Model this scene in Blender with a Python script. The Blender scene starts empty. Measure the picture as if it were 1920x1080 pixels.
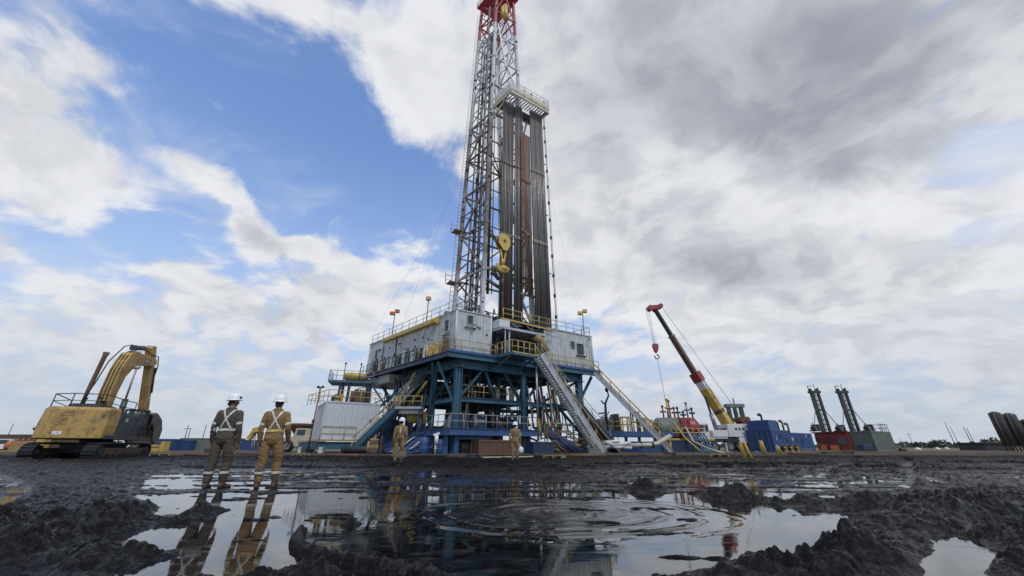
import bpy, bmesh, math, random
import numpy as np
from mathutils import Vector, Matrix, Euler
random.seed(7)
PI = math.pi
R = math.radians
V = Vector
scene = bpy.context.scene
COL = scene.collection
# ------------------------------------------------------------------ camera
F_PX = 690.0; PITCH = math.atan(298.0/F_PX); CAM_Z = 0.77
cam_d = bpy.data.cameras.new('camera'); cam = bpy.data.objects.new('camera', cam_d); COL.objects.link(cam)
cam_d.sensor_width = 36.0; cam_d.lens = F_PX/1920*36; cam_d.clip_start = 0.05; cam_d.clip_end = 12000
cam.location = (0, 0, CAM_Z); cam.rotation_euler = (PI/2+PITCH, 0, 0)
scene.camera = cam
SP, CP = math.sin(PITCH), math.cos(PITCH)
def ray(px, py):
    u = (px-960)/F_PX; v = (540-py)/F_PX
    return V((u, CP-v*SP, v*CP+SP))
def P(px, py, Y):                       # surveyed point at distance Y in front
    d = ray(px, py); return V((d.x/d.y*Y, Y, CAM_Z+d.z/d.y*Y))
def G(px, py, z=0.0):                   # surveyed point on the level z
    d = ray(px, py); k = (z-CAM_Z)/d.z; return V((d.x*k, d.y*k, z))
scene.view_settings.view_transform = 'Standard'; scene.view_settings.look = 'None'
scene.view_settings.exposure = 0.0; scene.view_settings.gamma = 1.0; scene.view_settings.use_curve_mapping = False
scene.cycles.max_bounces = 6; scene.cycles.diffuse_bounces = 3; scene.cycles.glossy_bounces = 3
# ------------------------------------------------------------------ materials
def nt_new(name):
    m = bpy.data.materials.new(name); m.use_nodes = True
    nt = m.node_tree; b = nt.nodes['Principled BSDF']; return m, nt, b
def node(nt, t, **kw):
    n = nt.nodes.new(t)
    for k, v in kw.items():
        if k.startswith('i_'): n.inputs[k[2:]].default_value = v
        else: setattr(n, k, v)
    return n
def lk(nt, a, b): nt.links.new(a, b)
def rgb(c): return (c[0], c[1], c[2], 1.0)
def mix(nt, fac, a, b, mode='MIX'):
    n = nt.nodes.new('ShaderNodeMix'); n.data_type = 'RGBA'; n.blend_type = mode
    for idx, val in ((0, fac), (6, a), (7, b)):
        if isinstance(val, (int, float)): n.inputs[idx].default_value = val
        elif isinstance(val, tuple): n.inputs[idx].default_value = rgb(val)
        else: lk(nt, val, n.inputs[idx])
    return n.outputs[2]
def math_n(nt, op, a, b=None, c=None, clamp=False):
    n = nt.nodes.new('ShaderNodeMath'); n.operation = op; n.use_clamp = clamp
    for i, val in enumerate((a, b, c)):
        if val is None: continue
        if isinstance(val, (int, float)): n.inputs[i].default_value = val
        else: lk(nt, val, n.inputs[i])
    return n.outputs[0]
def ramp(nt, fac, lo, hi, a=0.0, b=1.0, interp='SMOOTHSTEP'):
    n = nt.nodes.new('ShaderNodeMapRange'); n.interpolation_type = interp
    n.inputs[1].default_value = lo; n.inputs[2].default_value = hi
    n.inputs[3].default_value = a; n.inputs[4].default_value = b
    lk(nt, fac, n.inputs[0]); return n.outputs[0]
def noise(nt, vec, scale, detail=4, rough=0.55, dist=0.0):
    n = nt.nodes.new('ShaderNodeTexNoise'); n.inputs['Scale'].default_value = scale
    n.inputs['Detail'].default_value = detail; n.inputs['Roughness'].default_value = rough
    n.inputs['Distortion'].default_value = dist
    if vec is not None: lk(nt, vec, n.inputs['Vector'])
    return n.outputs[0]
def scaled(nt, vec, s, loc=(0, 0, 0)):
    n = nt.nodes.new('ShaderNodeMapping'); n.inputs['Scale'].default_value = s; n.inputs['Location'].default_value = loc
    lk(nt, vec, n.inputs['Vector']); return n.outputs[0]
MATS = {}
def paint(name, col, rough=0.5, metal=0.0, dirt=0.35, rust=0.0, streak=0.0, scale=1.0, dirt_col=None, bump=0.0, spec=0.5):
    """weathered paint / metal / cloth in world-scale object coordinates"""
    m, nt, b = nt_new(name); MATS[name] = m
    g = nt.nodes.new('ShaderNodeNewGeometry'); pos = g.outputs['Position']
    n1 = noise(nt, pos, 1.3*scale, 6, 0.65)
    n2 = noise(nt, pos, 9*scale, 4, 0.6)
    dc = dirt_col or tuple(c*0.45+0.02 for c in col)
    f = math_n(nt, 'MULTIPLY', ramp(nt, n1, 0.42, 0.72), dirt)
    c = mix(nt, f, col, dc)
    c = mix(nt, math_n(nt, 'MULTIPLY', ramp(nt, n2, 0.45, 0.75), dirt*0.6), c, dc)
    if streak > 0:
        st = noise(nt, scaled(nt, pos, (5*scale, 5*scale, 0.22*scale)), 1.0, 5, 0.7)
        c = mix(nt, math_n(nt, 'MULTIPLY', ramp(nt, st, 0.48, 0.72), streak), c, (0.16, 0.11, 0.07))
    if rust > 0:
        r1 = noise(nt, pos, 2.6*scale, 8, 0.75)
        t = 0.70-0.25*rust
        c = mix(nt, ramp(nt, r1, t, t+0.07), c, (0.13, 0.055, 0.025))
    lk(nt, c, b.inputs['Base Color'])
    b.inputs['Metallic'].default_value = metal; b.inputs['Specular IOR Level'].default_value = spec
    lk(nt, ramp(nt, n1, 0.3, 0.8, max(0.05, rough-0.1), min(1, rough+0.2)), b.inputs['Roughness'])
    if bump > 0:
        bp = node(nt, 'ShaderNodeBump'); bp.inputs['Strength'].default_value = 0.6; bp.inputs['Distance'].default_value = bump
        lk(nt, n2, bp.inputs['Height']); lk(nt, bp.outputs[0], b.inputs['Normal'])
    return m
# ------------------------------------------------------------------ mesh builder
class MB:
    def __init__(s, T=None): s.v = []; s.f = []; s.m = []; s.mi = 0; s.sm = []; s.smooth = False; s.T = T
    def add(s, vs, fs):
        o = len(s.v); s.v += [tuple(s.T @ V(x)) if s.T is not None else tuple(x) for x in vs]
        for f in fs: s.f.append(tuple(i+o for i in f)); s.m.append(s.mi); s.sm.append(s.smooth)
        return s
    def hexa(s, p):     # 8 points: bottom 4 ccw, top 4 ccw
        return s.add(p, [(3, 2, 1, 0), (4, 5, 6, 7), (0, 1, 5, 4), (1, 2, 6, 5), (2, 3, 7, 6), (3, 0, 4, 7)])
    def box(s, x0, x1, y0, y1, z0, z1, T=None):
        p = [V((x, y, z)) for z in (z0, z1) for x, y in ((x0, y0), (x1, y0), (x1, y1), (x0, y1))]
        if T: p = [T(*q) for q in p]
        return s.hexa(p)
    def beam(s, p, q, w, h=None, up=V((0, 0, 1))):
        p = V(p); q = V(q); h = h or w; d = (q-p).normalized()
        r = d.cross(up)
        if r.length < 1e-3: r = d.cross(V((0, 1, 0)))
        r.normalize(); t = r.cross(d)
        a = [p-r*w/2-t*h/2, p+r*w/2-t*h/2, q+r*w/2-t*h/2, q-r*w/2-t*h/2]
        b = [x+t*h for x in a]
        return s.hexa(a+b)
    def ibeam(s, p, q, w, h):       # open I section
        p = V(p); q = V(q); d = (q-p).normalized(); up = V((0, 0, 1))
        r = d.cross(up)
        if r.length < 1e-3: r = V((1, 0, 0))
        r.normalize(); t = r.cross(d); fl = h*0.08
        s.beam(p+t*(h/2-fl/2), q+t*(h/2-fl/2), w, fl); s.beam(p-t*(h/2-fl/2), q-t*(h/2-fl/2), w, fl)
        return s.beam(p, q, w*0.12, h-2*fl)
    def prism(s, pts, p0, ax, ay, az, th):      # polygon in plane (ax,ay) from p0, thick along az
        n = len(pts); A = [p0+ax*x+ay*y-az*(th/2) for x, y in pts]; B = [a+az*th for a in A]
        fs = [tuple(range(n))[::-1], tuple(range(n, 2*n))]+[(i, (i+1) % n, n+(i+1) % n, n+i) for i in range(n)]
        return s.add(A+B, fs)
    def tube(s, p, q, r, n=8, r2=None, caps=True):
        p = V(p); q = V(q); r2 = r if r2 is None else r2
        d = (q-p)
        if d.length < 1e-6: return s
        d.normalize(); a = d.orthogonal().normalized(); b = d.cross(a)
        vs = []
        for c, rr in ((p, r), (q, r2)):
            for i in range(n):
                t = 2*PI*i/n; vs.append(c+a*math.cos(t)*rr+b*math.sin(t)*rr)
        fs = [(i, (i+1) % n, n+(i+1) % n, n+i) for i in range(n)]
        sv = s.smooth; s.smooth = n > 5; s.add(vs, fs); s.smooth = False
        if caps:
            o = len(s.v)-2*n; s.f += [tuple(o+i for i in range(n))[::-1], tuple(o+n+i for i in range(n))]
            s.m += [s.mi]*2; s.sm += [False]*2
        s.smooth = sv; return s
    def path(s, pts, r, n=6, closed=False):     # swept round tube through points
        pts = [V(p) for p in pts]; N = len(pts); rr = r if isinstance(r, (list, tuple)) else [r]*N
        rings = []; a = None
        for i, p in enumerate(pts):
            d = (pts[(i+1) % N if closed else min(i+1, N-1)]-pts[i-1 if (closed or i) else 0])
            d.normalize()
            if a is None: a = d.orthogonal().normalized()
            a = (a-d*a.dot(d)).normalized(); b = d.cross(a)
            rings.append([p+a*math.cos(2*PI*k/n)*rr[i]+b*math.sin(2*PI*k/n)*rr[i] for k in range(n)])
        vs = [x for rg in rings for x in rg]; fs = []
        for i in range(N if closed else N-1):
            j = (i+1) % N
            fs += [(i*n+k, i*n+(k+1) % n, j*n+(k+1) % n, j*n+k) for k in range(n)]
        sv = s.smooth; s.smooth = True; s.add(vs, fs); s.smooth = sv
        if not closed:
            o = len(s.v)-N*n; s.f += [tuple(o+i for i in range(n))[::-1], tuple(o+(N-1)*n+i for i in range(n))]; s.m += [s.mi]*2; s.sm += [False]*2
        return s
    def lathe(s, prof, c, axis=V((0, 0, 1)), n=20, cap=True):   # prof [(r,h)]
        c = V(c); axis = V(axis).normalized(); a = axis.orthogonal().normalized(); b = axis.cross(a); vs = []
        for r, h in prof:
            for i in range(n):
                t = 2*PI*i/n; vs.append(c+axis*h+a*math.cos(t)*r+b*math.sin(t)*r)
        fs = []
        for j in range(len(prof)-1):
            fs += [(j*n+i, j*n+(i+1) % n, (j+1)*n+(i+1) % n, (j+1)*n+i) for i in range(n)]
        sv = s.smooth; s.smooth = True; s.add(vs, fs); s.smooth = sv
        if cap:
            o = len(s.v)-len(prof)*n
            s.f += [tuple(o+i for i in range(n))[::-1], tuple(o+(len(prof)-1)*n+i for i in range(n))]; s.m += [s.mi]*2; s.sm += [False]*2
        return s
    def ell(s, c, rx, ry, rz, n=12, T=None):
        c = V(c); vs = []; m = n//2
        for j in range(1, m):
            ph = PI*j/m
            for i in range(n):
                t = 2*PI*i/n; vs.append(V((rx*math.sin(ph)*math.cos(t), ry*math.sin(ph)*math.sin(t), rz*math.cos(ph))))
        vs += [V((0, 0, rz)), V((0, 0, -rz))]
        if T is not None: vs = [T @ x for x in vs]
        vs = [x+c for x in vs]; k = (m-1)*n; fs = []
        for j in range(m-2): fs += [(j*n+i, (j+1)*n+i, (j+1)*n+(i+1) % n, j*n+(i+1) % n) for i in range(n)]
        fs += [(k, i, (i+1) % n) for i in range(n)]+[(k+1, (m-2)*n+(i+1) % n, (m-2)*n+i) for i in range(n)]
        sv = s.smooth; s.smooth = True; s.add(vs, fs); s.smooth = sv; return s
    def build(s, name, mats, parent=None, bevel=0.0):
        if not isinstance(mats, (list, tuple)): mats = [mats]
        me = bpy.data.meshes.new(name)
        vs = s.v
        if parent is not None:
            inv = WM[parent.name].inverted(); vs = [tuple(inv @ V(x)) for x in vs]
        me.from_pydata(vs, [], s.f)
        for m in mats: me.materials.append(m)
        me.polygons.foreach_set('material_index', s.m); me.polygons.foreach_set('use_smooth', s.sm)
        me.update()
        o = bpy.data.objects.new(name, me); COL.objects.link(o)
        WM[o.name] = Matrix.Identity(4) if parent is None else WM[parent.name].copy()
        if parent is not None: o.parent = parent
        if bevel > 0:
            bm = bmesh.new(); bm.from_mesh(me); bmesh.ops.remove_doubles(bm, verts=bm.verts, dist=1e-5)
            ed = [e for e in bm.edges if len(e.link_faces) == 2 and e.calc_face_angle(0) > 0.6]
            bmesh.ops.bevel(bm, geom=ed, offset=bevel, segments=2, affect='EDGES', profile=0.6, clamp_overlap=True)
            bm.to_mesh(me); bm.free()
        return o
WM = {}
def tag(o, label=None, cat=None, group=None, kind=None):
    if label: o['label'] = label
    if cat: o['category'] = cat
    if group: o['group'] = group
    if kind: o['kind'] = kind
    return o
def thing(name, loc, label, cat, group=None, rotz=0.0):
    o = bpy.data.objects.new(name, None); COL.objects.link(o); o.empty_display_size = 0.3
    o.location = loc; o.rotation_euler = (0, 0, rotz)
    WM[o.name] = Matrix.Translation(V(loc)) @ Matrix.Rotation(rotz, 4, 'Z')
    return tag(o, label, cat, group)
def kids(o): return [c for c in COL.objects if c.parent == o]
def dup(o, loc, rotz=None, label=None, keep=None):
    tree = {}
    for c in COL.objects:
        if c.parent is not None: tree.setdefault(c.parent.name, []).append(c)
    def cp(a, par):
        n = a.copy(); COL.objects.link(n); n.parent = par
        for k in tree.get(a.name, []): cp(k, n)
        return n
    n = cp(o, None); n.location = loc
    if rotz is not None: n.rotation_euler = (0, 0, rotz)
    if label: n['label'] = label
    WM[n.name] = Matrix.Translation(V(loc)) @ Matrix.Rotation(n.rotation_euler[2], 4, 'Z')
    return n
def loc_mb(root):       # builder whose coordinates are local to the thing's empty
    M = WM[root.name]
    return M
# ------------------------------------------------------------------ sun and sky
SUN_EL, SUN_AZ = R(52), R(150)     # azimuth measured clockwise from +Y
sd = bpy.data.lights.new('sun', 'SUN'); so = bpy.data.objects.new('sun', sd); COL.objects.link(so)
sd.energy = 1.5; sd.angle = R(10); sd.color = (1.0, 0.96, 0.9)
sv = V((math.sin(SUN_AZ)*math.cos(SUN_EL), math.cos(SUN_AZ)*math.cos(SUN_EL), math.sin(SUN_EL)))
so.rotation_euler = sv.to_track_quat('Z', 'Y').to_euler()
world = bpy.data.worlds.new('World'); scene.world = world; world.use_nodes = True
nt = world.node_tree; bg = nt.nodes['Background']
sky = node(nt, 'ShaderNodeTexSky'); sky.sky_type = 'NISHITA'; sky.sun_disc = False
sky.sun_elevation = SUN_EL; sky.sun_rotation = SUN_AZ; sky.air_density = 1.0; sky.dust_density = 0.6; sky.ozone_density = 1.5
tc = node(nt, 'ShaderNodeTexCoord'); dirv = tc.outputs['Generated']
sep = node(nt, 'ShaderNodeSeparateXYZ'); lk(nt, dirv, sep.inputs[0])
zz = math_n(nt, 'ADD', math_n(nt, 'MAXIMUM', sep.outputs[2], 0.0), 0.34)
cmb = node(nt, 'ShaderNodeCombineXYZ')
lk(nt, math_n(nt, 'DIVIDE', sep.outputs[0], zz), cmb.inputs[0]); lk(nt, math_n(nt, 'DIVIDE', sep.outputs[1], zz), cmb.inputs[1])
q = cmb.outputs[0]
# domain warp
wn = node(nt, 'ShaderNodeTexNoise'); wn.inputs['Scale'].default_value = 2.4; wn.inputs['Detail'].default_value = 3; lk(nt, q, wn.inputs['Vector'])
wsub = node(nt, 'ShaderNodeVectorMath', operation='SUBTRACT'); lk(nt, wn.outputs['Color'], wsub.inputs[0]); wsub.inputs[1].default_value = (0.5, 0.5, 0.5)
wsc = node(nt, 'ShaderNodeVectorMath', operation='SCALE'); lk(nt, wsub.outputs[0], wsc.inputs[0]); wsc.inputs['Scale'].default_value = 0.28
wad = node(nt, 'ShaderNodeVectorMath', operation='ADD'); lk(nt, q, wad.inputs[0]); lk(nt, wsc.outputs[0], wad.inputs[1])
qw = wad.outputs[0]
def cloud_noise(off):
    v = scaled(nt, qw, (1, 1, 1), off)
    a = noise(nt, v, 2.7, 3, 0.5); b = noise(nt, v, 6.5, 9, 0.56)
    return math_n(nt, 'ADD', math_n(nt, 'MULTIPLY', math_n(nt, 'SUBTRACT', a, 0.5), 0.8), math_n(nt, 'MULTIPLY', math_n(nt, 'SUBTRACT', b, 0.5), 1.75))
wb = node(nt, 'ShaderNodeTexNoise'); wb.inputs['Scale'].default_value = 4.5; wb.inputs['Detail'].default_value = 5; lk(nt, dirv, wb.inputs['Vector'])
wb2 = node(nt, 'ShaderNodeVectorMath', operation='SUBTRACT'); lk(nt, wb.outputs['Color'], wb2.inputs[0]); wb2.inputs[1].default_value = (0.5, 0.5, 0.5)
wb3 = node(nt, 'ShaderNodeVectorMath', operation='SCALE'); lk(nt, wb2.outputs[0], wb3.inputs[0]); wb3.inputs['Scale'].default_value = 0.24
wb4 = node(nt, 'ShaderNodeVectorMath', operation='ADD'); lk(nt, dirv, wb4.inputs[0]); lk(nt, wb3.outputs[0], wb4.inputs[1]); dirw = wb4.outputs[0]
def blob(x1, y1, x2, y2, wpx, amt, k=0.85):
    k = 1.3 if wpx < 50 and amt > 0 else k
    d1 = ray(x1, y1).normalized(); d2 = ray(x2, y2).normalized(); c = ((d1+d2)/2).normalized()
    a = (d2-d1); sa = max(a.length/2, 0.01); a.normalize(); a = (a-c*a.dot(c)).normalized(); b = c.cross(a)
    mid = ray((x1+x2)/2, (y1+y2)/2); nrm = mid.length
    perp = V((-(y2-y1), (x2-x1))); perp = perp.normalized() if perp.length > 0 else V((0, 1))
    m2 = ray((x1+x2)/2+perp.x*wpx, (y1+y2)/2+perp.y*wpx).normalized()
    sb = (m2-mid.normalized()).length
    n = nt.nodes.new('ShaderNodeMapping'); n.vector_type = 'TEXTURE'
    n.inputs['Location'].default_value = c
    n.inputs['Rotation'].default_value = Matrix((a, b, c)).transposed().to_euler()
    n.inputs['Scale'].default_value = (sa*1.15, sb*1.15, 0.8)
    lk(nt, dirw, n.inputs['Vector'])
    ln = node(nt, 'ShaderNodeVectorMath', operation='LENGTH'); lk(nt, n.outputs[0], ln.inputs[0])
    return ramp(nt, ln.outputs['Value'], 0.15, 1.6, amt*k, 0.0)
def total(lst, base):
    t = base
    for b in lst: t = math_n(nt, 'ADD', b, t)
    return t
cover = total([blob(*b) for b in (
    # open blue
    (200, 60, 620, 240, 120, -0.62), (330, 200, 880, 430, 150, -0.66), (60, 430, 420, 470, 45, -0.35), (200, 30, 280, 260, 40, -0.2),
    (600, 60, 700, 160, 40, -0.25), (1770, 320, 1950, 290, 34, -0.30), (1740, 405, 1960, 420, 24, -0.2), (1120, 430, 1180, 455, 22, -0.15),
    (520, 470, 760, 440, 30, -0.2), (0, 440, 120, 500, 40, -0.2),
    # cloud banks
    (-60, -60, 170, 230, 140, 0.55), (190, 100, 420, 220, 26, 0.22), (-80, 200, 230, 400, 120, 0.45), (440, -60, 900, 330, 66, 0.72), (820, 0, 900, 250, 70, 0.35), (335, 255, 520, 420, 38, 0.55),
    (420, 390, 640, 490, 34, 0.42), (340, 95, 425, 210, 24, 0.42), (480, 185, 570, 250, 16, 0.35), (590, 395, 670, 430, 14, 0.2),
    (100, 590, 900, 560, 90, 0.42), (640, 500, 860, 500, 50, 0.3), (1000, 60, 2000, 60, 230, 0.75), (1030, 300, 1900, 520, 170, 0.6), (1100, 560, 1900, 600, 90, 0.45), (1050, 360, 1250, 430, 90, 0.6), (1040, 480, 1160, 560, 50, 0.35), (540, 150, 640, 300, 18, 0.2),
    (0, 760, 1900, 760, 120, 0.1),
)], 0.12)
nz = cloud_noise((0, 0, 0)); nz2 = cloud_noise((-0.07*sv.x, 0.10, 0))
dens = math_n(nt, 'ADD', cover, nz)
mask = ramp(nt, dens, -0.05, 0.42)
lit = ramp(nt, math_n(nt, 'SUBTRACT', nz, nz2), -0.28, 0.28, 0.0, 1.0)
grey = total([blob(*b) for b in ((960, 0, 2050, 90, 230, 0.62), (1350, 170, 1850, 180, 110, 0.42), (1230, 520, 1500, 525, 38, 0.35), (1000, 200, 1200, 260, 90, 0.15),
    (60, 40, 200, 60, 50, 0.15), (300, 560, 620, 640, 60, 0.25), (1340, 250, 1760, 270, 40, 0.1), (60, 250, 200, 340, 70, -0.2), (560, 130, 850, 320, 40, -0.3), (1150, 330, 1700, 400, 60, -0.3), (150, 540, 300, 600, 40, -0.3), (650, 490, 850, 520, 35, -0.2))], 0.22)
thick = ramp(nt, dens, 0.25, 1.1, 0.0, 0.45)
sh = math_n(nt, 'SUBTRACT', math_n(nt, 'ADD', math_n(nt, 'ADD', grey, thick), 0.0), math_n(nt, 'MULTIPLY', math_n(nt, 'SUBTRACT', lit, 0.5), 0.55))
sh = math_n(nt, 'ADD', sh, math_n(nt, 'MULTIPLY', math_n(nt, 'SUBTRACT', noise(nt, scaled(nt, qw, (1, 1, 1), (3, 1, 0)), 3.2, 6, 0.5), 0.5), 0.9))
sh = ramp(nt, sh, -0.3, 1.75)
ccol = mix(nt, sh, (0.84, 0.855, 0.89), (0.33, 0.345, 0.405))
skyb = node(nt, 'ShaderNodeVectorMath', operation='SCALE'); lk(nt, sky.outputs[0], skyb.inputs[0]); skyb.inputs['Scale'].default_value = 0.105
skyc = mix(nt, 0.10, mix(nt, 1.0, skyb.outputs[0], (1.42, 1.80, 2.30), 'MULTIPLY'), (0.55, 0.64, 0.80))
el = ramp(nt, sep.outputs[2], 0.0, 0.72, 1.0, 0.0)
hz = mix(nt, math_n(nt, 'MULTIPLY', el, 0.85), skyc, (0.52, 0.59, 0.69))
veil = ramp(nt, noise(nt, scaled(nt, qw, (1, 1, 1), (5, 5, 0)), 3.4, 8, 0.6, 0.5), 0.48, 0.75, 0.0, 0.42)
side = blob(1740, 300, 2100, 420, 140, 0.8); veil = math_n(nt, 'ADD', veil, side, None, True)
hz = mix(nt, veil, hz, (0.70, 0.74, 0.82))
fin = mix(nt, mask, hz, ccol)
fin = mix(nt, ramp(nt, sep.outputs[2], 0.0, 0.30, 0.7, 0.0), fin, (0.50, 0.55, 0.635))
lk(nt, fin, bg.inputs['Color']); bg.inputs['Strength'].default_value = 1.0
world.cycles.sampling_method = 'MANUAL'; world.cycles.sample_map_resolution = 512
# ------------------------------------------------------------------ ground and water
def h2(ix, iy, s):
    n = (ix.astype(np.int64)*374761393 + iy.astype(np.int64)*668265263 + s*974634777) & 0xffffffff
    n = ((n ^ (n >> 13))*1274126177) & 0xffffffff
    return ((n ^ (n >> 16)) & 0xffff)/65535.0
def vnoise(x, y, s=0):
    ix = np.floor(x); iy = np.floor(y); fx = x-ix; fy = y-iy
    ux = fx*fx*fx*(fx*(fx*6-15)+10); uy = fy*fy*fy*(fy*(fy*6-15)+10)
    a = h2(ix, iy, s); b = h2(ix+1, iy, s); c = h2(ix, iy+1, s); d = h2(ix+1, iy+1, s)
    return (a*(1-ux)+b*ux)*(1-uy)+(c*(1-ux)+d*ux)*uy
def fbm(x, y, o=5, s=0, g=0.5):
    t = 0; a = 1.0; n = 0
    for k in range(o):
        t = t+a*(vnoise(x, y, s+k)-0.5); n += a; a *= g; x, y = 1.97*x+0.31*y+5.1, 1.97*y-0.31*x+1.7
    return t/n*2
def billow(x, y, o=4, s=0, g=0.5):
    t = 0; a = 1.0; n = 0
    for k in range(o):
        t = t+a*(1-np.abs(vnoise(x, y, s+k)*2-1)); n += a; a *= g; x, y = 2.03*x+0.4*y+3.3, 2.03*y-0.4*x+7.9
    return t/n
def clods(x, y, sc, s=0, keep=0.6):
    x = x*sc; y = y*sc; ix = np.floor(x); iy = np.floor(y); out = np.zeros(x.shape)
    for dx in (-1, 0, 1):
        for dy in (-1, 0, 1):
            a, b = ix+dx, iy+dy; px = a+h2(a, b, s); py = b+h2(a, b, s+1); r = 0.25+0.45*h2(a, b, s+2); on = h2(a, b, s+3) < keep
            d2 = ((x-px)**2+((y-py)*1.3)**2)/(r*r); out = np.maximum(out, np.where(on, np.sqrt(np.clip(1-d2, 0, 1))*r, 0))
    return out/sc
def seg_d(x, y, pts, closed=True):
    d = np.full(x.shape, 1e9); n = len(pts); ins = np.zeros(x.shape, bool)
    for i in range(n if closed else n-1):
        ax, ay = pts[i]; bx, by = pts[(i+1) % n]; vx, vy = bx-ax, by-ay; L = vx*vx+vy*vy+1e-12
        t = np.clip(((x-ax)*vx+(y-ay)*vy)/L, 0, 1); d = np.minimum(d, np.hypot(x-ax-t*vx, y-ay-t*vy))
        if closed:
            c = ((ay > y) != (by > y)) & (x < (bx-ax)*(y-ay)/(by-ay+1e-12)+ax); ins ^= c
    return np.where(ins, d, -d) if closed else d
def gp(l): return [(G(a, b).x, G(a, b).y) for a, b in l]
POOLS = [gp(p) for p in (
    [(560, 985), (600, 935), (640, 905), (900, 900), (1130, 905), (1190, 925), (1300, 925), (1430, 945), (1490, 955), (1630, 957), (1600, 975), (1555, 992), (1590, 1012), (1600, 1030), (1560, 1043), (1500, 1022), (1460, 1042), (1400, 1052), (1330, 1062), (1180, 1090), (1100, 1150), (860, 1200), (700, 1140), (640, 1090), (560, 1060), (530, 1020)],
    [(330, 1075), (345, 1010), (350, 980), (420, 955), (560, 938), (600, 950), (560, 1000), (545, 1075), (480, 1080)],
    [(190, 1038), (215, 1006), (300, 986), (400, 975), (390, 1018), (330, 1034), (250, 1036)],
    [(180, 1110), (215, 1072), (290, 1052), (350, 1040), (350, 1110)],
    [(20, 1110), (25, 1078), (60, 1072), (50, 1110)],
    [(0, 985), (60, 980), (110, 990), (60, 1000), (0, 996)],
    [(1735, 1055), (1745, 1010), (1790, 998), (1845, 1012), (1870, 1045), (1865, 1075), (1880, 1150), (1730, 1150)],
    [(1815, 1000), (1825, 976), (1900, 970), (2010, 972), (2010, 999), (1880, 998)],
    [(1870, 1110), (1880, 1066), (1990, 1058), (1990, 1110)],
    [(1430, 918), (1560, 925), (1620, 940), (1560, 950), (1480, 948), (1420, 935)],
)]
STREAKS = [gp(p) for p in (
    [(420, 862), (560, 858), (640, 866), (760, 876), (900, 895), (1150, 905), (1250, 915), (900, 925), (600, 940), (450, 950), (300, 965), (240, 930), (250, 900), (300, 885), (380, 875)],
    [(1180, 905), (1150, 885), (1400, 885), (1600, 890), (1720, 895), (1700, 915), (1640, 930), (1500, 935), (1300, 930)],
)]
MOUNDS = [(3.45, 6.95, 0.42, 0.24, 0.4), (4.3, 6.25, 0.30, 0.15, 0.28), (4.9, 6.0, 0.4, 0.12, 0.3), (2.6, 8.1, 0.22, 0.2, 0.2), (-1.76, 4.65, 0.17, 0.12, 0.10), (-1.5, 4.75, 0.3, 0.06, 0.08),
          (2.72, 4.05, 0.14, 0.09, 0.1), (-0.55, 2.95, 0.24, 0.14, 0.16), (-5.3, 4.5, 0.5, 0.12, 0.5), (-4.3, 4.6, 0.6, 0.07, 0.4), (5.6, 5.3, 0.8, 0.10, 0.7), (4.6, 3.9, 0.6, 0.08, 0.5),
          (6.9, 5.9, 0.9, 0.13, 0.6), (2.45, 3.15, 0.28, 0.16, 0.2), (2.85, 3.05, 0.3, 0.12, 0.2), (1.95, 2.85, 0.3, 0.05, 0.2), (3.6, 3.0, 0.6, 0.1, 0.4), (-3.6, 3.4, 0.7, 0.07, 0.25), (-1.3, 3.0, 0.3, 0.05, 0.12), (1.35, 4.85, 0.1, 0.02, 0.05)]
RUTS = [[(-25, 20), (-14, 12.5), (-9, 9), (-6.2, 6.4), (-4.9, 4.4), (-4.2, 2.4)], [(22, 24), (12, 14), (8.6, 9.6), (7.4, 6.4), (6.2, 3.6)], [(-16, 26), (-4, 17), (6, 14.5), (20, 15)]]
ROLL = gp([(566, 1000), (556, 1012), (556, 1024), (572, 1038), (610, 1050), (690, 1063), (780, 1082), (900, 1130)])
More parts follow.
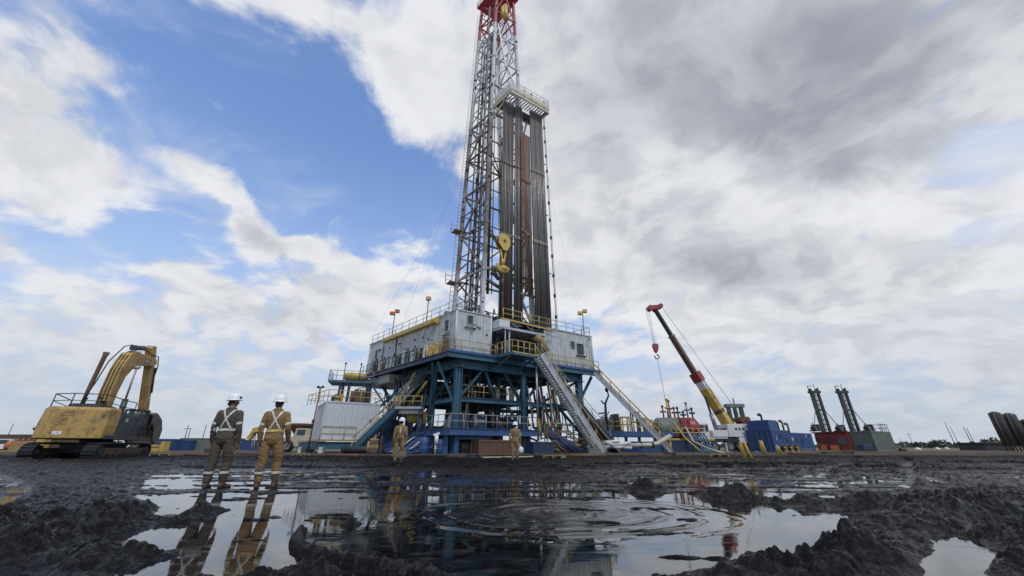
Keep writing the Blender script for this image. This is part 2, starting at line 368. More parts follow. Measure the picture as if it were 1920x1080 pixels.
def terrain(x, y):
    sdm = np.full(x.shape, -50.0)
    near = y < 16
    xs, ys = x[near], y[near]
    wx = xs+0.22*fbm(xs*1.6, ys*2.2, 4, 11)*np.clip(ys/5, 0.3, 1.2); wy = ys+0.14*fbm(xs*2.3+9, ys*2.3, 4, 21)*np.clip(ys/5, 0.3, 1.2)
    s = np.full(xs.shape, -50.0)
    for p in POOLS: s = np.maximum(s, seg_d(wx, wy, p))
    st = np.full(xs.shape, -50.0)
    for p in STREAKS: st = np.maximum(st, seg_d(wx, wy, p))
    # bias: under water inside pools, rising outside
    slope = np.clip(ys*0.055, 0.1, 0.5)
    b = np.where(s > 0, -np.clip(s*0.25, 0, 0.06)-0.006, np.clip(-s*slope, 0, 0.05+0.07*np.clip((xs-2.5)/3, 0, 1)*np.clip((7.5-ys)/2, 0, 1)+0.04*np.clip((-xs-2.2)/2, 0, 1)*np.clip((6.5-ys)/2, 0, 1))+0.004)
    kst = np.clip(st/0.35+0.5, 0, 1)
    stn = fbm(xs*0.55, ys*2.6, 4, 5)*0.07+fbm(xs*2.5, ys*6, 3, 15)*0.03
    b = np.where((s <= 0), b*(1-kst)+kst*(-0.014+stn*0.6), b+np.clip(stn, 0, 1)*0.5*kst)
    h = np.full(x.shape, 0.05); h[near] = b
    r = np.hypot(x, y)
    far = np.clip((y-12)/14, 0, 1); far = far*far*(3-2*far)
    h = h*(1-far)+0.2*far
    kst_full = np.zeros(x.shape); kst_full[near] = kst
    nf = np.clip((16-y)/3, 0, 1)
    h = h+(1-nf)*(fbm(x*0.25, y*0.6, 4, 31)*0.10)*np.clip(1-(y-16)/22, 0.1, 1)
    # churned mud
    dryk = np.clip(h/0.05+0.25, 0, 1)
    calm = np.clip(1-(y-24)/10, 0.08, 1)
    cl = (billow(x*1.5, y*2.0, 5, 41, 0.6)-0.55)*0.05+fbm(x*6, y*7, 5, 51, 0.6)*0.032+(billow(x*15, y*18, 3, 61, .6)-0.5)*0.035*np.clip(1-(y-8)/8, 0, 1)
    lump = np.clip(fbm(x*3.1, y*3.6, 3, 71)-0.12, 0, 1)*0.06
    wxx = x+fbm(x*7, y*7, 4, 301)*.05; wyy = y+fbm(x*7+50, y*7, 4, 311)*.05
    cd = clods(wxx, wyy, 5, 401, .3)*0.45+clods(wxx, wyy, 11.0, 411, .6)*0.6+clods(wxx+3, wyy, 24.0, 421, .75)*0.8*np.clip(1-(y-7)/6, 0, 1)
    rut = np.sin((y+0.35*fbm(x*.35, y*.5, 3, 501))*5.2+x*.35)*0.018+(1-np.abs(fbm(x*.9, y*3.6, 3, 511)))*0.03-.02
    h = h+(cl+lump+cd*.75+rut)*(0.12+0.88*dryk)*calm*(0.85-.25*np.clip((y-4)/3, 0, 1)+.05*np.clip((y-9)/3, 0, 1)+.3*np.clip((y-17)/3, 0, 1))*(1-.7*kst_full)-0.022*near
    pk = np.clip((fbm(x*.42, y*1.25, 4, 601)+.18*fbm(x*2.5, y*5, 3, 611)-.10+.10*np.clip((y-8)/3, 0, 1))/.12, 0, 1)*np.clip((y-4.5)/2, 0, 1)*np.clip((21-y)/3, 0, 1)*np.clip((x+.62*y)/1.5, 0, 1)
    h = h*(1-pk*.93)-0.020*pk
    deep = np.zeros(x.shape); deep[near] = np.clip(s/0.12, 0, 1)
    h = np.where(deep > 0.02, np.minimum(h, 0.01-0.03*deep+np.clip(fbm(x*5, y*9, 3, 81)-0.45, 0, 1)*0.12), h)
    for path in RUTS:
        for off in (-1.05, 1.05):
            pl = []
            for k, (ax, ay) in enumerate(path):
                bx_, by_ = path[min(k+1, len(path)-1)]; cx_, cy_ = path[max(k-1, 0)]; L = math.hypot(bx_-cx_, by_-cy_); pl.append((ax-(by_-cy_)/L*off, ay+(bx_-cx_)/L*off))
            dr = np.abs(seg_d(x+.06*fbm(x*3, y*3, 2, 701), y+.06*fbm(x*3, y*3, 2, 711), pl, False))
            g_ = np.exp(-(dr/.2)**4); lug = (np.sin((x*.9+y*1.1)*26) > .1)*.012
            berm = np.exp(-((dr-.30)/.07)**2)
            dmp = np.clip((y-1.5)/2, 0, 1)
            h = h*(1-.75*g_*dmp)+(-.004+lug-.03)*g_*dmp*.6+berm*.035*(1+.8*fbm(x*8, y*8, 2, 721))*dmp*np.clip(dryk*1.5, 0, 1)
    isl = np.clip(fbm(x*.9, y*4.2, 4, 801, .6)-.06-.35*np.clip((7.6-y)/1.0, 0, 1), 0, 1)*.13*np.clip((20-y)/4, 0, 1)*near
    isl = np.minimum(isl, .030+.012*fbm(x*9, y*9, 3, 811))
    h = np.maximum(h, np.where(isl > .012, isl-.012+cd*.12, -9))
    cdm = cd
    for mx, my, w, a, w2 in MOUNDS:
        dx = (x-mx)/w; dy = (y-my)/w2; q = np.exp(-(dx*dx+dy*dy)*1.1)
        h = h+a*q*(0.85+0.5*fbm(x*5+mx, y*5, 4, 91, .6))+q*cdm*.9
    for pi, fl in ((6, .05), (7, .04), (2, .04), (3, .03)):
        sp_ = np.full(x.shape, -9.0); sp_[near] = seg_d(wx, wy, POOLS[pi]); kk = np.clip(sp_/.10+.6, 0, 1); h = h*(1-kk)+kk*np.minimum(h, -.012+fl*.2*fbm(x*8, y*8, 2, 901))
    dr = np.abs(seg_d(x, y, ROLL, False))
    rr = 0.055
    h = np.maximum(h, np.where(dr < rr, np.sqrt(np.clip(rr*rr-dr*dr, 0, 1))*(1.05+0.25*np.sin(x*75+y*40))+0.012+fbm(x*20, y*20, 3, 77)*0.02, -9))
    return h
def rows():
    ys = [-6, -3, -1, 0, 0.6, 1.0, 1.3]
    y = 1.45
    while y < 55: ys.append(y); y *= 1.0055
    while y < 5000: ys.append(y); y *= 1.07
    return np.array(ys)
def ground_grid():
    ys = rows(); nc = 960
    t = np.linspace(-1, 1, nc); Y, T = np.meshgrid(ys, t, indexing='ij')
    X = T*(3.2+1.5*np.maximum(Y, 0))
    Z = terrain(X.ravel(), Y.ravel()).reshape(X.shape)
    Z = np.where(Y > 60, 0.2+0.0*Z, Z); 
    Z = np.where(Y < 1.0, np.minimum(Z, 0.05), Z)
    return X, Y, Z
def grid_mesh(name, X, Y, Z, mat):
    nr, nc = X.shape; me = bpy.data.meshes.new(name)
    co = np.stack([X, Y, Z], -1).reshape(-1, 3).astype(np.float32)
    me.vertices.add(len(co)); me.vertices.foreach_set('co', co.ravel())
    i = np.arange(nr-1)[:, None]*nc+np.arange(nc-1)[None, :]
    q = np.stack([i, i+1, i+nc+1, i+nc], -1).reshape(-1, 4)
    me.loops.add(q.size); me.loops.foreach_set('vertex_index', q.ravel().astype(np.int32))
    me.polygons.add(len(q)); me.polygons.foreach_set('loop_start', (np.arange(len(q))*4).astype(np.int32))
    me.polygons.foreach_set('use_smooth', np.ones(len(q), bool))
    me.update(calc_edges=True); me.materials.append(mat)
    o = bpy.data.objects.new(name, me); COL.objects.link(o); return o
# mud material
m, nt, b = nt_new('mud'); MATS['mud'] = m
g = node(nt, 'ShaderNodeNewGeometry'); pos = g.outputs['Position']
sp = node(nt, 'ShaderNodeSeparateXYZ'); lk(nt, pos, sp.inputs[0])
n1 = noise(nt, pos, 1.1, 6, 0.65); n2 = noise(nt, pos, 14, 6, 0.7); n3 = noise(nt, pos, 60, 4, 0.6)
c = mix(nt, ramp(nt, n1, 0.35, 0.7), (0.0034, 0.0028, 0.0026), (0.010, 0.008, 0.0066))
c = mix(nt, ramp(nt, n2, 0.4, 0.7), c, (0.0058, 0.0046, 0.0040))
nb_ = noise(nt, scaled(nt, pos, (0.6, 1.6, 1), (7, 3, 0)), 1.0, 5, 0.6)
c = mix(nt, math_n(nt, 'MULTIPLY', ramp(nt, nb_, 0.5, 0.7), ramp(nt, sp.outputs[1], 3, 22, 0.5, 0.8)), c, (0.017, 0.0125, 0.009))
# the drier grey-brown pad around the rig and the sandy plain beyond
nd = noise(nt, scaled(nt, pos, (0.25, 0.8, 1)), 1.0, 6, 0.65)
yy = math_n(nt, 'ADD', sp.outputs[1], math_n(nt, 'MULTIPLY', math_n(nt, 'SUBTRACT', nd, 0.5), 12))
xr = ramp(nt, sp.outputs[0], 10, 50)
c = mix(nt, math_n(nt, 'MULTIPLY', ramp(nt, yy, 25, 33), 0.9), c, mix(nt, ramp(nt, nd, 0.35, 0.7), (0.06, 0.046, 0.034), (0.15, 0.115, 0.08)))
sand = mix(nt, ramp(nt, noise(nt, scaled(nt, pos, (0.03, 0.10, 1)), 1.0, 6, 0.6), 0.4, 0.65), (0.20, 0.15, 0.09), (0.11, 0.10, 0.055))
c = mix(nt, ramp(nt, yy, 50, 75), c, sand)
c = mix(nt, ramp(nt, sp.outputs[1], 140, 420), c, (0.05, 0.055, 0.04))
lk(nt, c, b.inputs['Base Color'])
wz = math_n(nt, 'ADD', sp.outputs[2], math_n(nt, 'MULTIPLY', math_n(nt, 'SUBTRACT', n1, 0.5), 0.10))
wet = ramp(nt, wz, 0.0, 0.05, 0.0, 1.0)
rg = math_n(nt, 'ADD', math_n(nt, 'MULTIPLY', wet, 0.20), ramp(nt, n2, 0.35, 0.62, 0.36, 0.10))
rg = math_n(nt, 'ADD', rg, ramp(nt, sp.outputs[1], 16, 30, 0.0, 0.4), None, True)
lk(nt, rg, b.inputs['Roughness']); lk(nt, math_n(nt, 'MULTIPLY', ramp(nt, n2, 0.45, 0.66, 0.14, 0.5), ramp(nt, sp.outputs[1], 9, 20, 1.0, 0.4)), b.inputs['Specular IOR Level'])
bp = node(nt, 'ShaderNodeBump'); bp.inputs['Strength'].default_value = 0.8; bp.inputs['Distance'].default_value = 0.05
lk(nt, math_n(nt, 'ADD', n2, math_n(nt, 'MULTIPLY', n3, 0.3)), bp.inputs['Height']); lk(nt, bp.outputs[0], b.inputs['Normal'])
X, Y, Z = ground_grid()
tag(grid_mesh('ground', X, Y, Z, m), 'black churned oily mud flat running out to a dry brown plain', 'ground', kind='structure')
def ground_z(x, y): return float(terrain(np.array([float(x)]), np.array([float(y)]))[0]) if y < 60 else 0.2
# oily water with slow spreading rings
m, nt, b = nt_new('oily_water'); MATS['water'] = m
g = node(nt, 'ShaderNodeNewGeometry'); pos = g.outputs['Position']
b.inputs['Base Color'].default_value = (0.012, 0.011, 0.010, 1); b.inputs['IOR'].default_value = 1.62
b.inputs['Specular IOR Level'].default_value = 0.5
C0 = G(1055, 962)
ms = scaled(nt, pos, (1, 1, 1), (-C0.x, -C0.y, 0))
warp = node(nt, 'ShaderNodeTexNoise'); warp.inputs['Scale'].default_value = 1.3; warp.inputs['Detail'].default_value = 3; lk(nt, pos, warp.inputs['Vector'])
wv = node(nt, 'ShaderNodeVectorMath', operation='SUBTRACT'); lk(nt, warp.outputs['Color'], wv.inputs[0]); wv.inputs[1].default_value = (.5, .5, .5)
wv2 = node(nt, 'ShaderNodeVectorMath', operation='SCALE'); lk(nt, wv.outputs[0], wv2.inputs[0]); wv2.inputs['Scale'].default_value = 0.42
wv3 = node(nt, 'ShaderNodeVectorMath', operation='ADD'); lk(nt, ms, wv3.inputs[0]); lk(nt, wv2.outputs[0], wv3.inputs[1])
s3 = node(nt, 'ShaderNodeSeparateXYZ'); lk(nt, wv3.outputs[0], s3.inputs[0])
rx, ry = s3.outputs[0], s3.outputs[1]
rad = math_n(nt, 'SQRT', math_n(nt, 'ADD', math_n(nt, 'MULTIPLY', math_n(nt, 'POWER', math_n(nt, 'ABSOLUTE', rx), 2.0), 0.55), math_n(nt, 'POWER', math_n(nt, 'ABSOLUTE', ry), 2.0)))
ang = math_n(nt, 'ARCTAN2', ry, rx)
ph = math_n(nt, 'ADD', math_n(nt, 'MULTIPLY', math_n(nt, 'POWER', rad, 0.75), 29.0), ang)
wave = math_n(nt, 'POWER', math_n(nt, 'ADD', math_n(nt, 'MULTIPLY', math_n(nt, 'SINE', ph), 0.5), 0.5), 4.0)
fade = ramp(nt, rad, 1.3, 1.7, 1.0, 0.0); amp = math_n(nt, 'MULTIPLY', fade, ramp(nt, rad, 0.0, 1.2, 0.35, 1.0))
pat = ramp(nt, noise(nt, scaled(nt, pos, (1.2, 1.2, 1), (4, 2, 0)), 1.3, 2), 0.38, 0.58, 0.2, 1.0)
hgt = math_n(nt, 'MULTIPLY', math_n(nt, 'MULTIPLY', wave, amp), pat)
sw = noise(nt, scaled(nt, wv3.outputs[0], (3, 7, 1)), 2.2, 4, 0.6, 1.2)
hgt = math_n(nt, 'ADD', hgt, math_n(nt, 'MULTIPLY', math_n(nt, 'MULTIPLY', sw, ramp(nt, rad, 0.3, 1.2, 0.9, 0.0)), 0.55))
hgt = math_n(nt, 'ADD', hgt, math_n(nt, 'MULTIPLY', noise(nt, scaled(nt, pos, (1.5, 5, 1)), 1.2, 3, 0.5), 0.06))
bp = node(nt, 'ShaderNodeBump'); bp.inputs['Strength'].default_value = 1.0; bp.inputs['Distance'].default_value = 0.012
lk(nt, hgt, bp.inputs['Height']); lk(nt, bp.outputs[0], b.inputs['Normal'])
sc_ = noise(nt, scaled(nt, pos, (2, 5, 1)), 1.5, 5, 0.6, 0.8)
lk(nt, ramp(nt, sc_, 0.48, 0.72, 0.03, 0.17), b.inputs['Roughness'])
lk(nt, mix(nt, ramp(nt, sc_, 0.5, 0.7), (0.006, 0.0055, 0.006), (0.028, 0.024, 0.020)), b.inputs['Base Color'])
ys = [0.8, 1.2]; y_ = 1.6
while y_ < 8.5: ys.append(y_); y_ *= 1.0035
ys += [9, 11, 14, 20.0]; ys = np.array(ys); Yw, Tw = np.meshgrid(ys, np.concatenate([[-1, -.6], np.linspace(-.42, .46, 620), [.7, 1]]), indexing='ij')
Xw = Tw*(3+1.5*Yw); u_ = Xw-C0.x; v_ = Yw-C0.y
u_ = u_+.16*fbm(Xw*1.1, Yw*1.1, 3, 1001); v_ = v_+.10*fbm(Xw*1.3, Yw*1.3, 3, 1011)
rr_ = np.sqrt(.52*u_*u_+v_*v_); an_ = np.arctan2(v_, u_)
ph_ = 23*rr_**.8+an_; env = np.clip((1.62-rr_)/.25, 0, 1)*np.clip(rr_/.25, .25, 1)
wob = np.clip(fbm(Xw*.9+4, Yw*1.2, 3, 1021)+.75, .12, 1.2)
Zw = .018*env*wob*((np.sin(ph_)*.5+.5)**6)+.006*env*((np.sin(ph_*2.7+1.3*an_)*.5+.5)**5)*np.clip(fbm(Xw*1.5, Yw*2, 2, 1031)+.3, 0, 1)
Zw += .0025*fbm(u_*7, v_*12, 4, 1041)*np.clip(1-rr_/1.2, 0, 1)*2
tag(grid_mesh('water', Xw, Yw, Zw, m), 'dark oily standing water with curling rings across the mud', 'water', kind='structure')
# ------------------------------------------------------------------ materials of the rig and machines
paint('wall_grey', (0.46, 0.485, 0.475), 0.55, 0, 0.5, 0.2, 0.75)
paint('wall_pale', (0.52, 0.55, 0.55), 0.5, 0, 0.3, 0.08, 0.35)
paint('teal', (0.022, 0.105, 0.155), 0.5, 0, 0.6, 0.12, 0.4)
paint('blue', (0.022, 0.075, 0.20), 0.5, 0, 0.55, 0.1, 0.45)
paint('blue_dark', (0.012, 0.032, 0.075), 0.5, 0, 0.4, 0.1, 0.2)
paint('yellow', (0.50, 0.34, 0.075), 0.5, 0, 0.5, 0.12, 0.2)
paint('rail_yellow', (0.46, 0.34, 0.11), 0.5, 0, 0.5, 0.1, 0.0)
paint('rail_grey', (0.27, 0.26, 0.24), 0.5, 0, 0.5, 0.15, 0.0)
paint('white', (0.62, 0.62, 0.60), 0.5, 0, 0.35, 0.12, 0.35)
paint('white_clean', (0.72, 0.72, 0.70), 0.4, 0, 0.15, 0.0, 0.1)
paint('steel', (0.22, 0.22, 0.22), 0.42, 0.6, 0.5, 0.15, 0.2)
paint('steel_pale', (0.42, 0.43, 0.43), 0.45, 0.4, 0.4, 0.1, 0.3)
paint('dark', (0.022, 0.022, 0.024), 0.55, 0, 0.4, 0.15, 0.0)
paint('black_rubber', (0.012, 0.012, 0.013), 0.6, 0, 0.3)
paint('rust', (0.13, 0.062, 0.035), 0.7, 0.1, 0.6, 0.4, 0.3)
paint('red', (0.24, 0.03, 0.028), 0.45, 0, 0.4, 0.08, 0.25)
paint('orange', (0.45, 0.13, 0.04), 0.5, 0, 0.4, 0.05)
paint('brown', (0.10, 0.062, 0.04), 0.6, 0, 0.5, 0.2)
paint('green_grey', (0.13, 0.15, 0.12), 0.55, 0, 0.4, 0.1, 0.3)
paint('dark_green', (0.035, 0.055, 0.04), 0.5, 0, 0.4, 0.1, 0.2)
paint('hose_blue', (0.02, 0.055, 0.15), 0.5, 0, 0.4)
paint('tan_hose', (0.30, 0.21, 0.09), 0.6, 0, 0.5)
paint('cream', (0.50, 0.45, 0.33), 0.5, 0, 0.4, 0.1, 0.3)
m, nt, b = nt_new('glass'); MATS['glass'] = m; b.inputs['Base Color'].default_value = (0.03, 0.05, 0.05, 1); b.inputs['Roughness'].default_value = 0.08
m, nt, b = nt_new('clear_glass'); MATS['clear_glass'] = m; b.inputs['Base Color'].default_value = (0.6, 0.75, 0.72, 1); b.inputs['Roughness'].default_value = 0.03; b.inputs['Transmission Weight'].default_value = 0.9; b.inputs['IOR'].default_value = 1.05
M = MATS
# derrick steel: painted white, rust-brown worn lengths, red top section
m, nt, b = nt_new('derrick_steel'); M['derrick'] = m
g = node(nt, 'ShaderNodeNewGeometry'); pos = g.outputs['Position']; sp = node(nt, 'ShaderNodeSeparateXYZ'); lk(nt, pos, sp.inputs[0])
n1 = noise(nt, pos, 0.35, 5, 0.6); n2 = noise(nt, pos, 3, 6, 0.7)
wh = mix(nt, ramp(nt, n2, 0.45, 0.7), (0.50, 0.50, 0.49), (0.24, 0.22, 0.19))
zband = math_n(nt, 'MULTIPLY', ramp(nt, sp.outputs[2], 17, 24), ramp(nt, sp.outputs[2], 44, 56, 1.0, 0.0))
wo = math_n(nt, 'MULTIPLY', zband, ramp(nt, n1, 0.3, 0.55, 0.25, 0.95))
wh = mix(nt, wo, wh, mix(nt, ramp(nt, n2, 0.4, 0.65), (0.14, 0.10, 0.075), (0.075, 0.055, 0.045)))
rd = mix(nt, ramp(nt, n2, 0.45, 0.75), (0.32, 0.035, 0.04), (0.16, 0.03, 0.03))
gt = math_n(nt, 'GREATER_THAN', sp.outputs[2], 71.5)
lk(nt, mix(nt, gt, wh, rd), b.inputs['Base Color']); b.inputs['Roughness'].default_value = 0.5
# ------------------------------------------------------------------ rig frame: a runs right-back along the front, b runs left-back along the side
RC = V((-5.7, 36.0, 0)); RW = V((0.839, 0.545, 0)); RU = V((-0.70, 0.714, 0))
def Q(a, b, z): return RC+RW*a+RU*b+V((0, 0, z))
ZF, ZR = 9.45, 13.95      # lower deck and drill floor heights
def rail(name, pts, mat, parent=None, h=1.1, sp_=1.5, r=0.032, kick=False, mid=1):
    mb = MB(); up = V((0, 0, h)); pts = [V(p) for p in pts]
    for p, q_ in zip(pts, pts[1:]):
        mb.tube(p+up, q_+up, r, 6)
        for k in range(1, mid+1): mb.tube(p+up*(k/(mid+1.0)), q_+up*(k/(mid+1.0)), r*0.85, 5)
        L = (q_-p).length; n = max(1, round(L/sp_))
        for i in range(n+1):
            c = p.lerp(q_, i/n); mb.tube(c, c+up, r*1.05, 6)
        if kick: mb.beam(p+V((0, 0, 0.06)), q_+V((0, 0, 0.06)), 0.02, 0.14)
    return mb.build(name, mat, parent)
def ribbed_wall(mb, p, q_, z0, z1, pitch=0.42, depth=0.05, out=None, th=0.08):
    """trapezoid-ribbed sheet wall between plan points"""
    p = V((p[0], p[1], 0)); q_ = V((q_[0], q_[1], 0)); d = (q_-p); L = d.length; d.normalize(); nrm = V((d.y, -d.x, 0))
    n = max(1, round(L/pitch)); s = L/n; prof = []
    for i in range(n): prof += [(i*s, 0), (i*s+s*0.62, 0), (i*s+s*0.70, depth), (i*s+s*0.92, depth)]
    prof.append((L, 0)); vs = []; N = len(prof)
    for z in (z0, z1):
        for x, o in prof: v = p+d*x+nrm*o; vs.append((v.x, v.y, z))
    for z in (z0, z1):
        for x, o in prof: v = p+d*x-nrm*th; vs.append((v.x, v.y, z))
    fs = [(i, i+1, N+i+1, N+i) for i in range(N-1)]+[(2*N+i+1, 2*N+i, 3*N+i, 3*N+i+1) for i in range(N-1)]
    fs += [(N+i, N+i+1, 3*N+i+1, 3*N+i) for i in range(N-1)]+[(i+1, i, 2*N+i, 2*N+i+1) for i in range(N-1)]
    fs += [(0, N, 3*N, 2*N), (N-1, 3*N-1, 4*N-1, 2*N-1)]
    return mb.add(vs, fs)
def window(root, c, d, w, h, mat='steel_pale', sill=True, name='window'):
    """c centre on the wall, d unit direction along wall (outward normal is to its right)"""
    d = V(d).normalized(); n = V((d.y, -d.x, 0)); up = V((0, 0, 1)); c = V(c)+n*0.06; mb = MB(); t = 0.09
    for s_ in (-1, 1):
        mb.beam(c+d*(w/2*s_)-up*h/2, c+d*(w/2*s_)+up*h/2, 0.12, t)
        mb.beam(c-d*(w/2+t/2)+up*(h/2+t/2)*s_, c+d*(w/2+t/2)+up*(h/2+t/2)*s_, 0.12, t)
    if sill: mb.beam(c-d*(w*0.8)-up*(h/2+0.35)+n*0.1, c+d*(w*0.8)-up*(h/2+0.35)+n*0.1, 0.25, 0.06)
    f = mb.build(name, M[mat], root)
    g_ = MB(); g_.beam(c-d*w/2-n*0.02, c+d*w/2-n*0.02, 0.03, h); g_.mi = 0
    g_.build('pane', M['glass'], f)
    bar = MB(); bar.beam(c-up*h/2+n*0.01, c+up*h/2+n*0.01, 0.05, 0.04); bar.build('glazing_bar', M['dark'], f)
    return f
# ---- side wind-wall house (left), long along b
def cabin(name, label, a0, a1, b0, b1, z0, z1, faces):
    r_ = thing(name, Q(a0, b0, z0), label, 'rig house', 'ribbed steel houses on the rig')
    c = {'00': Q(a0, b0, 0), '10': Q(a1, b0, 0), '11': Q(a1, b1, 0), '01': Q(a0, b1, 0)}
    e = 0.0
    for nm, p, q_ in (('front_wall', '00', '10'), ('end_wall', '10', '11'), ('back_wall', '11', '01'), ('side_wall', '01', '00')):
        mb = MB(); ribbed_wall(mb, c[p], c[q_], z0, z1); mb.build('wall', M['wall_grey'], r_)
    for p in c.values(): mb = MB(); mb.tube(p+V((0, 0, z0-0.02)), p+V((0, 0, z1+0.03)), 0.11, 8); mb.build('corner_post', M['wall_pale'], r_)
    mb = MB(); mb.hexa([Q(a0-0.12, b0-0.12, z1), Q(a1+0.12, b0-0.12, z1), Q(a1+0.12, b1+0.12, z1), Q(a0-0.12, b1+0.12, z1),
                        Q(a0-0.12, b0-0.12, z1+0.12), Q(a1+0.12, b0-0.12, z1+0.12), Q(a1+0.12, b1+0.12, z1+0.12), Q(a0-0.12, b1+0.12, z1+0.12)])
    mb.build('roof_deck', M['steel_pale'], r_)
    return r_
hl = cabin('wind_wall_house', 'long grey ribbed steel house with ochre cable tray along the left side of the rig', 0, 4.1, 0, 20, ZF, ZR-0.12, 0)
dU = -RU     # walking direction along the side wall so that the outward normal faces left
window(hl, Q(0, 1.6, ZF+3.0), -RU, 0.9, 1.2)
window(hl, Q(0, 17.6, ZF+2.6), -RU, 1.1, 1.2)
window(hl, Q(1.55, 0, ZF+3.55), RW, 0.8, 0.95)
mb = MB()       # ochre tray along the top of the side wall
mb.beam(Q(-0.45, 3.4, ZR-0.85), Q(-0.45, 15.0, ZR-0.75), 0.55, 0.16)
mb.beam(Q(-0.75, 3.4, ZR-0.70), Q(-0.75, 15.0, ZR-0.60), 0.06, 0.40)
for i in range(9): mb.beam(Q(0, 3.9+i*1.3, ZR-0.55), Q(-0.78, 3.9+i*1.3, ZR-0.95), 0.08, 0.08)
mb.tube(Q(-0.45, 2.9, ZR-0.62), Q(-0.45, 3.6, ZR-0.62), 0.33, 12)
mb.build('cable_tray', M['yellow'], hl)
random.seed(3)
for i in range(24):
    b_ = random.uniform(0.5, 19); z = random.uniform(ZF+1.2, ZR-1.4); mb = MB(); mb.beam(Q(-0.09, b_, z), Q(-0.09, b_+random.uniform(.1, .3), z), 0.06, random.uniform(.1, .25)); mb.build('wall_fitting', M['dark'], hl)
for i in range(4):
    a_ = random.uniform(0.4, 3.8); z = random.uniform(ZF+1.2, ZR-0.5); mb = MB(); mb.beam(Q(a_, -0.09, z), Q(a_+.2, -0.09, z), 0.06, 0.15); mb.build('wall_fitting', M['dark'], hl)
for a_, b_ in ((-0.12, 12.2), (-0.12, 15.6)): mb = MB(); mb.tube(Q(a_, b_, ZF+0.1), Q(a_, b_, ZR-0.3), 0.06, 6); mb.build('down_pipe', M['dark'], hl)
# gear standing along the side walkway: reels, cabinets, hose loops
for i, (b_, mt) in enumerate(((1.2, 'rust'), (2.6, 'yellow'), (3.7, 'yellow'), (4.7, 'white'), (6.2, 'dark'), (7.3, 'steel_pale'), (9.3, 'steel_pale'), (10.6, 'green_grey'), (12.0, 'steel_pale'), (13.2, 'steel_pale'), (15.0, 'cream'), (17.2, 'steel'))):
    mb = MB(); h_ = random.uniform(.7, 1.5); mb.beam(Q(-.35, b_, ZF), Q(-.35, b_, ZF+h_), .5, .4); mb.ell(Q(-.35, b_, ZF+h_), .3, .3, .25, 8); mb.build('wall_cabinet', M[mt], hl)
for i, b_ in enumerate((4.9, 6.8, 8.4, 9.8, 11.4, 14.0, 16.2)):
    mb = MB(); h_ = random.uniform(1.3, 2.1); mb.path([Q(-.5, b_-.45, ZF+.05), Q(-.5, b_-.4, ZF+h_*.7), Q(-.5, b_, ZF+h_), Q(-.5, b_+.4, ZF+h_*.7), Q(-.5, b_+.45, ZF+.05)], .055, 6); mb.build('hose_loop', M['dark'], hl)
def lamp(root, p, d, h_=0.5):
    mb = MB(); p = V(p); mb.tube(p, p+V(d)*0.5, 0.03, 5); mb.ell(p+V(d)*0.6, .2, .2, .16, 8); return mb.build('wall_lamp', M['cream'], root)
lamp(hl, Q(0, 1.7, ZF+4.1), V((-1, -.3, 0))); lamp(hl, Q(1.9, -0.05, ZF+3.0), V((.3, -1, 0)))
hr = cabin('wind_wall_house', 'short grey ribbed steel house at the right front corner of the rig', 11.3, 19, 0, 9, ZF+0.2, ZR-0.12, 0)
window(hr, Q(16.9, 0, ZF+2.55), RW, 0.95, 1.1, 'dark'); window(hr, Q(15.7, 0, ZF+2.9), RW, 0.6, 0.7, 'steel', False)
lamp(hr, Q(18.3, -0.05, ZF+3.9), V((.2, -1, 0)))
# ---- drill floor with its setback decking, canopy and handrails
df = thing('drill_floor', Q(4.2, 0, ZR), 'open drill floor deck with yellow handrails between the two grey houses', 'rig deck')
mb = MB(); mb.hexa([Q(4.3, -0.6, ZR-0.5), Q(11.15, -0.6, ZR-0.5), Q(11.15, 12, ZR-0.5), Q(4.3, 12, ZR-0.5), Q(4.3, -0.6, ZR-0.1), Q(11.15, -0.6, ZR-0.1), Q(11.15, 12, ZR-0.1), Q(4.3, 12, ZR-0.1)])
mb.hexa([Q(4.5, 9.2, ZF), Q(19, 9.2, ZF), Q(19, 12, ZF), Q(4.5, 12, ZF), Q(4.5, 9.2, ZR-.55), Q(19, 9.2, ZR-.55), Q(19, 12, ZR-.55), Q(4.5, 12, ZR-.55)])
mb.build('deck_slab', M['dark'], df)
mb = MB(); mb.beam(Q(4.6, -1.0, ZR-0.42), Q(12.2, -1.0, ZR-0.62), 0.14, 0.16); mb.build('edge_beam', M['yellow'], df)
mb = MB(); mb.hexa([Q(4.3, -1.7, ZR-1.75), Q(9.9, -1.7, ZR-1.75), Q(10.6, 0.2, ZR-1.75), Q(4.3, 0.2, ZR-1.75), Q(4.3, -1.7, ZR-1.5), Q(9.9, -1.7, ZR-1.5), Q(10.6, 0.2, ZR-1.5), Q(4.3, 0.2, ZR-1.5)])
mb.build('canopy', M['steel_pale'], df)
mb = MB(); mb.hexa([Q(4.3, -1.1, ZR-1.45), Q(5.6, -1.1, ZR-1.45), Q(5.6, .1, ZR-1.45), Q(4.3, .1, ZR-1.45), Q(4.3, -1.1, ZR-.55), Q(5.6, -1.1, ZR-.55), Q(5.6, .1, ZR-.55), Q(4.3, .1, ZR-.55)])
mb.build('control_box', M['wall_pale'], df)
mb = MB(); random.seed(11)
for i in range(26):     # tangle of lines hanging in the mouth under the floor
    a_ = random.uniform(5.5, 11); a2 = a_+random.uniform(-1, 1.6); z = ZR-random.uniform(0.5, 1.2)
    mb.path([Q(a_, -0.9, z), Q((a_+a2)/2, -1.1, z-random.uniform(.1, .5)), Q(a2, -0.9, z+random.uniform(-.3, .2))], random.uniform(.03, .06), 5)
mb.build('hose_bundle', M['steel'], df)
rail('handrail', [Q(4.9, -0.9, ZR-0.3), Q(11.0, -0.9, ZR-0.42), Q(12.2, -0.9, ZR-0.45)], M['rail_yellow'], df, 1.15, 1.3, 0.045)
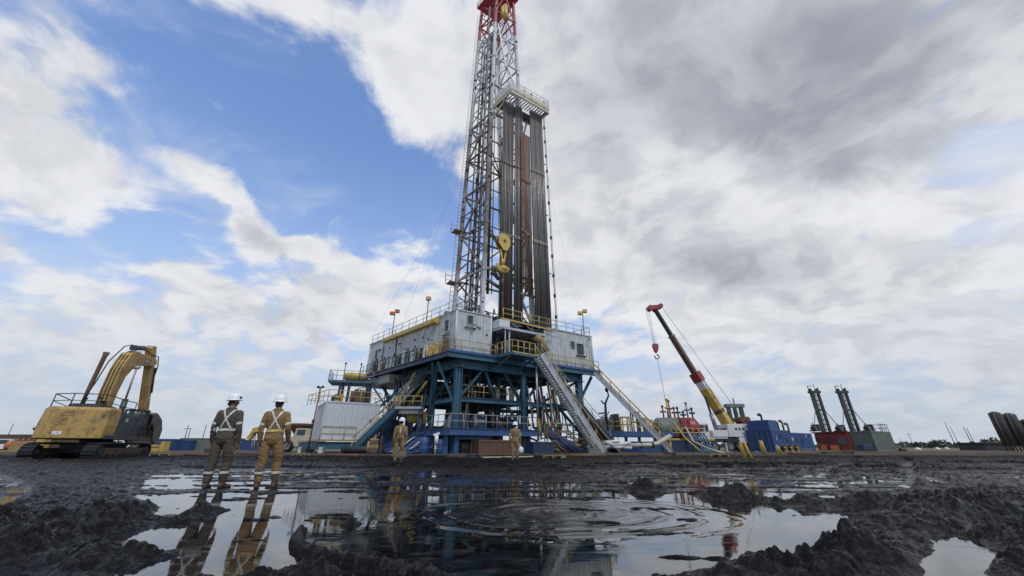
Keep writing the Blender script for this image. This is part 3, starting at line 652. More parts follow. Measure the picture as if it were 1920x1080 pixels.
mb = MB(); mb.hexa([Q(4.3, 1.0, ZF), Q(11.2, 1.0, ZF), Q(11.2, 1.2, ZF), Q(4.3, 1.2, ZF), Q(4.3, 1.0, ZR-.6), Q(11.2, 1.0, ZR-.6), Q(11.2, 1.2, ZR-.6), Q(4.3, 1.2, ZR-.6)])
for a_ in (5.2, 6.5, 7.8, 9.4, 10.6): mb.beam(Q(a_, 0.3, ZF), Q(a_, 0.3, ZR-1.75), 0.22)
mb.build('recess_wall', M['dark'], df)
mb = MB(); mb.beam(Q(5.3, -1.4, ZF), Q(5.3, -1.4, ZR-1.75), 0.16); mb.beam(Q(4.7, -1.5, ZF), Q(4.7, -1.5, ZR-1.75), 0.12); mb.build('post', M['steel_pale'], df)
rail('handrail', [Q(0.1, 19.9, ZR), Q(0.1, 0.1, ZR), Q(2.4, 0.1, ZR)], M['rail_grey'], hl, 1.15, 1.6, 0.035)
rail('handrail', [Q(12.3, 0.1, ZR), Q(18.9, 0.1, ZR), Q(18.9, 8.9, ZR)], M['rail_grey'], hr, 1.15, 1.3, 0.035)
# ---- substructure
sub = thing('substructure', Q(0, 0, 0.2), 'teal steel substructure of columns, girders and cross braces under the rig houses', 'rig substructure')
mb = MB()
for a0, a1, b0, b1, z in ((-0.9, 4.3, -0.5, 20.2, ZF-0.16), (4.35, 19.4, -0.5, 12, ZF-0.16)):
    mb.hexa([Q(a0, b0, z), Q(a1, b0, z), Q(a1, b1, z), Q(a0, b1, z), Q(a0, b0, z+.12), Q(a1, b0, z+.12), Q(a1, b1, z+.12), Q(a0, b1, z+.12)])
mb.build('deck_plate', M['blue_dark'], sub)
for p, q_, w, h, mt in ((Q(-0.9, -0.55, ZF-.42), Q(19.4, -0.55, ZF-.42), .25, .55, 'teal'), (Q(-0.95, -0.6, ZF-.42), Q(-0.95, 20.2, ZF-.42), .25, .5, 'blue_dark'),
                    (Q(0.8, 0.4, ZF-1.0), Q(17.4, 0.4, ZF-1.0), .4, .95, 'teal'), (Q(0.8, -.3, ZF-1.0), Q(0.8, 12, ZF-1.0), .4, .9, 'teal'), (Q(4.3, 0, ZF-.9), Q(4.3, 16, ZF-.9), .35, .6, 'teal'),
                    (Q(8.6, 0, ZF-1.), Q(8.6, 12, ZF-1.), .35, .7, 'teal'), (Q(16.7, 0, ZF-1.), Q(16.7, 12, ZF-1.), .35, .7, 'teal'), (Q(0, 5, ZF-.8), Q(17, 5, ZF-.8), .35, .7, 'teal'),
                    (Q(0, 10, ZF-.8), Q(17, 10, ZF-.8), .35, .7, 'teal'), (Q(-0.8, 15, ZF-.6), Q(4.3, 15, ZF-.6), .3, .5, 'blue_dark'), (Q(-0.8, 19.6, ZF-.6), Q(4.3, 19.6, ZF-.6), .3, .5, 'blue_dark')):
    mb = MB(); mb.ibeam(p, q_, w, h); mb.build('girder', M[mt], sub)
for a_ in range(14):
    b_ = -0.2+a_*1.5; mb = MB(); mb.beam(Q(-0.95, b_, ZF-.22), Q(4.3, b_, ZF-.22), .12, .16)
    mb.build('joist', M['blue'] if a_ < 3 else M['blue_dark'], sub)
cols = [(0.8, 0.4), (8.56, 0.4), (16.7, 0.4), (0.8, 4.6), (0.8, 9.2), (7.9, 3.6), (8.6, 9.2), (16.7, 9.2), (0.8, 12.5), (8.6, 14), (4.5, 7)]
for i, (a_, b_) in enumerate(cols):
    w = 0.62 if i in (0, 2) else 0.45
    mb = MB(); p = Q(a_, b_, 0.15); q_ = Q(a_, b_, ZF-1.4)
    mb.beam(p, q_, w*0.96, w*0.5); mb.beam(p+RU*w*0.5, q_+RU*w*0.5, w*0.12, w) if 0 else None
    d = RW
    for s_ in (-1, 1): mb.beam(p+d*s_*w*0.5, q_+d*s_*w*0.5, w*0.95, w*0.12, up=RW)
    mb.beam(q_, q_+V((0, 0, 0.1)), w*1.5); mb.beam(p-V((0, 0, .1)), p+V((0, 0, 0.08)), w*1.9)
    mb.build('column', M['teal'], sub)
# braces, low and high tiers
ZM = 5.0
def br(a0, b0, z0, a1, b1, z1, w=0.26, mt='teal'):
    mb = MB(); mb.ibeam(Q(a0, b0, z0), Q(a1, b1, z1), w, w*0.9); mb.build('brace', M[mt], sub)
for a0, b0, z0, a1, b1, z1 in ((-0.85, 1.4, ZF-.9, 0.7, 0.5, ZM-.6), (-0.8, 2.4, ZF-.8, 0.7, 4.4, ZM+.4), (0.9, .5, ZM, 3.6, .5, ZF-1.4), (3.9, .5, ZF-1.4, 5.2, .5, ZM), (8.4, .5, ZM, 6.2, .5, ZF-1.4), (8.7, .5, ZM, 11.5, .5, ZF-1.3),
        (14.2, .5, ZF-1.3, 16.6, .5, ZM), (0.8, 4.6, ZM, 0.8, .6, ZF-1.4), (0.8, 4.7, ZM, 0.8, 9, ZF-1.4), (.8, 9.2, ZM, .8, 4.8, ZF-1.4), (.8, 9.4, ZM, .8, 12.3, ZF-1.4), (.8, 12.5, ZM, 0.8, 17.5, ZF-.8), (.8, 12.5, 3.5, 2.2, 19.4, ZF-.8),
        (8.6, 9.2, ZM, 8.6, .6, ZF-1.4), (16.7, 9.2, ZM, 16.7, .6, ZF-1.4), (16.9, .4, ZM+1, 19, .4, ZF-.6), (16.7, .4, 2, 13.2, .4, ZM), (8.4, 3.6, 2.2, 5.8, 3.6, ZM), (4.5, 7, ZM, 8.5, 9.2, ZF-1.3), (0.8, 9.2, ZM, 4.5, 7, ZF-1.3),
        (7.9, 3.6, ZF-1.3, 4.6, 7, ZM), (8.4, .5, 2.4, 6.6, .5, ZM-.3), (8.6, 14, 2, 16.7, 9.2, ZM), (0.8, 9.2, 1.5, 0.8, 4.7, ZM-.3), (.8, 12.4, 1.5, .8, 9.3, ZM-.3)):
    br(a0, b0, z0, a1, b1, z1)
for p, q_ in (((.8, .4), (17, .4)), ((.8, .4), (.8, 12.5)), ((8.6, .4), (8.6, 14)), ((0.8, 9.2), (16.7, 9.2)), ((0.8, 4.6), (8, 4.6)), ((16.7, .4), (16.7, 9.2))):
    mb = MB(); mb.ibeam(Q(p[0], p[1], ZM), Q(q_[0], q_[1], ZM), .3, .42); mb.build('girder', M['teal'], sub)
# mid platform
mb = MB(); mb.hexa([Q(1.2, .7, ZM+.22), Q(8.2, .7, ZM+.22), Q(8.2, 8.8, ZM+.22), Q(1.2, 8.8, ZM+.22), Q(1.2, .7, ZM+.3), Q(8.2, .7, ZM+.3), Q(8.2, 8.8, ZM+.3), Q(1.2, 8.8, ZM+.3)])
mb.build('mid_deck', M['dark'], sub)
rail('handrail', [Q(1.3, .8, ZM+.3), Q(8.1, .8, ZM+.3)], M['rail_yellow'], sub, 1.15, 1.3, .035)
rail('handrail', [Q(1.3, 8.6, ZM+.3), Q(1.3, .8, ZM+.3)], M['rail_yellow'], sub, 1.15, 1.5, .035)
# walkways on the deck edges
rail('handrail', [Q(-0.85, 20, ZF), Q(-0.85, 5.2, ZF)], M['dark'], sub, 1.15, 1.0, .035)
rail('handrail', [Q(-0.85, 5.2, ZF), Q(-0.85, -.5, ZF), Q(4.3, -.5, ZF)], M['rail_yellow'], sub, 1.15, 1.4, .04)
rail('handrail', [Q(11.6, -.5, ZF), Q(19.3, -.5, ZF)], M['rail_yellow'], sub, 1.15, 1.4, .04)
mb = MB(); mb.hexa([Q(-.9, -.75, ZF-.2), Q(19.4, -.75, ZF-.2), Q(19.4, -.62, ZF-.2), Q(-.9, -.62, ZF-.2), Q(-.9, -.75, ZF+.05), Q(19.4, -.75, ZF+.05), Q(19.4, -.62, ZF+.05), Q(-.9, -.62, ZF+.05)])
mb.build('toe_board', M['blue'], sub)
# ---- lower blue platform
lp = thing('lower_platform', Q(0, 0, .2), 'low bright blue steel platform with grey handrails at the foot of the rig', 'platform')
mb = MB()
for a0, a1, b0, b1 in ((-0.3, 9.4, -.6, .1), (-.3, .3, .1, 3.6), (.3, 9.4, .1, 12)):
    mb.hexa([Q(a0, b0, 1.98), Q(a1, b0, 1.98), Q(a1, b1, 1.98), Q(a0, b1, 1.98), Q(a0, b0, 2.32), Q(a1, b0, 2.32), Q(a1, b1, 2.32), Q(a0, b1, 2.32)])
mb.build('deck', M['blue_dark'], lp)
for p, q_ in ((Q(-.4, -.68, 2.06), Q(9.5, -.68, 2.06)), (Q(-.4, -.68, 2.06), Q(-.4, 3.7, 2.06))):
    mb = MB(); mb.ibeam(p, q_, .26, .62); d = (q_-p).normalized()
    for i in range(8): mb.beam(p.lerp(q_, (i+.5)/8)-V((0, 0, .28)), p.lerp(q_, (i+.5)/8)+V((0, 0, .28)), .24, .03)
    mb.build('edge_girder', M['blue'], lp)
mb = MB(); mb.ibeam(Q(.9, -.2, 1.55), Q(4.2, -.2, 1.55), .3, .3); mb.build('edge_girder', M['blue'], lp)
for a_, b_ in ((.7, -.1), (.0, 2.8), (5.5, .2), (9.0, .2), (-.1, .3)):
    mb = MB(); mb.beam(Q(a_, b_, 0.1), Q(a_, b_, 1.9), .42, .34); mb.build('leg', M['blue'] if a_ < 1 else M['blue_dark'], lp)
rail('handrail', [Q(-.3, 4.6, 2.33), Q(-.3, -.6, 2.33), Q(9.4, -.6, 2.33)], M['rail_grey'], lp, 1.25, 1.15, .04)
mb = MB()
for i in range(6):   # raking blue struts at the left end
    b_ = 3.7+i*0.75; mb.beam(Q(-.5, b_-.2, 2.1), Q(-2.2, b_+1.8, .25), .16, .3 if i % 2 else .14)
mb.build('raking_strut', M['blue'], lp)
# ---- landing platform under the V door
ld = thing('stair_landing', Q(4.3, -3, ZF), 'small landing with yellow railing sticking out under the drill floor at the stair head', 'landing')
mb = MB(); mb.add([Q(4.2, -3.2, ZF-.1), Q(7.3, -3.0, ZF-.1), Q(7.9, -.8, ZF-.1), Q(4.2, -.8, ZF-.1), Q(4.2, -3.2, ZF), Q(7.3, -3.0, ZF), Q(7.9, -.8, ZF), Q(4.2, -.8, ZF)], [(3, 2, 1, 0), (4, 5, 6, 7), (0, 1, 5, 4), (1, 2, 6, 5), (2, 3, 7, 6), (3, 0, 4, 7)])
mb.build('floor_plate', M['steel'], ld)
mb = MB(); mb.beam(Q(4.15, -3.25, ZF-.12), Q(7.35, -3.05, ZF-.12), .12, .3); mb.beam(Q(4.15, -3.25, ZF-.12), Q(4.15, -.8, ZF-.12), .12, .3); mb.beam(Q(4.3, -2.8, ZF-.3), Q(4.3, -.5, ZF-1.4), .14); mb.beam(Q(7, -2.8, ZF-.3), Q(7, -.5, ZF-1.4), .14)
mb.build('bracket', M['teal'], ld)
mb = MB(); mb.beam(Q(4.1, -3.3, ZF+.02), Q(7.4, -3.1, ZF+.02), .05, .1); mb.build('toe_board', M['yellow'], ld)
rail('handrail', [Q(4.2, -.9, ZF), Q(4.2, -3.15, ZF), Q(7.2, -2.98, ZF)], M['rail_yellow'], ld, 1.25, .75, .045)
# ---- stairs
def stairs(label, top, bot, wdir, width, mstr, mrail, group='stairways of the rig', hr=(1, 1), strh=.34, tread_mat='steel', n=None, rsp=1.4):
    top = V(top); bot = V(bot); wdir = V(wdir).normalized()
    t = thing('stairway', bot, label, 'stairway', group)
    for s_ in (0, 1):
        mb = MB(); o = wdir*width*s_; mb.ibeam(top+o, bot+o, .10, strh); mb.build('stringer', M[mstr], t)
    n = n or int((top.z-bot.z)/.24); run = (top-bot); hd = V((run.x, run.y, 0)).normalized()
    base = None
    for i in range(n):
        c = bot.lerp(top, (i+.5)/n)
        if base is None:
            mb = MB(); mb.beam(c+wdir*.06, c+wdir*(width-.06), .26, .035); base = mb.build('tread', M[tread_mat], t); c0 = c
        else:
            o = base.copy(); COL.objects.link(o); o.parent = t; o.location = c-c0
    for s_ in (0, 1):
        if hr[s_]:
            o = wdir*width*s_; rail('handrail', [bot+o, top+o], M[mrail], t, 1.1, rsp, .038)
    return t
zg = 0.22
stairs('steep silver stairway nearest the camera running down right from the yellow landing', Q(7.2, -3.0, ZF-.05), Q(14.6, -3.2, zg), V((.545, -.839, 0)), -1.1 if 0 else 1.1, 'steel_pale', 'rail_yellow', strh=.7)
ramp_t = thing('pipe_ramp', Q(18, -1.3, zg), 'dark worn pipe slide running down to the ground just behind the silver stairway', 'ramp')
tp, bt_ = Q(9.0, -1.0, ZF+.6), Q(18.8, -2.2, zg)
mb = MB(); wd = V((.545, -.839, 0))
for s_ in (-.55, .55): mb.ibeam(tp+wd*s_, bt_+wd*s_, .3, .45)
mb.build('side_beam', M['steel'], ramp_t)
mb = MB(); mb.beam(tp+V((0, 0, -.05)), bt_+V((0, 0, -.05)), 1.0, .08)
for i in range(36): c = tp.lerp(bt_, (i+.5)/36); mb.beam(c-wd*.5+V((0, 0, .04)), c+wd*.5+V((0, 0, .04)), .1, .1)
mb.build('slide_plate', M['rust'], ramp_t)
mb = MB(); mb.path([Q(8.6, -1.4, ZF+2.6), Q(9.4, -1.5, ZF+2.2), Q(10.0, -1.5, ZF+1.0)], .45, 10); mb.build('ramp_hood', M['tan_hose'], ramp_t)
for k in (-.5, .5): rail('handrail', [bt_+wd*k+V((0, 0, .2)), tp+wd*k+V((0, 0, .2))], M['rail_grey'], ramp_t, 1.1, 1.5, .035)
stairs('long grey stairway running down right from the right hand rig house', Q(19.2, .2, ZF-.1), V((17.5, 44.2, zg)), V((-.3, -.95, 0)), 1.1, 'steel_pale', 'rail_yellow', strh=.45)
# ------------------------------------------------------------------ derrick
dk = thing('derrick', Q(4.5, 2.2, ZR), 'tall tapering lattice derrick, worn white below and red at the top', 'derrick')
Zb, Zt = ZR, 82.5
base = [V((-3.45, 40, 0)), None, None, None]
base = [V((-3.45, 40, 0)), V((-3.45, 40, 0))+RW*7.35, V((-3.45, 40, 0))+RW*7.35+RU*5.6, V((-3.45, 40, 0))+RU*5.6]
tf = V((-2.95, 42.8, 0)); topc = [tf, tf+RW*3.75, tf+RW*3.75+RU*4.4, tf+RU*4.4]
def dp(i, z):
    t = (z-Zb)/(Zt-Zb); p = base[i].lerp(topc[i], t); return V((p.x, p.y, z))
for i in range(4):
    mb = MB(); p, q_ = dp(i, Zb), dp(i, Zt+1); mb.beam(p, q_, .42, .42, up=RW)
    for k in range(10): c = dp(i, Zb+(Zt-Zb)*k/10); mb.beam(c-V((0, 0, .25)), c+V((0, 0, .25)), .54, .54, up=RW)
    mb.build('leg', M['derrick'], dk)
NB = 10; lv = [Zb+(Zt-Zb)*k/NB for k in range(NB+1)]
def dbeam(p, q_, w, nm='brace'):
    mb = MB(); mb.beam(p, q_, w, w); mb.build(nm, M['derrick'], dk)
for k in range(NB):
    z0, z1 = lv[k], lv[k+1]; zm = (z0+z1)/2
    for i, j in ((3, 0), (0, 1), (1, 2), (2, 3)):
        if (i, j) == (0, 1) and z1 < 50: continue
        if k: dbeam(dp(i, z0), dp(j, z0), .22)
        sw_ = (k % 2 == 0)
        if i != 0:
            p, q_ = (dp(i, z0), dp(j, z1)) if sw_ else (dp(i, z1), dp(j, z0))
            dbeam(p, q_, .2)
            mid = p.lerp(q_, .5); dbeam(mid, dp(i, z1 if sw_ else z0).lerp(dp(j, z1 if sw_ else z0), .5), .12, 'sub_brace'); dbeam(mid, dp(i, zm), .12, 'sub_brace')
            dbeam(dp(j, zm), mid, .12, 'sub_brace')
        else:
            mid = dp(0, z1).lerp(dp(1, z1), .5)
            dbeam(dp(0, z0), mid, .2); dbeam(dp(1, z0), mid, .2)
    if k in (2, 4, 6):
        for i in (0, 1): dbeam(dp(i, z0).lerp(dp(3-i, z0), 0), dp(2 if i == 0 else 3, z0), .14, 'sub_brace')
# lower front A brace seen behind the pipe racks
dbeam(dp(1, Zb+.2), dp(1, Zb+7).lerp(dp(0, Zb+7), .45), .26); dbeam(dp(1, Zb+7), dp(1, Zb+.2).lerp(dp(0, Zb+.2), .45), .26)
dbeam(dp(1, Zb+7), dp(0, Zb+7), .26)
mb = MB()   # crown platform with rails and sheaves
c4 = [dp(i, Zt) for i in range(4)]; cc = sum(c4, V())/4
o4 = [cc+(c-cc)*1.35 for c in c4]; mb.hexa([V((p.x, p.y, Zt)) for p in o4]+[V((p.x, p.y, Zt+.35)) for p in o4]); mb.build('crown_platform', M['derrick'], dk)
rail('crown_rail', [V((p.x, p.y, Zt+.35)) for p in o4+[o4[0]]], M['rail_grey'], dk, 1.3, 1.0, .05)
for s_ in (-.5, 0, .5):
    mb = MB(); mb.tube(cc+V((s_, 0, 1.0)), cc+V((s_+.22, 0.05, 1.0)), 1.0, 16); mb.build('sheave', M['yellow'], dk)
mb = MB(); mb.tube(dp(0, 75).lerp(dp(1, 75), .55), dp(0, 79).lerp(dp(1, 79), .5), .5, 8); mb.tube(dp(0, 75).lerp(dp(1, 75), .35), dp(0, 78).lerp(dp(1, 78), .35), .35, 8); mb.build('crown_motor', M['yellow'], dk)
# inner red vee under the crown
for i, j in ((0, 1), (1, 0)): dbeam(dp(i, 72).lerp(dp(j, 72), .12), dp(0, 61).lerp(dp(1, 61), .5), .26)
# guide rail, ladder and service pipes inside the mast
for a_, b_, r0, mt, z1 in ((5.9, 3.2, .18, 'brown', 74), (6.3, 3.0, .07, 'steel', 72), (11.9, 2.6, .16, 'white', 60), (5.0, 4.0, .14, 'steel', 78), (5.3, 5.4, .1, 'brown', 55)):
    mb = MB(); p = Q(a_, b_, ZR+4 if a_ < 6.5 and a_ > 5.8 else ZR); k = (z1-ZR)/(Zt-Zb); s0 = sum(base, V())/4; s1 = sum(topc, V())/4
    top_ = V((p.x, p.y, z1))+(s1-s0)*k*.8+(V((s0.x, s0.y, 0))-V((p.x, p.y, 0)))*k*.3; mb.tube(p, top_, r0, 8); mb.build('service_pipe', M[mt], dk)
random.seed(77)
for k in range(NB):
    for j in range(3):
        z = lv[k]+random.uniform(.5, 6); p = dp(3, z).lerp(dp(2, z), random.uniform(0, .45)); q_ = dp(0, z+random.uniform(-2, 3)).lerp(dp(1, z), random.uniform(0, .12)); mb = MB(); mb.tube(p, q_, random.uniform(.04, .11), 6); mb.build('inner_strut', M[random.choice(['brown', 'steel', 'derrick', 'dark'])], dk)
for a_, b_, r0, mt in ((5.0, 2.8, .22, 'brown'), (4.9, 6.2, .12, 'steel'), (5.6, 5.0, .2, 'dark'), (6.0, 6.9, .13, 'brown')):
    p = Q(a_, b_, ZR); c0 = sum(base, V())/4; f = (p-V((c0.x, c0.y, ZR))); c1 = sum(topc, V())/4; mb = MB(); mb.tube(p, V((c1.x, c1.y, 70))+f*.68, r0, 8); mb.build('service_pipe', M[mt], dk)
def ladder(p, q_, w=.45, side=RW):
    mb = MB(); p = V(p); q_ = V(q_)
    for s_ in (-.5, .5): mb.tube(p+side*w*s_, q_+side*w*s_, .04, 5)
    n = int((q_-p).length/.6)
    for i in range(n): c = p.lerp(q_, i/n); mb.tube(c-side*w/2, c+side*w/2, .025, 4)
    return mb
off = (RU*.7-RW*.5)
lad = ladder(dp(3, Zb)+off*.6, dp(3, Zt-2)+off*.6, .5, RW); lad.build('ladder', M['steel'], dk)
for z_ in (28.5, 20.5):
    p = dp(3, z_)+off*.4
    mb = MB(); mb.beam(p-RW*.9, p+RW*.9, 1.3, .12); mb.build('rest_platform', M['steel'], dk)
    rail('rest_rail', [p-RW*.9-RU*.0-V((.3, .3, 0)), p-RW*.9+RU*.6, p+RU*.6], M['rail_grey'], dk, 1.3, .8, .04)
random.seed(5)
for i in range(60):     # junction boxes, lamps and brackets bolted on the mast
    z = random.uniform(Zb+2, Zt-2); k = random.choice([(3, 0), (1, 2), (3, 0)]); p = dp(k[0], z).lerp(dp(k[1], z), random.choice([0, 0, 1, .5]))
    mb = MB(); mb.beam(p, p+V((random.uniform(-.2, .2), -.3, random.uniform(.2, .4))), random.uniform(.15, .35)); mb.build('mast_fitting', M['dark'], dk)
random.seed(15)
for i in range(46):     # clutter at the mast foot: winches, valves, guards
    mb = MB(); a_ = random.uniform(2.9, 6.2); b_ = random.uniform(2.4, 7.5); z = ZR+random.uniform(0, 2.6); r0 = random.uniform(.15, .42)
    if i % 2: mb.ell(Q(a_, b_, z), r0, r0, r0*1.1, 8)
    else: mb.path([Q(a_, b_, ZR), Q(a_+.2, b_, z), Q(a_+random.uniform(-.8, .8), b_+.5, z+random.uniform(-.5, 1.0))], .07, 6)
    mb.build('mast_gear', M['steel_pale' if i % 3 else 'dark'], dk)
# ---- racking board
rb = thing('racking_board', Q(5.88, -.98, 50), 'white caged racking board high on the derrick above the hanging pipe', 'platform')
A0, A1, B0, B1, ZB = 5.88, 12.9, -.98, 2.6, 50.0
def bar(p, q_, w, h=None): return MB().beam(p, q_, w, h or w)
mb = MB(); mb.ibeam(Q(A0, B0, ZB-.7), Q(A1, B0, ZB-.7), .2, .7); mb.ibeam(Q(A0, B0, ZB-.7), Q(A0, B1+.6, ZB-.7), .2, .6); mb.ibeam(Q(A1, B0, ZB-.7), Q(A1, B1, ZB-.7), .2, .6); mb.ibeam(Q(A0, B1, ZB-.7), Q(A1, B1, ZB-.7), .2, .5)
mb.build('frame_beam', M['cream'], rb)
mb = MB()
for i in range(15): a_ = A0+.3+i*.46; mb.beam(Q(a_, B0+.1, ZB-.55), Q(a_, B0+1.9, ZB-.55), .12, .12)
mb.hexa([Q(A0, B1-1.2, ZB-.5), Q(A1, B1-1.2, ZB-.5), Q(A1, B1, ZB-.5), Q(A0, B1, ZB-.5), Q(A0, B1-1.2, ZB-.4), Q(A1, B1-1.2, ZB-.4), Q(A1, B1, ZB-.4), Q(A0, B1, ZB-.4)])
mb.build('finger', M['steel'], rb)
for (pa, pb, n) in ((Q(A0, B0-.03, ZB-.3), Q(A0+2.3, B0-.03, ZB-.3), 14), (Q(A0-.03, B0, ZB-.3), Q(A0-.03, B1, ZB-.3), 20)):
    mb = MB()
    for i in range(n+1): c = pa.lerp(pb, i/n); mb.tube(c, c+V((0, 0, 1.9)), .028, 4)
    for z in (0.0, .45, .95, 1.45, 1.9): mb.beam(pa+V((0, 0, z)), pb+V((0, 0, z)), .05, .07)
    mb.build('wind_screen', M['wall_pale'], rb)
mb = MB(); mb.beam(Q(A0, B0-.08, ZB+.25), Q(A1, B0-.08, ZB+.12), .04, .75); mb.beam(Q(A0-.09, B0, ZB+.3), Q(A0-.09, B1, ZB+.3), .04, 1.1); mb.build('kick_screen', M['cream'], rb)
rail('handrail', [Q(A0+2.3, B0, ZB-.3), Q(A1, B0, ZB-.3), Q(A1, B1, ZB-.3)], M['white'], rb, 2.0, .8, .05, mid=2)
mb = MB(); random.seed(2)
for i in range(12): a_ = random.uniform(A0+2.4, A1-.4); mb.beam(Q(a_, B0+.4, ZB-.3), Q(a_, B0+.4, ZB+random.uniform(.5, 1.8)), random.uniform(.15, .4))
mb.build('rack_gear', M['yellow'], rb)
for z_ in (1,):
    bar(Q(A1-1.2, B1-.2, ZB-.7), Q(A1-1.6, B1+.6, ZB-5), .22).build('knee_brace', M['cream'], rb); mb = MB(); mb.beam(Q(A0+.4, B0+1.4, ZB-.7), Q(A0-.2, B1+.8, ZB-3.4), .2); mb.build('knee_brace', M['cream'], rb)
random.seed(90)
for i in range(44):     # extra thin braces, cable drops and brackets in the substructure
    a_ = random.uniform(.9, 9.5); b_ = random.uniform(.6, 9); z = random.uniform(5.4, 8.2)
    mb = MB()
    if i % 3: mb.path([Q(a_, b_, 8.4), Q(a_+.1, b_, z), Q(a_+random.uniform(.5, 2), b_-.1, z-.4), Q(a_+random.uniform(2, 3), b_, 8.3)], .035, 5); mb.build('cable', M[random.choice(['dark', 'steel', 'dark'])], sub)
    else: mb.beam(Q(a_, b_, 2.4), Q(a_+random.uniform(-.6, .6), b_, z), random.uniform(.06, .16)); mb.build('riser', M[random.choice(['teal', 'steel', 'rust', 'rail_grey', 'blue_dark'])], sub)
for i in range(34):     # boxes, valves and drums under the deck
    a_ = random.uniform(.9, 9.0); b_ = random.uniform(.7, 8); z = random.choice([ZM+.3, 2.33, 2.33]); s0 = random.uniform(.2, .6); mb = MB()
    if i % 2: mb.box(-s0, s0, -s0*.7, s0*.7, 0, s0*2, T=None) if 0 else mb.beam(Q(a_, b_, z), Q(a_, b_, z+s0*2.2), s0*1.2, s0)
    else: mb.tube(Q(a_, b_, z), Q(a_, b_, z+s0*2.4), s0*.5, 10); mb.ell(Q(a_, b_, z+s0*2.4), s0*.5, s0*.5, s0*.3, 8)
    mb.build('deck_box', M[random.choice(['dark', 'blue_dark', 'rust', 'steel', 'yellow', 'white', 'green_grey'])], sub)
# ---- racked pipe: every stand its own thing
def pipe(label, a_, b_, at_, bt, z0, z1, mt, r0, grp, n=8):
    mb = MB(); p = Q(a_, b_, z0); q_ = Q(at_, bt, z1)
    mb.tube(p, q_, r0, n)
    for k in (1, 2): c = p.lerp(q_, k/3); mb.tube(c-V((0, 0, .35)), c+V((0, 0, .35)), r0*1.28, n)
    o = mb.build('drill_pipe', M[mt]); tag(o, label, 'drill pipe', grp); return o
paint('pipe_dark', (0.14, 0.12, 0.105), 0.45, 0.5, 0.5, 0.25, 0.5)
paint('pipe_grey', (0.23, 0.21, 0.19), 0.42, 0.5, 0.5, 0.15, 0.5)
paint('pipe_cool_grey', (0.22, 0.21, 0.20), 0.4, 0.4, 0.5, 0.1, 0.5)  # further grey, varies the tone from pipe to pipe
paint('pipe_rust', (0.20, 0.10, 0.055), 0.6, 0.3, 0.5, 0.35, 0.4)
random.seed(21)
def bundle(n, a0, pa, b0, at0, pat, bt, z0, z1, mats, r0, label, grp, row2=True):
    for row in range(2 if row2 else 1):
        for i in range(n):
            j = random.uniform(-.02, .02); zz0 = z0+(random.uniform(-.6, .3) if 'rust' in mats[0] else 0)
            pipe(label, a0+(i+.5*row)*pa+j, b0+.24*row, at0+(i+.5*row)*pat, bt+.24*row, zz0, z1, mats[(i*7+row) % len(mats)], r0, grp)
bundle(8, 6.3, .235, 1.5, 6.15, .24, .9, ZR, 49.2, ('pipe_dark', 'pipe_dark', 'pipe_grey'), .098, 'dark drill pipe stand racked in the leftmost bundle behind the travelling block', 'drill pipes racked in the left bundle')
bundle(6, 8.2, .21, 1.2, 8.1, .21, .7, ZR, 49.2, ('pipe_grey', 'pipe_dark', 'pipe_cool_grey'), .088, 'grey drill pipe stand racked in the bundle beside the rusty ones', 'drill pipes racked in the middle bundle')
bundle(8, 8.9, .215, .7, 8.75, .2, .3, 18.3, 43.5, ('pipe_rust', 'pipe_rust', 'pipe_dark', 'pipe_rust'), .08, 'rust brown pipe hanging short of the floor in the middle of the rack', 'rusty pipes in the middle of the rack', False)
bundle(10, 10.7, .24, .45, 10.4, .235, .2, ZR-.1, 49.2, ('pipe_grey', 'pipe_dark', 'pipe_cool_grey', 'pipe_grey'), .1, 'grey drill pipe stand racked in the tall right hand bundle', 'drill pipes racked in the right bundle')
rs = thing('pipe_spacer', Q(9, .8, 18), 'dark steel spacer bars holding the racked pipe part way up', 'spacer bar')
for z in (22, 31, 40): mb = MB(); k = (z-ZR)/36; mb.beam(Q(10.4-.2*k, .4-.2*k, z), Q(13.2-.3*k, .4-.2*k, z-.5), .08, .12); mb.build('bar', M['dark'], rs)
mb = MB(); mb.beam(Q(8.9, 1.1, 18), Q(11.4, 1.1, 18), .3, .2); mb.beam(Q(8.9, 1.1, 19.2), Q(11.4, 1.1, 19.2), .1, .1); mb.build('bar', M['steel'], rs)
# outer service line right of the rack, with clamps
sl = thing('service_line', Q(14.4, .4, ZR), 'thin vertical service line with clamps on the right edge of the pipe rack', 'pipe line')
mb = MB(); p, q_ = Q(13.6, .3, ZR), Q(12.95, .2, 49.5); mb.tube(p, q_, .05, 6); mb.tube(p+RW*.22, q_+RW*.18, .03, 5); mb.build('line', M['steel'], sl)
for i in range(12): mb = MB(); c = p.lerp(q_, (i+.6)/12.5); mb.beam(c-V((0, 0, .2)), c+V((0, 0, .2)), .28); mb.build('clamp', M['dark'], sl)
# ---- travelling block and hook
tb = thing('travelling_block', V((-1.2, 40.4, 25)), 'yellow travelling block hanging on the drilling line in front of the racked pipe', 'pulley block')
c = P(943, 458, 40.4); sc = 1.0
ax = RW; up = V((0, 0, 1)); nn = V((RW.y, -RW.x, 0))
prof = [(-.55, 1.55), (.35, 1.55), (1.0, .95), (1.0, -.1), (.45, -1.2), (-.15, -1.2), (-.95, -.2), (-.95, .95)]
for s_ in (-.36, .36): MB().prism([(x*.85, y*.85) for x, y in prof], c+nn*s_, ax, up, nn, .12).build('cheek_plate', M['yellow'], tb)
mb = MB(); mb.tube(c-nn*.28+up*.3, c+nn*.28+up*.3, .85, 20); mb.tube(c-nn*.5+up*.3, c+nn*.5+up*.3, .2, 12); mb.build('sheave', M['rust'], tb)
mb = MB()
for s_ in (-1, 1): mb.beam(c+ax*.38*s_-up*.9+nn*.1, c+ax*.12*s_-up*2.5+nn*.1, .16, .2)
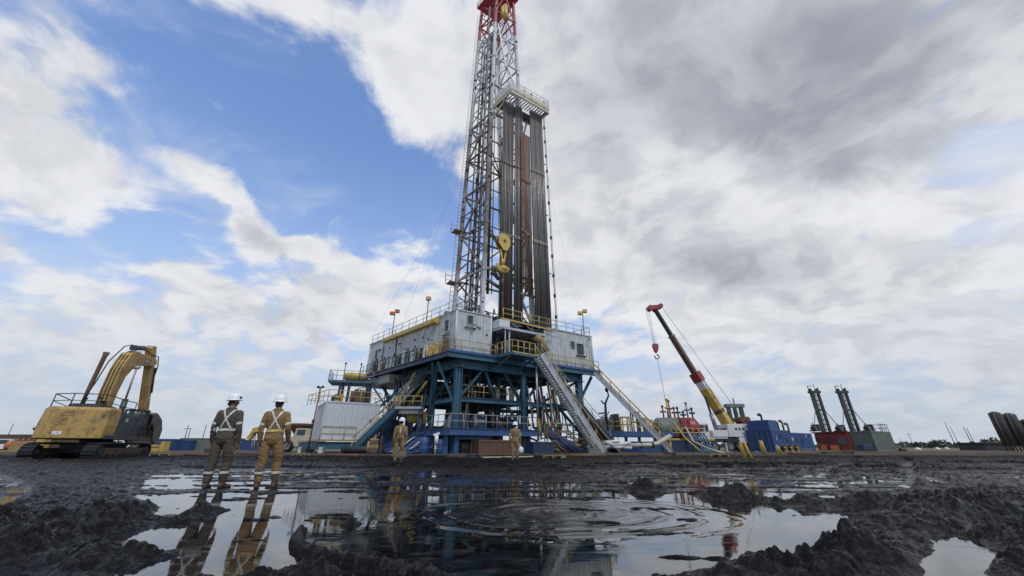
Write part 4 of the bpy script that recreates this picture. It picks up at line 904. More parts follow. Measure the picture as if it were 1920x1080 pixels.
mb.tube(c-up*2.2, c-up*2.9, .26, 10); mb.build('yoke', M['yellow'], tb)
mb = MB(); mb.tube(c-up*2.9-ax*.0, c-up*3.2, .18, 8); mb.path([c-up*3.2+ax*(-.75*math.cos(t))*1.0-up*(.62*math.sin(t)) for t in [i*PI/8 for i in range(-1, 9)]], .24, 8); mb.ell(c-up*3.4, .7, .45, .42, 10); mb.build('hook', M['yellow'], tb)
mb = MB(); mb.path([c-up*3.8, c-up*4.6+ax*.1, c-up*6.5], .07, 6); mb.ell(c-up*5.2, .2, .2, .5, 8); mb.ell(c-up*6.8, .15, .15, .5, 8); mb.tube(c-up*7, c-up*11.5, .05, 6); mb.build('elevator_link', M['rust'], tb)
dlr = thing('drilling_line', c+V((0, 0, 2)), 'steel drilling lines running from the crown down to the travelling block', 'cable')
for s_ in (-.6, .1, .55):
    mb = MB(); mb.tube(c+ax*s_+up*.9, cc+ax*s_*.8+V((0, 0, .5)), .035, 5); mb.build('cable', M['dark'], dlr)
mb = MB(); mb.path([Q(5.6, 2.2, ZR+6.5), Q(6.1, 2.1, ZR+6.3), Q(6.5, 2.1, ZR+5.8), Q(7.4, 2.1, ZR+6.0)], [.35, .3, .25, .2], 7)
mb.ell(Q(5.9, 2.2, ZR+7.0), .35, .3, .5, 8); mb.ell(Q(6.9, 2.2, ZR+6.8), .3, .3, .5, 8); mb.beam(Q(5.0, 2.2, ZR+5.4), Q(7, 2.2, ZR+4.6), .3)
tag(mb.build('pipe_tong', M['brown']), 'yellow and rust pipe tongs slung beside the front mast leg', 'tongs')
# guy wires
for i, (pt, gq) in enumerate(((P(1052, 512, 42), P(1020, 420, 43)), (dp(3, 40), Q(-1, 18, ZR)), (dp(1, 66), Q(18.5, .5, ZR)), (dp(3, 45), Q(0, 12, ZR)))):
    if i == 0: continue
    mb = MB(); mb.tube(pt, gq, .011, 4)
    tag(mb.build('guy_wire', M['steel']), ['', 'guy wire from the left mast leg to the far end of the long house', 'thin guy wire from high on the mast to the right grey house', 'guy wire from the left mast leg to the middle of the long house'][i], 'wire', 'guy wires of the mast')
# ---- flood light poles on the roofs
def pole(label, p, h, mt, two=True):
    t = thing('flood_light', p, label, 'flood light', 'flood lights on the rig roofs'); p = V(p)
    mb = MB(); mb.tube(p, p+V((0, 0, h)), .07, 8); mb.build('pole', M['rail_grey'], t)
    for s_ in ((-.35, .3) if two else (.0,)):
        mb = MB(); c_ = p+V((s_, -.1, h+(.3 if s_ > 0 else 0))); mb.box(c_.x-.28, c_.x+.28, c_.y-.2, c_.y+.25, c_.z-.2, c_.z+.22); mb.build('lamp_head', M[mt], t, .03)
pole('orange twin flood light on a pole at the left end of the long grey house', Q(0.3, 14.6, ZR), 3.2, 'orange')
pole('small dark flood light on a pole above the middle of the long grey house', Q(0.3, 6.4, ZR), 3.0, 'yellow', False)
pole('yellow flood light on a pole over the right grey house', Q(18.3, 0.4, ZR), 3.1, 'yellow')
# ------------------------------------------------------------------ people
def fabric(name, col, dark):
    m, nt, b = nt_new(name); M[name] = m
    tcn = node(nt, 'ShaderNodeTexCoord'); ob = tcn.outputs['Object']
    n1 = noise(nt, ob, 5, 5, 0.6); n2 = noise(nt, scaled(nt, ob, (9, 9, 26)), 1.0, 3, 0.55, 0.6); n3 = noise(nt, ob, 160, 2)
    c = mix(nt, ramp(nt, n1, 0.4, 0.75, 0, 0.55), col, dark)
    sp_ = node(nt, 'ShaderNodeSeparateXYZ'); lk(nt, ob, sp_.inputs[0])
    mud = math_n(nt, 'MULTIPLY', ramp(nt, sp_.outputs[2], 0.10, 0.62, 1.0, 0.0), ramp(nt, n1, 0.4, 0.6))
    c = mix(nt, mud, c, (0.03, 0.025, 0.022)); lk(nt, c, b.inputs['Base Color']); b.inputs['Roughness'].default_value = 0.85
    bp = node(nt, 'ShaderNodeBump'); bp.inputs['Strength'].default_value = 0.7; bp.inputs['Distance'].default_value = 0.02
    lk(nt, math_n(nt, 'ADD', n2, math_n(nt, 'MULTIPLY', n3, 0.06)), bp.inputs['Height']); lk(nt, bp.outputs[0], b.inputs['Normal'])
fabric('coverall_brown', (0.075, 0.058, 0.040), (0.035, 0.027, 0.02))
fabric('coverall_tan', (0.215, 0.125, 0.045), (0.11, 0.063, 0.026))
fabric('coverall_khaki', (0.235, 0.15, 0.065), (0.12, 0.08, 0.035))
fabric('glove', (0.05, 0.04, 0.035), (0.03, 0.025, 0.02))
paint('skin', (0.22, 0.105, 0.07), 0.5, 0, 0.15); paint('hair', (0.012, 0.010, 0.009), 0.6, 0, 0.1); paint('boot', (0.07, 0.042, 0.026), 0.6, 0, 0.6)
paint('helmet', (0.78, 0.78, 0.77), 0.28, 0, 0.06); paint('reflective', (0.56, 0.54, 0.46), 0.4, 0, 0.5, 0, 0, 4); paint('reflective_yellow', (0.55, 0.38, 0.13), 0.5, 0, 0.3)
def evaluated(o):
    dg = bpy.context.evaluated_depsgraph_get(); me = bpy.data.meshes.new_from_object(o.evaluated_get(dg)); return me
def loft(mb, secs, n=20):    # secs: centre, rx, ry (horizontal ellipses)
    vs = []
    for c, rx, ry in secs:
        for i in range(n): t = 2*PI*i/n; vs.append((c[0]+rx*math.cos(t), c[1]+ry*math.sin(t), c[2]))
    fs = [(j*n+i, j*n+(i+1) % n, (j+1)*n+(i+1) % n, (j+1)*n+i) for j in range(len(secs)-1) for i in range(n)]
    fs += [tuple(range(n))[::-1], tuple((len(secs)-1)*n+i for i in range(n))]
    mb.add(vs, fs)
def limb(mb, pts, rad, n=14):
    mb.path(pts, rad, n); mb.ell(pts[0], rad[0], rad[0], rad[0], 12); mb.ell(pts[-1], rad[-1], rad[-1], rad[-1], 12)
def person(name_label, loc, rotz, H, suit, boots='boot', vox=0.009, turn=0.0, lean=0.0, stance=0.13, cross='reflective', armband='reflective', legband=True, bend=None, hands='skin', holds=None, cat='person', group=None, yoke=False):
    t = thing('person', loc, name_label, 'person', group, rotz)
    k = H/1.80; T = WM[t.name] @ Matrix.Scale(k, 4)
    sx = lean
    J = lambda x, y, z: V((x+sx*(z/1.8), y, z))
    mb = MB()
    loft(mb, [(J(0, 0, .80), .12, .09), (J(0, -.01, .86), .175, .125), (J(0, -.015, .94), .188, .138), (J(0, 0, 1.02), .178, .122), (J(0, 0, 1.10), .168, .112), (J(0, -.005, 1.2), .184, .122), (J(0, -.01, 1.31), .205, .13), (J(0, -.01, 1.40), .215, .122), (J(0, -.005, 1.46), .185, .10), (J(0, 0, 1.505), .115, .08), (J(0, 0.01, 1.54), .075, .07)], 24)
    st = stance
    legs = {}
    for s_ in (-1, 1):
        y0 = .05 if s_ > 0 else -.03
        hip = J(s_*.095, 0, .88); kn = J(s_*(.06+st*.55), y0+.015, .49); an = J(s_*(.02+st), y0-.02, .13); legs[s_] = an
        mid1 = hip.lerp(kn, .5)+V((s_*.012, -.01, 0)); mid2 = kn.lerp(an, .45)+V((0, -.025, 0))
        limb(mb, [hip, mid1, kn, mid2, kn.lerp(an, .85), an+V((0, 0, .02))], [.108, .102, .083, .085, .079, .072])
    arms = {}
    for s_ in (-1, 1):
        sh = J(s_*.185, -.005, 1.415); el = J(s_*.25, -.035, 1.13); wr = J(s_*.262, .03, .88)
        if bend: el, wr = (J(*p) if p else q_ for p, q_ in zip(bend.get(s_, (None, None)), (el, wr)))
        arms[s_] = (sh, el, wr)
        limb(mb, [sh, sh.lerp(el, .5)+V((s_*.008, 0, 0)), el, el.lerp(wr, .5), wr], [.078, .066, .057, .055, .046])
    # neck, head, face, ears
    hc = J(0, .02, 1.665); RT = Matrix.Rotation(turn, 3, 'Z')
    mb.path([J(0, -.005, 1.48), J(0, .01, 1.60)], [.062, .057], 12)
    mb.ell(hc, .076, .096, .115, 16); mb.ell(hc+RT @ V((0, .03, -.06)), .055, .062, .06, 12)
    mb.ell(hc+RT @ V((0, .103, -.02)), .014, .02, .026, 8)
    mb.ell(hc+RT @ V((0, .088, -.062)), .026, .014, .010, 8)
    for s_ in (-1, 1): mb.ell(hc+RT @ V((s_*.078, 0, -.01)), .013, .022, .033, 8); mb.ell(hc+RT @ V((s_*.03, .086, .015)), .014, .012, .010, 8)
    # hands
    for s_ in (-1, 1):
        sh, el, wr = arms[s_]; d = (wr-el).normalized(); inw = V((-s_, 0, 0)); fw = d.cross(inw).normalized()*s_*-1
        if fw.y < 0: fw = -fw
        side = d.cross(fw).normalized()
        B = Matrix((side, fw, d)).transposed()
        pc = wr+d*.055; mb.ell(pc, .017, .040, .052, 12, B.to_3x3())
        for fi, (o, L) in enumerate(((.030, .068), (.011, .078), (-.009, .074), (-.028, .058))):
            b0 = pc+fw*o+d*.04; cr = inw
            mb.path([b0, b0+d*L*.5+cr*.006, b0+d*L*.85+cr*.026, b0+d*L+cr*.044], [.0105, .0098, .009, .0082], 7)
        b0 = pc+fw*.034-d*.012; mb.path([b0, b0+fw*.026+d*.03+inw*.008, b0+fw*.03+d*.062+inw*.018], [.0125, .0112, .0095], 7)
    # boots are part of the figure's silhouette but their own mesh
    tmp = mb.build('tmp', M[suit]); md = tmp.modifiers.new('r', 'REMESH'); md.mode = 'VOXEL'; md.voxel_size = vox; md.use_smooth_shade = True
    sm_ = tmp.modifiers.new('s', 'SMOOTH'); sm_.factor = 0.5; sm_.iterations = 3
    me = evaluated(tmp); bpy.data.objects.remove(tmp)
    n = len(me.vertices); co = np.empty(n*3, np.float32); me.vertices.foreach_get('co', co); co = co.reshape(-1, 3)
    no = np.empty(n*3, np.float32); me.vertices.foreach_get('normal', no); no = no.reshape(-1, 3)
    x, y, z = co[:, 0], co[:, 1], co[:, 2]
    # cloth folds
    fold = fbm(x*9+3, z*26+y*7, 3, 5)*0.010+fbm(x*22+y*20, z*9, 3, 9)*0.008+fbm(y*12, z*40+x*14, 2, 19)*.006
    bag = 0.35+np.exp(-((z-.49)/.12)**2)+np.exp(-((z-.2)/.08)**2)*1.3+np.exp(-((z-.86)/.07)**2)*.8+np.exp(-((z-1.05)/.06)**2)*.7+np.exp(-((z-1.13)/.07)**2)*.6*(np.abs(x) > .22)
    # hand and head regions stay smooth
    handm = np.zeros(n, bool)
    for s_ in (-1, 1):
        wr, el = arms[s_][2], arms[s_][1]; d = (wr-el).normalized()
        rel = (co-np.array(wr)) @ np.array(d); perp = np.linalg.norm(co-np.array(wr)-rel[:, None]*np.array(d), axis=1)
        handm |= (rel > .015) & (perp < .10) & (rel < .26) & ((x-sx*z/1.8)*s_ > .212)
    headm = (z > 1.525) & (np.abs(x-sx*.9) < .16)
    clothm = ~(handm | headm)
    co = co+no*(fold*bag*clothm)[:, None]
    me.vertices.foreach_set('co', co.astype(np.float32).ravel())
    me.materials.clear()
    for mt in (suit, hands, 'skin'): me.materials.append(M[mt])
    npoly = len(me.polygons); pc_ = np.empty(npoly*3, np.float32); me.polygons.foreach_get('center', pc_); pc_ = pc_.reshape(-1, 3)
    pn = np.empty(npoly*3, np.float32); me.polygons.foreach_get('normal', pn); pn = pn.reshape(-1, 3)
    mi = np.zeros(npoly, np.int32); ls = np.empty(npoly, np.int32); me.polygons.foreach_get('loop_start', ls)
    vi = np.empty(len(me.loops), np.int32); me.loops.foreach_get('vertex_index', vi)
    fv = vi[ls]; mi[handm[fv]] = 1; mi[headm[fv]] = 2
    me.polygons.foreach_set('material_index', mi); me.polygons.foreach_set('use_smooth', np.ones(npoly, bool)); me.update()
    body = bpy.data.objects.new('body', me); COL.objects.link(body); body.parent = t; body.scale = (k, k, k)
    WM[body.name] = WM[t.name]
    # reflective tape cut from the cloth itself
    X_, Y_, Z_ = pc_[:, 0]-sx*pc_[:, 2]/1.8, pc_[:, 1], pc_[:, 2]; cl = clothm[fv]; torso = cl & (np.abs(X_) < .225)
    def tape(nm, mask, mt):
        idx = np.nonzero(mask)[0]
        if len(idx) < 3: return
        used = {}; vs = []; fs = []
        for p in idx:
            f = []
            for v in me.polygons[int(p)].vertices:
                if v not in used: used[v] = len(vs); vv = me.vertices[v]; vs.append(tuple(V(vv.co)+V(vv.normal)*0.006))
                f.append(used[v])
            fs.append(f)
        m2 = bpy.data.meshes.new(nm); m2.from_pydata(vs, [], fs); m2.materials.append(M[mt]); m2.polygons.foreach_set('use_smooth', np.ones(len(fs), bool)); m2.update()
        o = bpy.data.objects.new(nm, m2); COL.objects.link(o); o.parent = t; o.scale = (k, k, k); s2 = o.modifiers.new('s', 'SOLIDIFY'); s2.thickness = .006; s2.offset = -1
    w = .017
    if cross:
        back = torso & (Z_ > 1.10) & (Z_ < 1.49) & (Y_ < .03)
        l1 = np.abs((X_-.02)-(Z_-1.30)*.55)/1.14 < w; l2 = np.abs((X_-.02)+(Z_-1.30)*.55)/1.14 < w
        tape('reflective_braces', back & (l1 | l2), cross)
        tape('reflective_belt', torso & (np.abs(Z_-1.095) < .024), cross if not yoke else 'reflective_yellow')
    if armband:
        for s_ in (-1, 1):
            sh, el, wr = arms[s_]; a = sh.lerp(el, .72); d = (el-sh).normalized(); rel = (pc_-np.array(a)) @ np.array(d); pp = np.linalg.norm(pc_-np.array(a)-rel[:, None]*np.array(d), axis=1)
            tape('arm_band', cl & (np.abs(rel) < .022) & (pp < .085) & (X_*s_ > .2), armband)
    if legband:
        for s_ in (-1, 1): tape('leg_band', cl & (np.abs(Z_-.285) < .022) & (X_*s_ > 0), 'reflective')
    # boots
    for s_ in (-1, 1):
        an = legs[s_]; b2 = MB(T); f0 = V((an.x, an.y, 0)); toe = V((s_*.22, 1, 0)).normalized()
        for (dy, rx, rz, zc) in ((-.03, .047, .06, .05), (.03, .048, .058, .048), (.09, .05, .048, .04), (.15, .048, .04, .034), (.19, .04, .032, .03)): b2.ell(f0+toe*dy+V((0, 0, zc)), rx, .06, rz, 10)
        b2.path([an+V((0, 0, -.08)), an+V((0, 0, .07))], [.06, .066], 12)
        tm = b2.build('tmpb', M[boots]); md = tm.modifiers.new('r', 'REMESH'); md.mode = 'VOXEL'; md.voxel_size = .012; md.use_smooth_shade = True; m3 = evaluated(tm); bpy.data.objects.remove(tm)
        m3.transform(WM[t.name].inverted()); m3.materials.clear(); m3.materials.append(M[boots]); o = bpy.data.objects.new('boot', m3); COL.objects.link(o); o.parent = t
    # collar, hair and helmet
    b2 = MB(T); b2.path([J(.078*math.cos(a), .004+.072*math.sin(a), 1.528+.008*math.sin(a)) for a in [i*PI/8 for i in range(16)]], .018, 6, True); b2.build('collar', M[suit], t)
    b2 = MB(T); b2.ell(hc+RT @ V((0, -.012, .015)), .082, .098, .108, 16); b2.ell(hc+RT @ V((0, -.045, -.04)), .066, .055, .065, 12); b2.build('hair', M['hair'], t)
    b2 = MB(T); tilt = RT @ V((0, -.06, 1)); b2.lathe([(.148, -.012), (.150, -.004), (.124, .012), (.121, .03), (.117, .07), (.10, .108), (.07, .134), (.03, .146), (.001, .148)], hc+V((0, 0, .035)), tilt, 24, True)
    b2.prism([(-.1, 0), (-.085, .06), (-.05, .10), (0, .118), (.05, .10), (.085, .06), (.1, 0)], hc+V((0, 0, .058)), RT @ V((0, 1, 0)), V((0, 0, 1)), RT @ V((1, 0, 0)), .022)
    hm = b2.build('helmet', M['helmet'], t)
    return t, T, arms
z1 = ground_z(-5.95, 8.45)
p1, T1, A1_ = person('standing person in dark brown coveralls with a white reflective cross and white helmet', (-6.07, 8.48, -.01), R(4), 1.84, 'coverall_brown', turn=R(-34), stance=.105, lean=-.10)
p2, T2, A2_ = person('standing person in tan coveralls with pale braces and white helmet', (-5.04, 8.52, -.01), R(14), 1.81, 'coverall_tan', turn=R(-6), stance=.125, lean=-.12, cross='reflective', yoke=True, bend={1: ((.262, -.07, 1.14), (.262, .09, .92))})
mb = MB(T1); c = V((0.05, -.03, 1.70)); mb.ell(c+V((.05, -.065, .035)), .03, .02, .028, 8); mb.build('helmet_badge', M['dark'], p1)
g1 = G(745, 869, .12)
p3, T3, A3_ = person('person in khaki coveralls with a belt pouch facing the rig stairs', (g1.x, g1.y, ground_z(g1.x, g1.y)-.01), R(6), 1.82, 'coverall_khaki', boots='dark', vox=.014, cross=None, armband=None, legband=False, stance=.10)
mb = MB(T3); mb.box(-.11, .11, -.2, -.12, .93, 1.05); mb.build('belt_pouch', M['rust'], p3, .02)
mb = MB(T3); mb.box(-.028, .028, -.155, -.135, 1.2, 1.42); mb.build('reflective_strip', M['reflective'], p3)
g1 = G(966, 864, .15)
p4, T4, A4_ = person('person in khaki coveralls carrying a white bag before the middle of the rig', (g1.x, g1.y, ground_z(g1.x, g1.y)-.01), R(-10), 1.80, 'coverall_khaki', boots='dark', vox=.014, turn=R(20), cross=None, armband='reflective', legband=False, stance=.08)
wr = T4 @ (A4_[1][2]); mb = MB(); mb.ell(wr+V((.02, 0, -.36)), .13, .08, .17, 10); mb.path([wr+V((.05, 0, -.2)), wr+V((.0, 0, -.07)), wr+V((-.05, 0, -.2))], .012, 5)
tag(mb.build('carry_bag', M['white_clean']), 'small white bag hanging from the hand of the farther khaki person', 'bag')
# a helper stooping among the gear at the left
g1 = G(699, 856, .2)
# ------------------------------------------------------------------ excavator
paint('cat_yellow', (0.47, 0.29, 0.075), 0.5, 0, 0.75, 0.04, 0.45, 1.3, (0.13, 0.095, 0.055))
paint('cat_grey', (0.045, 0.048, 0.058), 0.45, 0, 0.4, 0, 0.1)
ex = thing('excavator', (-25.95, 24.9, 0.0), 'large muddy yellow excavator seen from behind with raised boom and bucket', 'excavator', None, R(17.5))
E = WM[ex.name]
def eb(): return MB(E)
def panel_block(mb, prof, y0, y1):   # prof: list (x,z)
    pass
# tracks
def track(xc):
    mb = eb(); L, r0 = 2.35, .43; w = .62; pts = []
    for i in range(9): t = -PI/2-PI*i/8; pts.append((-L+r0*math.cos(t), r0+r0*math.sin(t)))
    for i in range(9): t = PI/2-PI*i/8; pts.append((L+r0*math.cos(t), r0+r0*math.sin(t)))
    # dense closed loop of shoes
    loop = []
    n = len(pts)
    for i in range(n):
        a, b = V(pts[i]), V(pts[(i+1) % n]); m_ = max(1, int((b-a).length/.19))
        for k in range(m_): loop.append(a.lerp(b, k/m_))
    N = len(loop)
    for i in range(N):
        a, b = loop[i], loop[(i+1) % N]; d = (b-a)
        if d.length < 1e-4: continue
        dn = d.normalized(); nn = V((dn.y, -dn.x)); 
        p = V((xc-w/2, (a.x+b.x)/2, (a.y+b.y)/2+.08)); q_ = V((xc+w/2, p.y, p.z))
        upv = V((0, -nn.x, -nn.y))
        mb.beam(p, q_, .05, d.length*.92, up=V((0, dn.x, dn.y)).cross(V((1, 0, 0))))if 0 else None
        y0, z0 = p.y, p.z; ty, tz = dn.x*d.length*.47, dn.y*d.length*.47; oy, oz = nn.x*-.03, nn.y*-.03
        mb.hexa([V((xc-w/2, y0-ty-oy, z0-tz-oz)), V((xc+w/2, y0-ty-oy, z0-tz-oz)), V((xc+w/2, y0+ty-oy, z0+tz-oz)), V((xc-w/2, y0+ty-oy, z0+tz-oz)),
                 V((xc-w/2, y0-ty+oy, z0-tz+oz)), V((xc+w/2, y0-ty+oy, z0-tz+oz)), V((xc+w/2, y0+ty+oy, z0+tz+oz)), V((xc-w/2, y0+ty+oy, z0+tz+oz))])
        # grouser
        mb.hexa([V((xc-w/2, y0-.015+2.2*oy, z0-.015+2.2*oz)), V((xc+w/2, y0-.015+2.2*oy, z0-.015+2.2*oz)), V((xc+w/2, y0+.015+2.2*oy, z0+.015+2.2*oz)), V((xc-w/2, y0+.015+2.2*oy, z0+.015+2.2*oz)),
                 V((xc-w/2, y0-.015, z0-.015)), V((xc+w/2, y0-.015, z0-.015)), V((xc+w/2, y0+.015, z0+.015)), V((xc-w/2, y0+.015, z0+.015))])
    tr = mb.build('track', M['black_rubber'], ex)
    mb = eb(); mb.box(xc-.2, xc+.2, -L+.1, L-.1, .3, .72); mb.box(xc-.24, xc+.24, -L+.55, L-.55, .36, .62); mb.build('track_frame', M['brown'], tr, .02)
    for y_, r_ in ((-L, .36), (L, .34)):
        mb = eb(); mb.tube(V((xc-.25, y_, r0+.08)), V((xc+.25, y_, r0+.08)), r_, 20); mb.tube(V((xc-.3, y_, r0+.08)), V((xc+.3, y_, r0+.08)), .14, 12); mb.build('sprocket', M['dark'], tr)
    for i in range(7):
        mb = eb(); y_ = -L+.55+i*(2*L-1.1)/6; mb.tube(V((xc-.26, y_, .24)), V((xc+.26, y_, .24)), .13, 12); mb.build('roller', M['dark'], tr)
for xc in (-1.35, 1.35): track(xc)
mb = eb(); mb.box(-1.1, 1.1, -1.0, 1.0, .45, .95); mb.tube(V((0, 0, .9)), V((0, 0, 1.2)), .75, 24); mb.build('undercarriage', M['dark'], ex)
mb = eb()   # revolving frame
mb.box(-1.6, 1.6, -2.35, 2.1, 1.18, 1.42); mb.build('frame', M['cat_grey'], ex, .03)
# counterweight with curved back and sloping shoulders
mb = eb(); n = 12; vs = []; rows_ = []
secs = [(1.22, 1.53, .05), (2.0, 1.55, .06), (2.78, 1.50, .05), (2.92, 1.42, -.06)]
for z, hw, yo in secs:
    row = []
    for i in range(n+1):
        u = -1+2*i/n; row.append(V((hw*u, -2.62-yo-.10*(1-abs(u)**4)+ (.10 if abs(u) > .99 else 0), z)))
    row += [V((hw, -1.55, z)), V((-hw, -1.55, z))]; rows_.append(row)
m_ = len(rows_[0]); allv = [v for r_ in rows_ for v in r_]
fs = [(j*m_+i, j*m_+(i+1) % m_, (j+1)*m_+(i+1) % m_, (j+1)*m_+i) for j in range(len(rows_)-1) for i in range(m_)]+[tuple(range(m_))[::-1], tuple((len(rows_)-1)*m_+i for i in range(m_))]
mb.add(allv, fs); cw = mb.build('counterweight', M['cat_yellow'], ex, .035)
def backy(x, z): 
    for a, b in zip(secs, secs[1:]):
        if a[0] <= z <= b[0]: k_ = (z-a[0])/(b[0]-a[0]); hw = a[1]+(b[1]-a[1])*k_; yo = a[2]+(b[2]-a[2])*k_; return -2.62-yo-.10*(1-abs(x/hw)**4)
    return -2.9
def mark(x0, z0, w_, h_, nm, mt):
    mb = eb(); y_ = min(backy(x0, z0), backy(x0+w_, z0))-.006; y2 = backy(x0+w_, z0)-.006; y1_ = backy(x0, z0)-.006
    mb.hexa([V((x0, y1_, z0)), V((x0+w_, y2, z0)), V((x0+w_, y2+.02, z0)), V((x0, y1_+.02, z0)), V((x0, y1_, z0+h_)), V((x0+w_, y2, z0+h_)), V((x0+w_, y2+.02, z0+h_)), V((x0, y1_+.02, z0+h_))])
    return mb
random.seed(4)
def glyphs(x, z, wtot, h_, nm='lettering', mt='dark', cwid=.05):
    mb = eb(); cx = x
    while cx < x+wtot:
        w_ = cwid*random.uniform(.5, 1.1)
        if random.random() < .85:
            for k in range(random.choice([1, 2, 2])):
                q_ = mark(cx+k*w_*.45, z+random.uniform(0, h_*.3), w_*.28, h_*random.uniform(.55, .9), '', '')
                mb.v += q_.v; o = len(mb.v)-8; mb.f += [tuple(i+o for i in f) for f in q_.f]; mb.m += q_.m; mb.sm += q_.sm
            q_ = mark(cx, z+random.choice([0, h_*.5, h_*.8]), w_*.7, h_*.18, '', ''); mb.v += q_.v; o = len(mb.v)-8; mb.f += [tuple(i+o for i in f) for f in q_.f]; mb.m += q_.m; mb.sm += q_.sm
        cx += cwid*1.25
    o = mb.build(nm, M[mt], cw); return o
for z, x, w_ in ((2.62, -.42, .42), (2.50, -.62, .72), (2.40, -.58, .62), (2.18, -.48, .32), (2.08, -.50, .34), (1.98, -.50, .34), (1.88, -.55, .38)): glyphs(x, z, w_, .065)
mark(-.46, 2.58, .46, .02, '', '').build('lettering', M['dark'], cw)
mark(-.62, 1.42, .42, .16, '', '').build('number_plate', M['white_clean'], cw)
mark(-.72, 1.44, .06, .08, '', '').build('lettering', M['dark'], cw); glyphs(-.56, 1.45, .25, .09, 'lettering', 'dark', .07)
for z in (1.75, 1.65, 1.55, 1.45): glyphs(1.12, z, .12, .07, 'lettering', 'dark', .06)
for x, z in ((.55, 1.32), (-.95, 1.30), (1.28, 2.45), (1.28, 2.35), (.05, 1.6)): mark(x, z, .1, .04, '', '').build('bolt_mark', M['dark'], cw)
for x in (-1.05, .1, .95): mark(x, 1.36, .012, 1.35, '', '').build('panel_joint', M['brown'], cw)
mark(-1.4, 1.36, 2.8, .012, '', '').build('panel_joint', M['brown'], cw)
# engine house, side bodies
mb = eb(); mb.box(-1.55, -.55, -1.56, .9, 1.42, 2.6); mb.box(.5, 1.5, -1.56, .35, 1.42, 2.62); mb.box(-.54, .49, -1.56, -.6, 1.42, 2.55); mb.build('engine_house', M['cat_grey'], ex, .04)
mb = eb(); mb.box(-1.0, .55, -1.9, -.7, 2.62, 3.12); mb.box(-.9, .4, -1.8, -.9, 3.1, 3.18); mb.build('engine_hood', M['cat_grey'], ex, .05)
mb = eb(); mb.box(1.505, 1.51, -.9, -.65, 2.2, 2.42); mb.build('warning_sign', M['cream'], ex)
for x_, y_, r_, h_ in ((-.75, -1.2, .07, .55), (-.05, -1.1, .09, .62), (.25, -1.4, .12, .38)):
    mb = eb(); mb.tube(V((x_, y_, 3.0)), V((x_+.03, y_, 3.0+h_)), r_, 10); mb.tube(V((x_+.03, y_, 3.0+h_*.85)), V((x_+.03, y_, 3.0+h_)), r_*1.5, 10); mb.build('exhaust_pipe', M['dark'], ex)
def grail(pts, h, nm='handrail'):
    mb = eb(); pts = [V(p) for p in pts]; up_ = V((0, 0, h)); mb.path([p+up_ for p in pts], .028, 6); mb.path([p+up_*.5 for p in pts], .022, 5)
    for p in pts: mb.tube(p, p+up_, .028, 6)
    return mb.build(nm, M['dark'], ex)
grail([(-1.5, -.9, 2.6), (-1.5, -2.3, 2.85), (-.6, -2.4, 2.9), (.9, -2.3, 2.9), (1.45, -1.5, 2.65), (1.45, -.3, 2.62)], .78)
# cab at the left front in machine terms is hidden; the visible one rises beyond the right body
mb = eb(); CX0, CX1, CY0, CY1, CZ0, CZ1 = .62, 1.5, .4, 1.6, 1.42, 2.98
for x_ in (CX0, CX1):
    for y_, yt in ((CY0, CY0+.12), (CY1, CY1-.35), ((CY0+CY1)/2, (CY0+CY1)/2)): mb.beam(V((x_, y_, CZ0)), V((x_, yt, CZ1)), .1, .1)
mb.box(CX0-.06, CX1+.06, CY0+.08, CY1-.3, CZ1, CZ1+.1); mb.box(CX0, CX1, CY0, CY1, CZ0, CZ0+.55)
mb.box(CX0-.02, CX1+.02, CY0-.03, CY0+.05, CZ0+.5, CZ0+.75); cab = mb.build('cab', M['cat_grey'], ex, .02)
mb = eb(); mb.box(CX1-.02, CX1+.01, CY0+.15, CY1-.2, CZ0+.6, CZ1-.05); mb.build('cab_window', M['clear_glass'], cab)
mb = eb(); mb.box(CX0+.1, CX1-.1, CY0+.1, CY0+.12, CZ0+.75, CZ1-.05); mb.build('cab_window', M['clear_glass'], cab)
mb = eb(); mb.box(CX0+.3, CX1-.3, CY0+.5, CY0+1.0, CZ0+.5, CZ0+.7); mb.box(CX0+.3, CX1-.3, CY0+.42, CY0+.52, CZ0+.6, CZ0+1.3); mb.build('seat', M['dark'], cab, .03)
grail([(1.62, .9, 1.35), (1.62, 1.75, 1.35)], 1.45, 'cab_rail')
# left mirror arm
mb = eb(); mb.path([V((-1.55, -.2, 2.1)), V((-2.0, -.1, 1.9)), V((-2.35, 0, 2.55))], .03, 6); mb.path([V((-1.6, -.3, 1.75)), V((-2.3, -.2, 1.7)), V((-2.9, -.2, 1.75))], .03, 6); mb.build('mirror_arm', M['dark'], ex)
mb = eb(); mb.box(-2.48, -2.22, -.05, .05, 2.45, 2.8); mb.build('mirror', M['dark'], ex, .02)
mb = eb(); mb.ell(V((-2.9, -.2, 1.78)), .28, .2, .14, 10); mb.build('work_lamp', M['rust'], ex)
mb = eb(); mb.box(-2.0, -1.6, -1.9, 1.2, 1.18, 1.26); mb.box(1.6, 1.85, -1.6, 2.0, 1.18, 1.26); mb.build('side_step', M['brown'], ex)
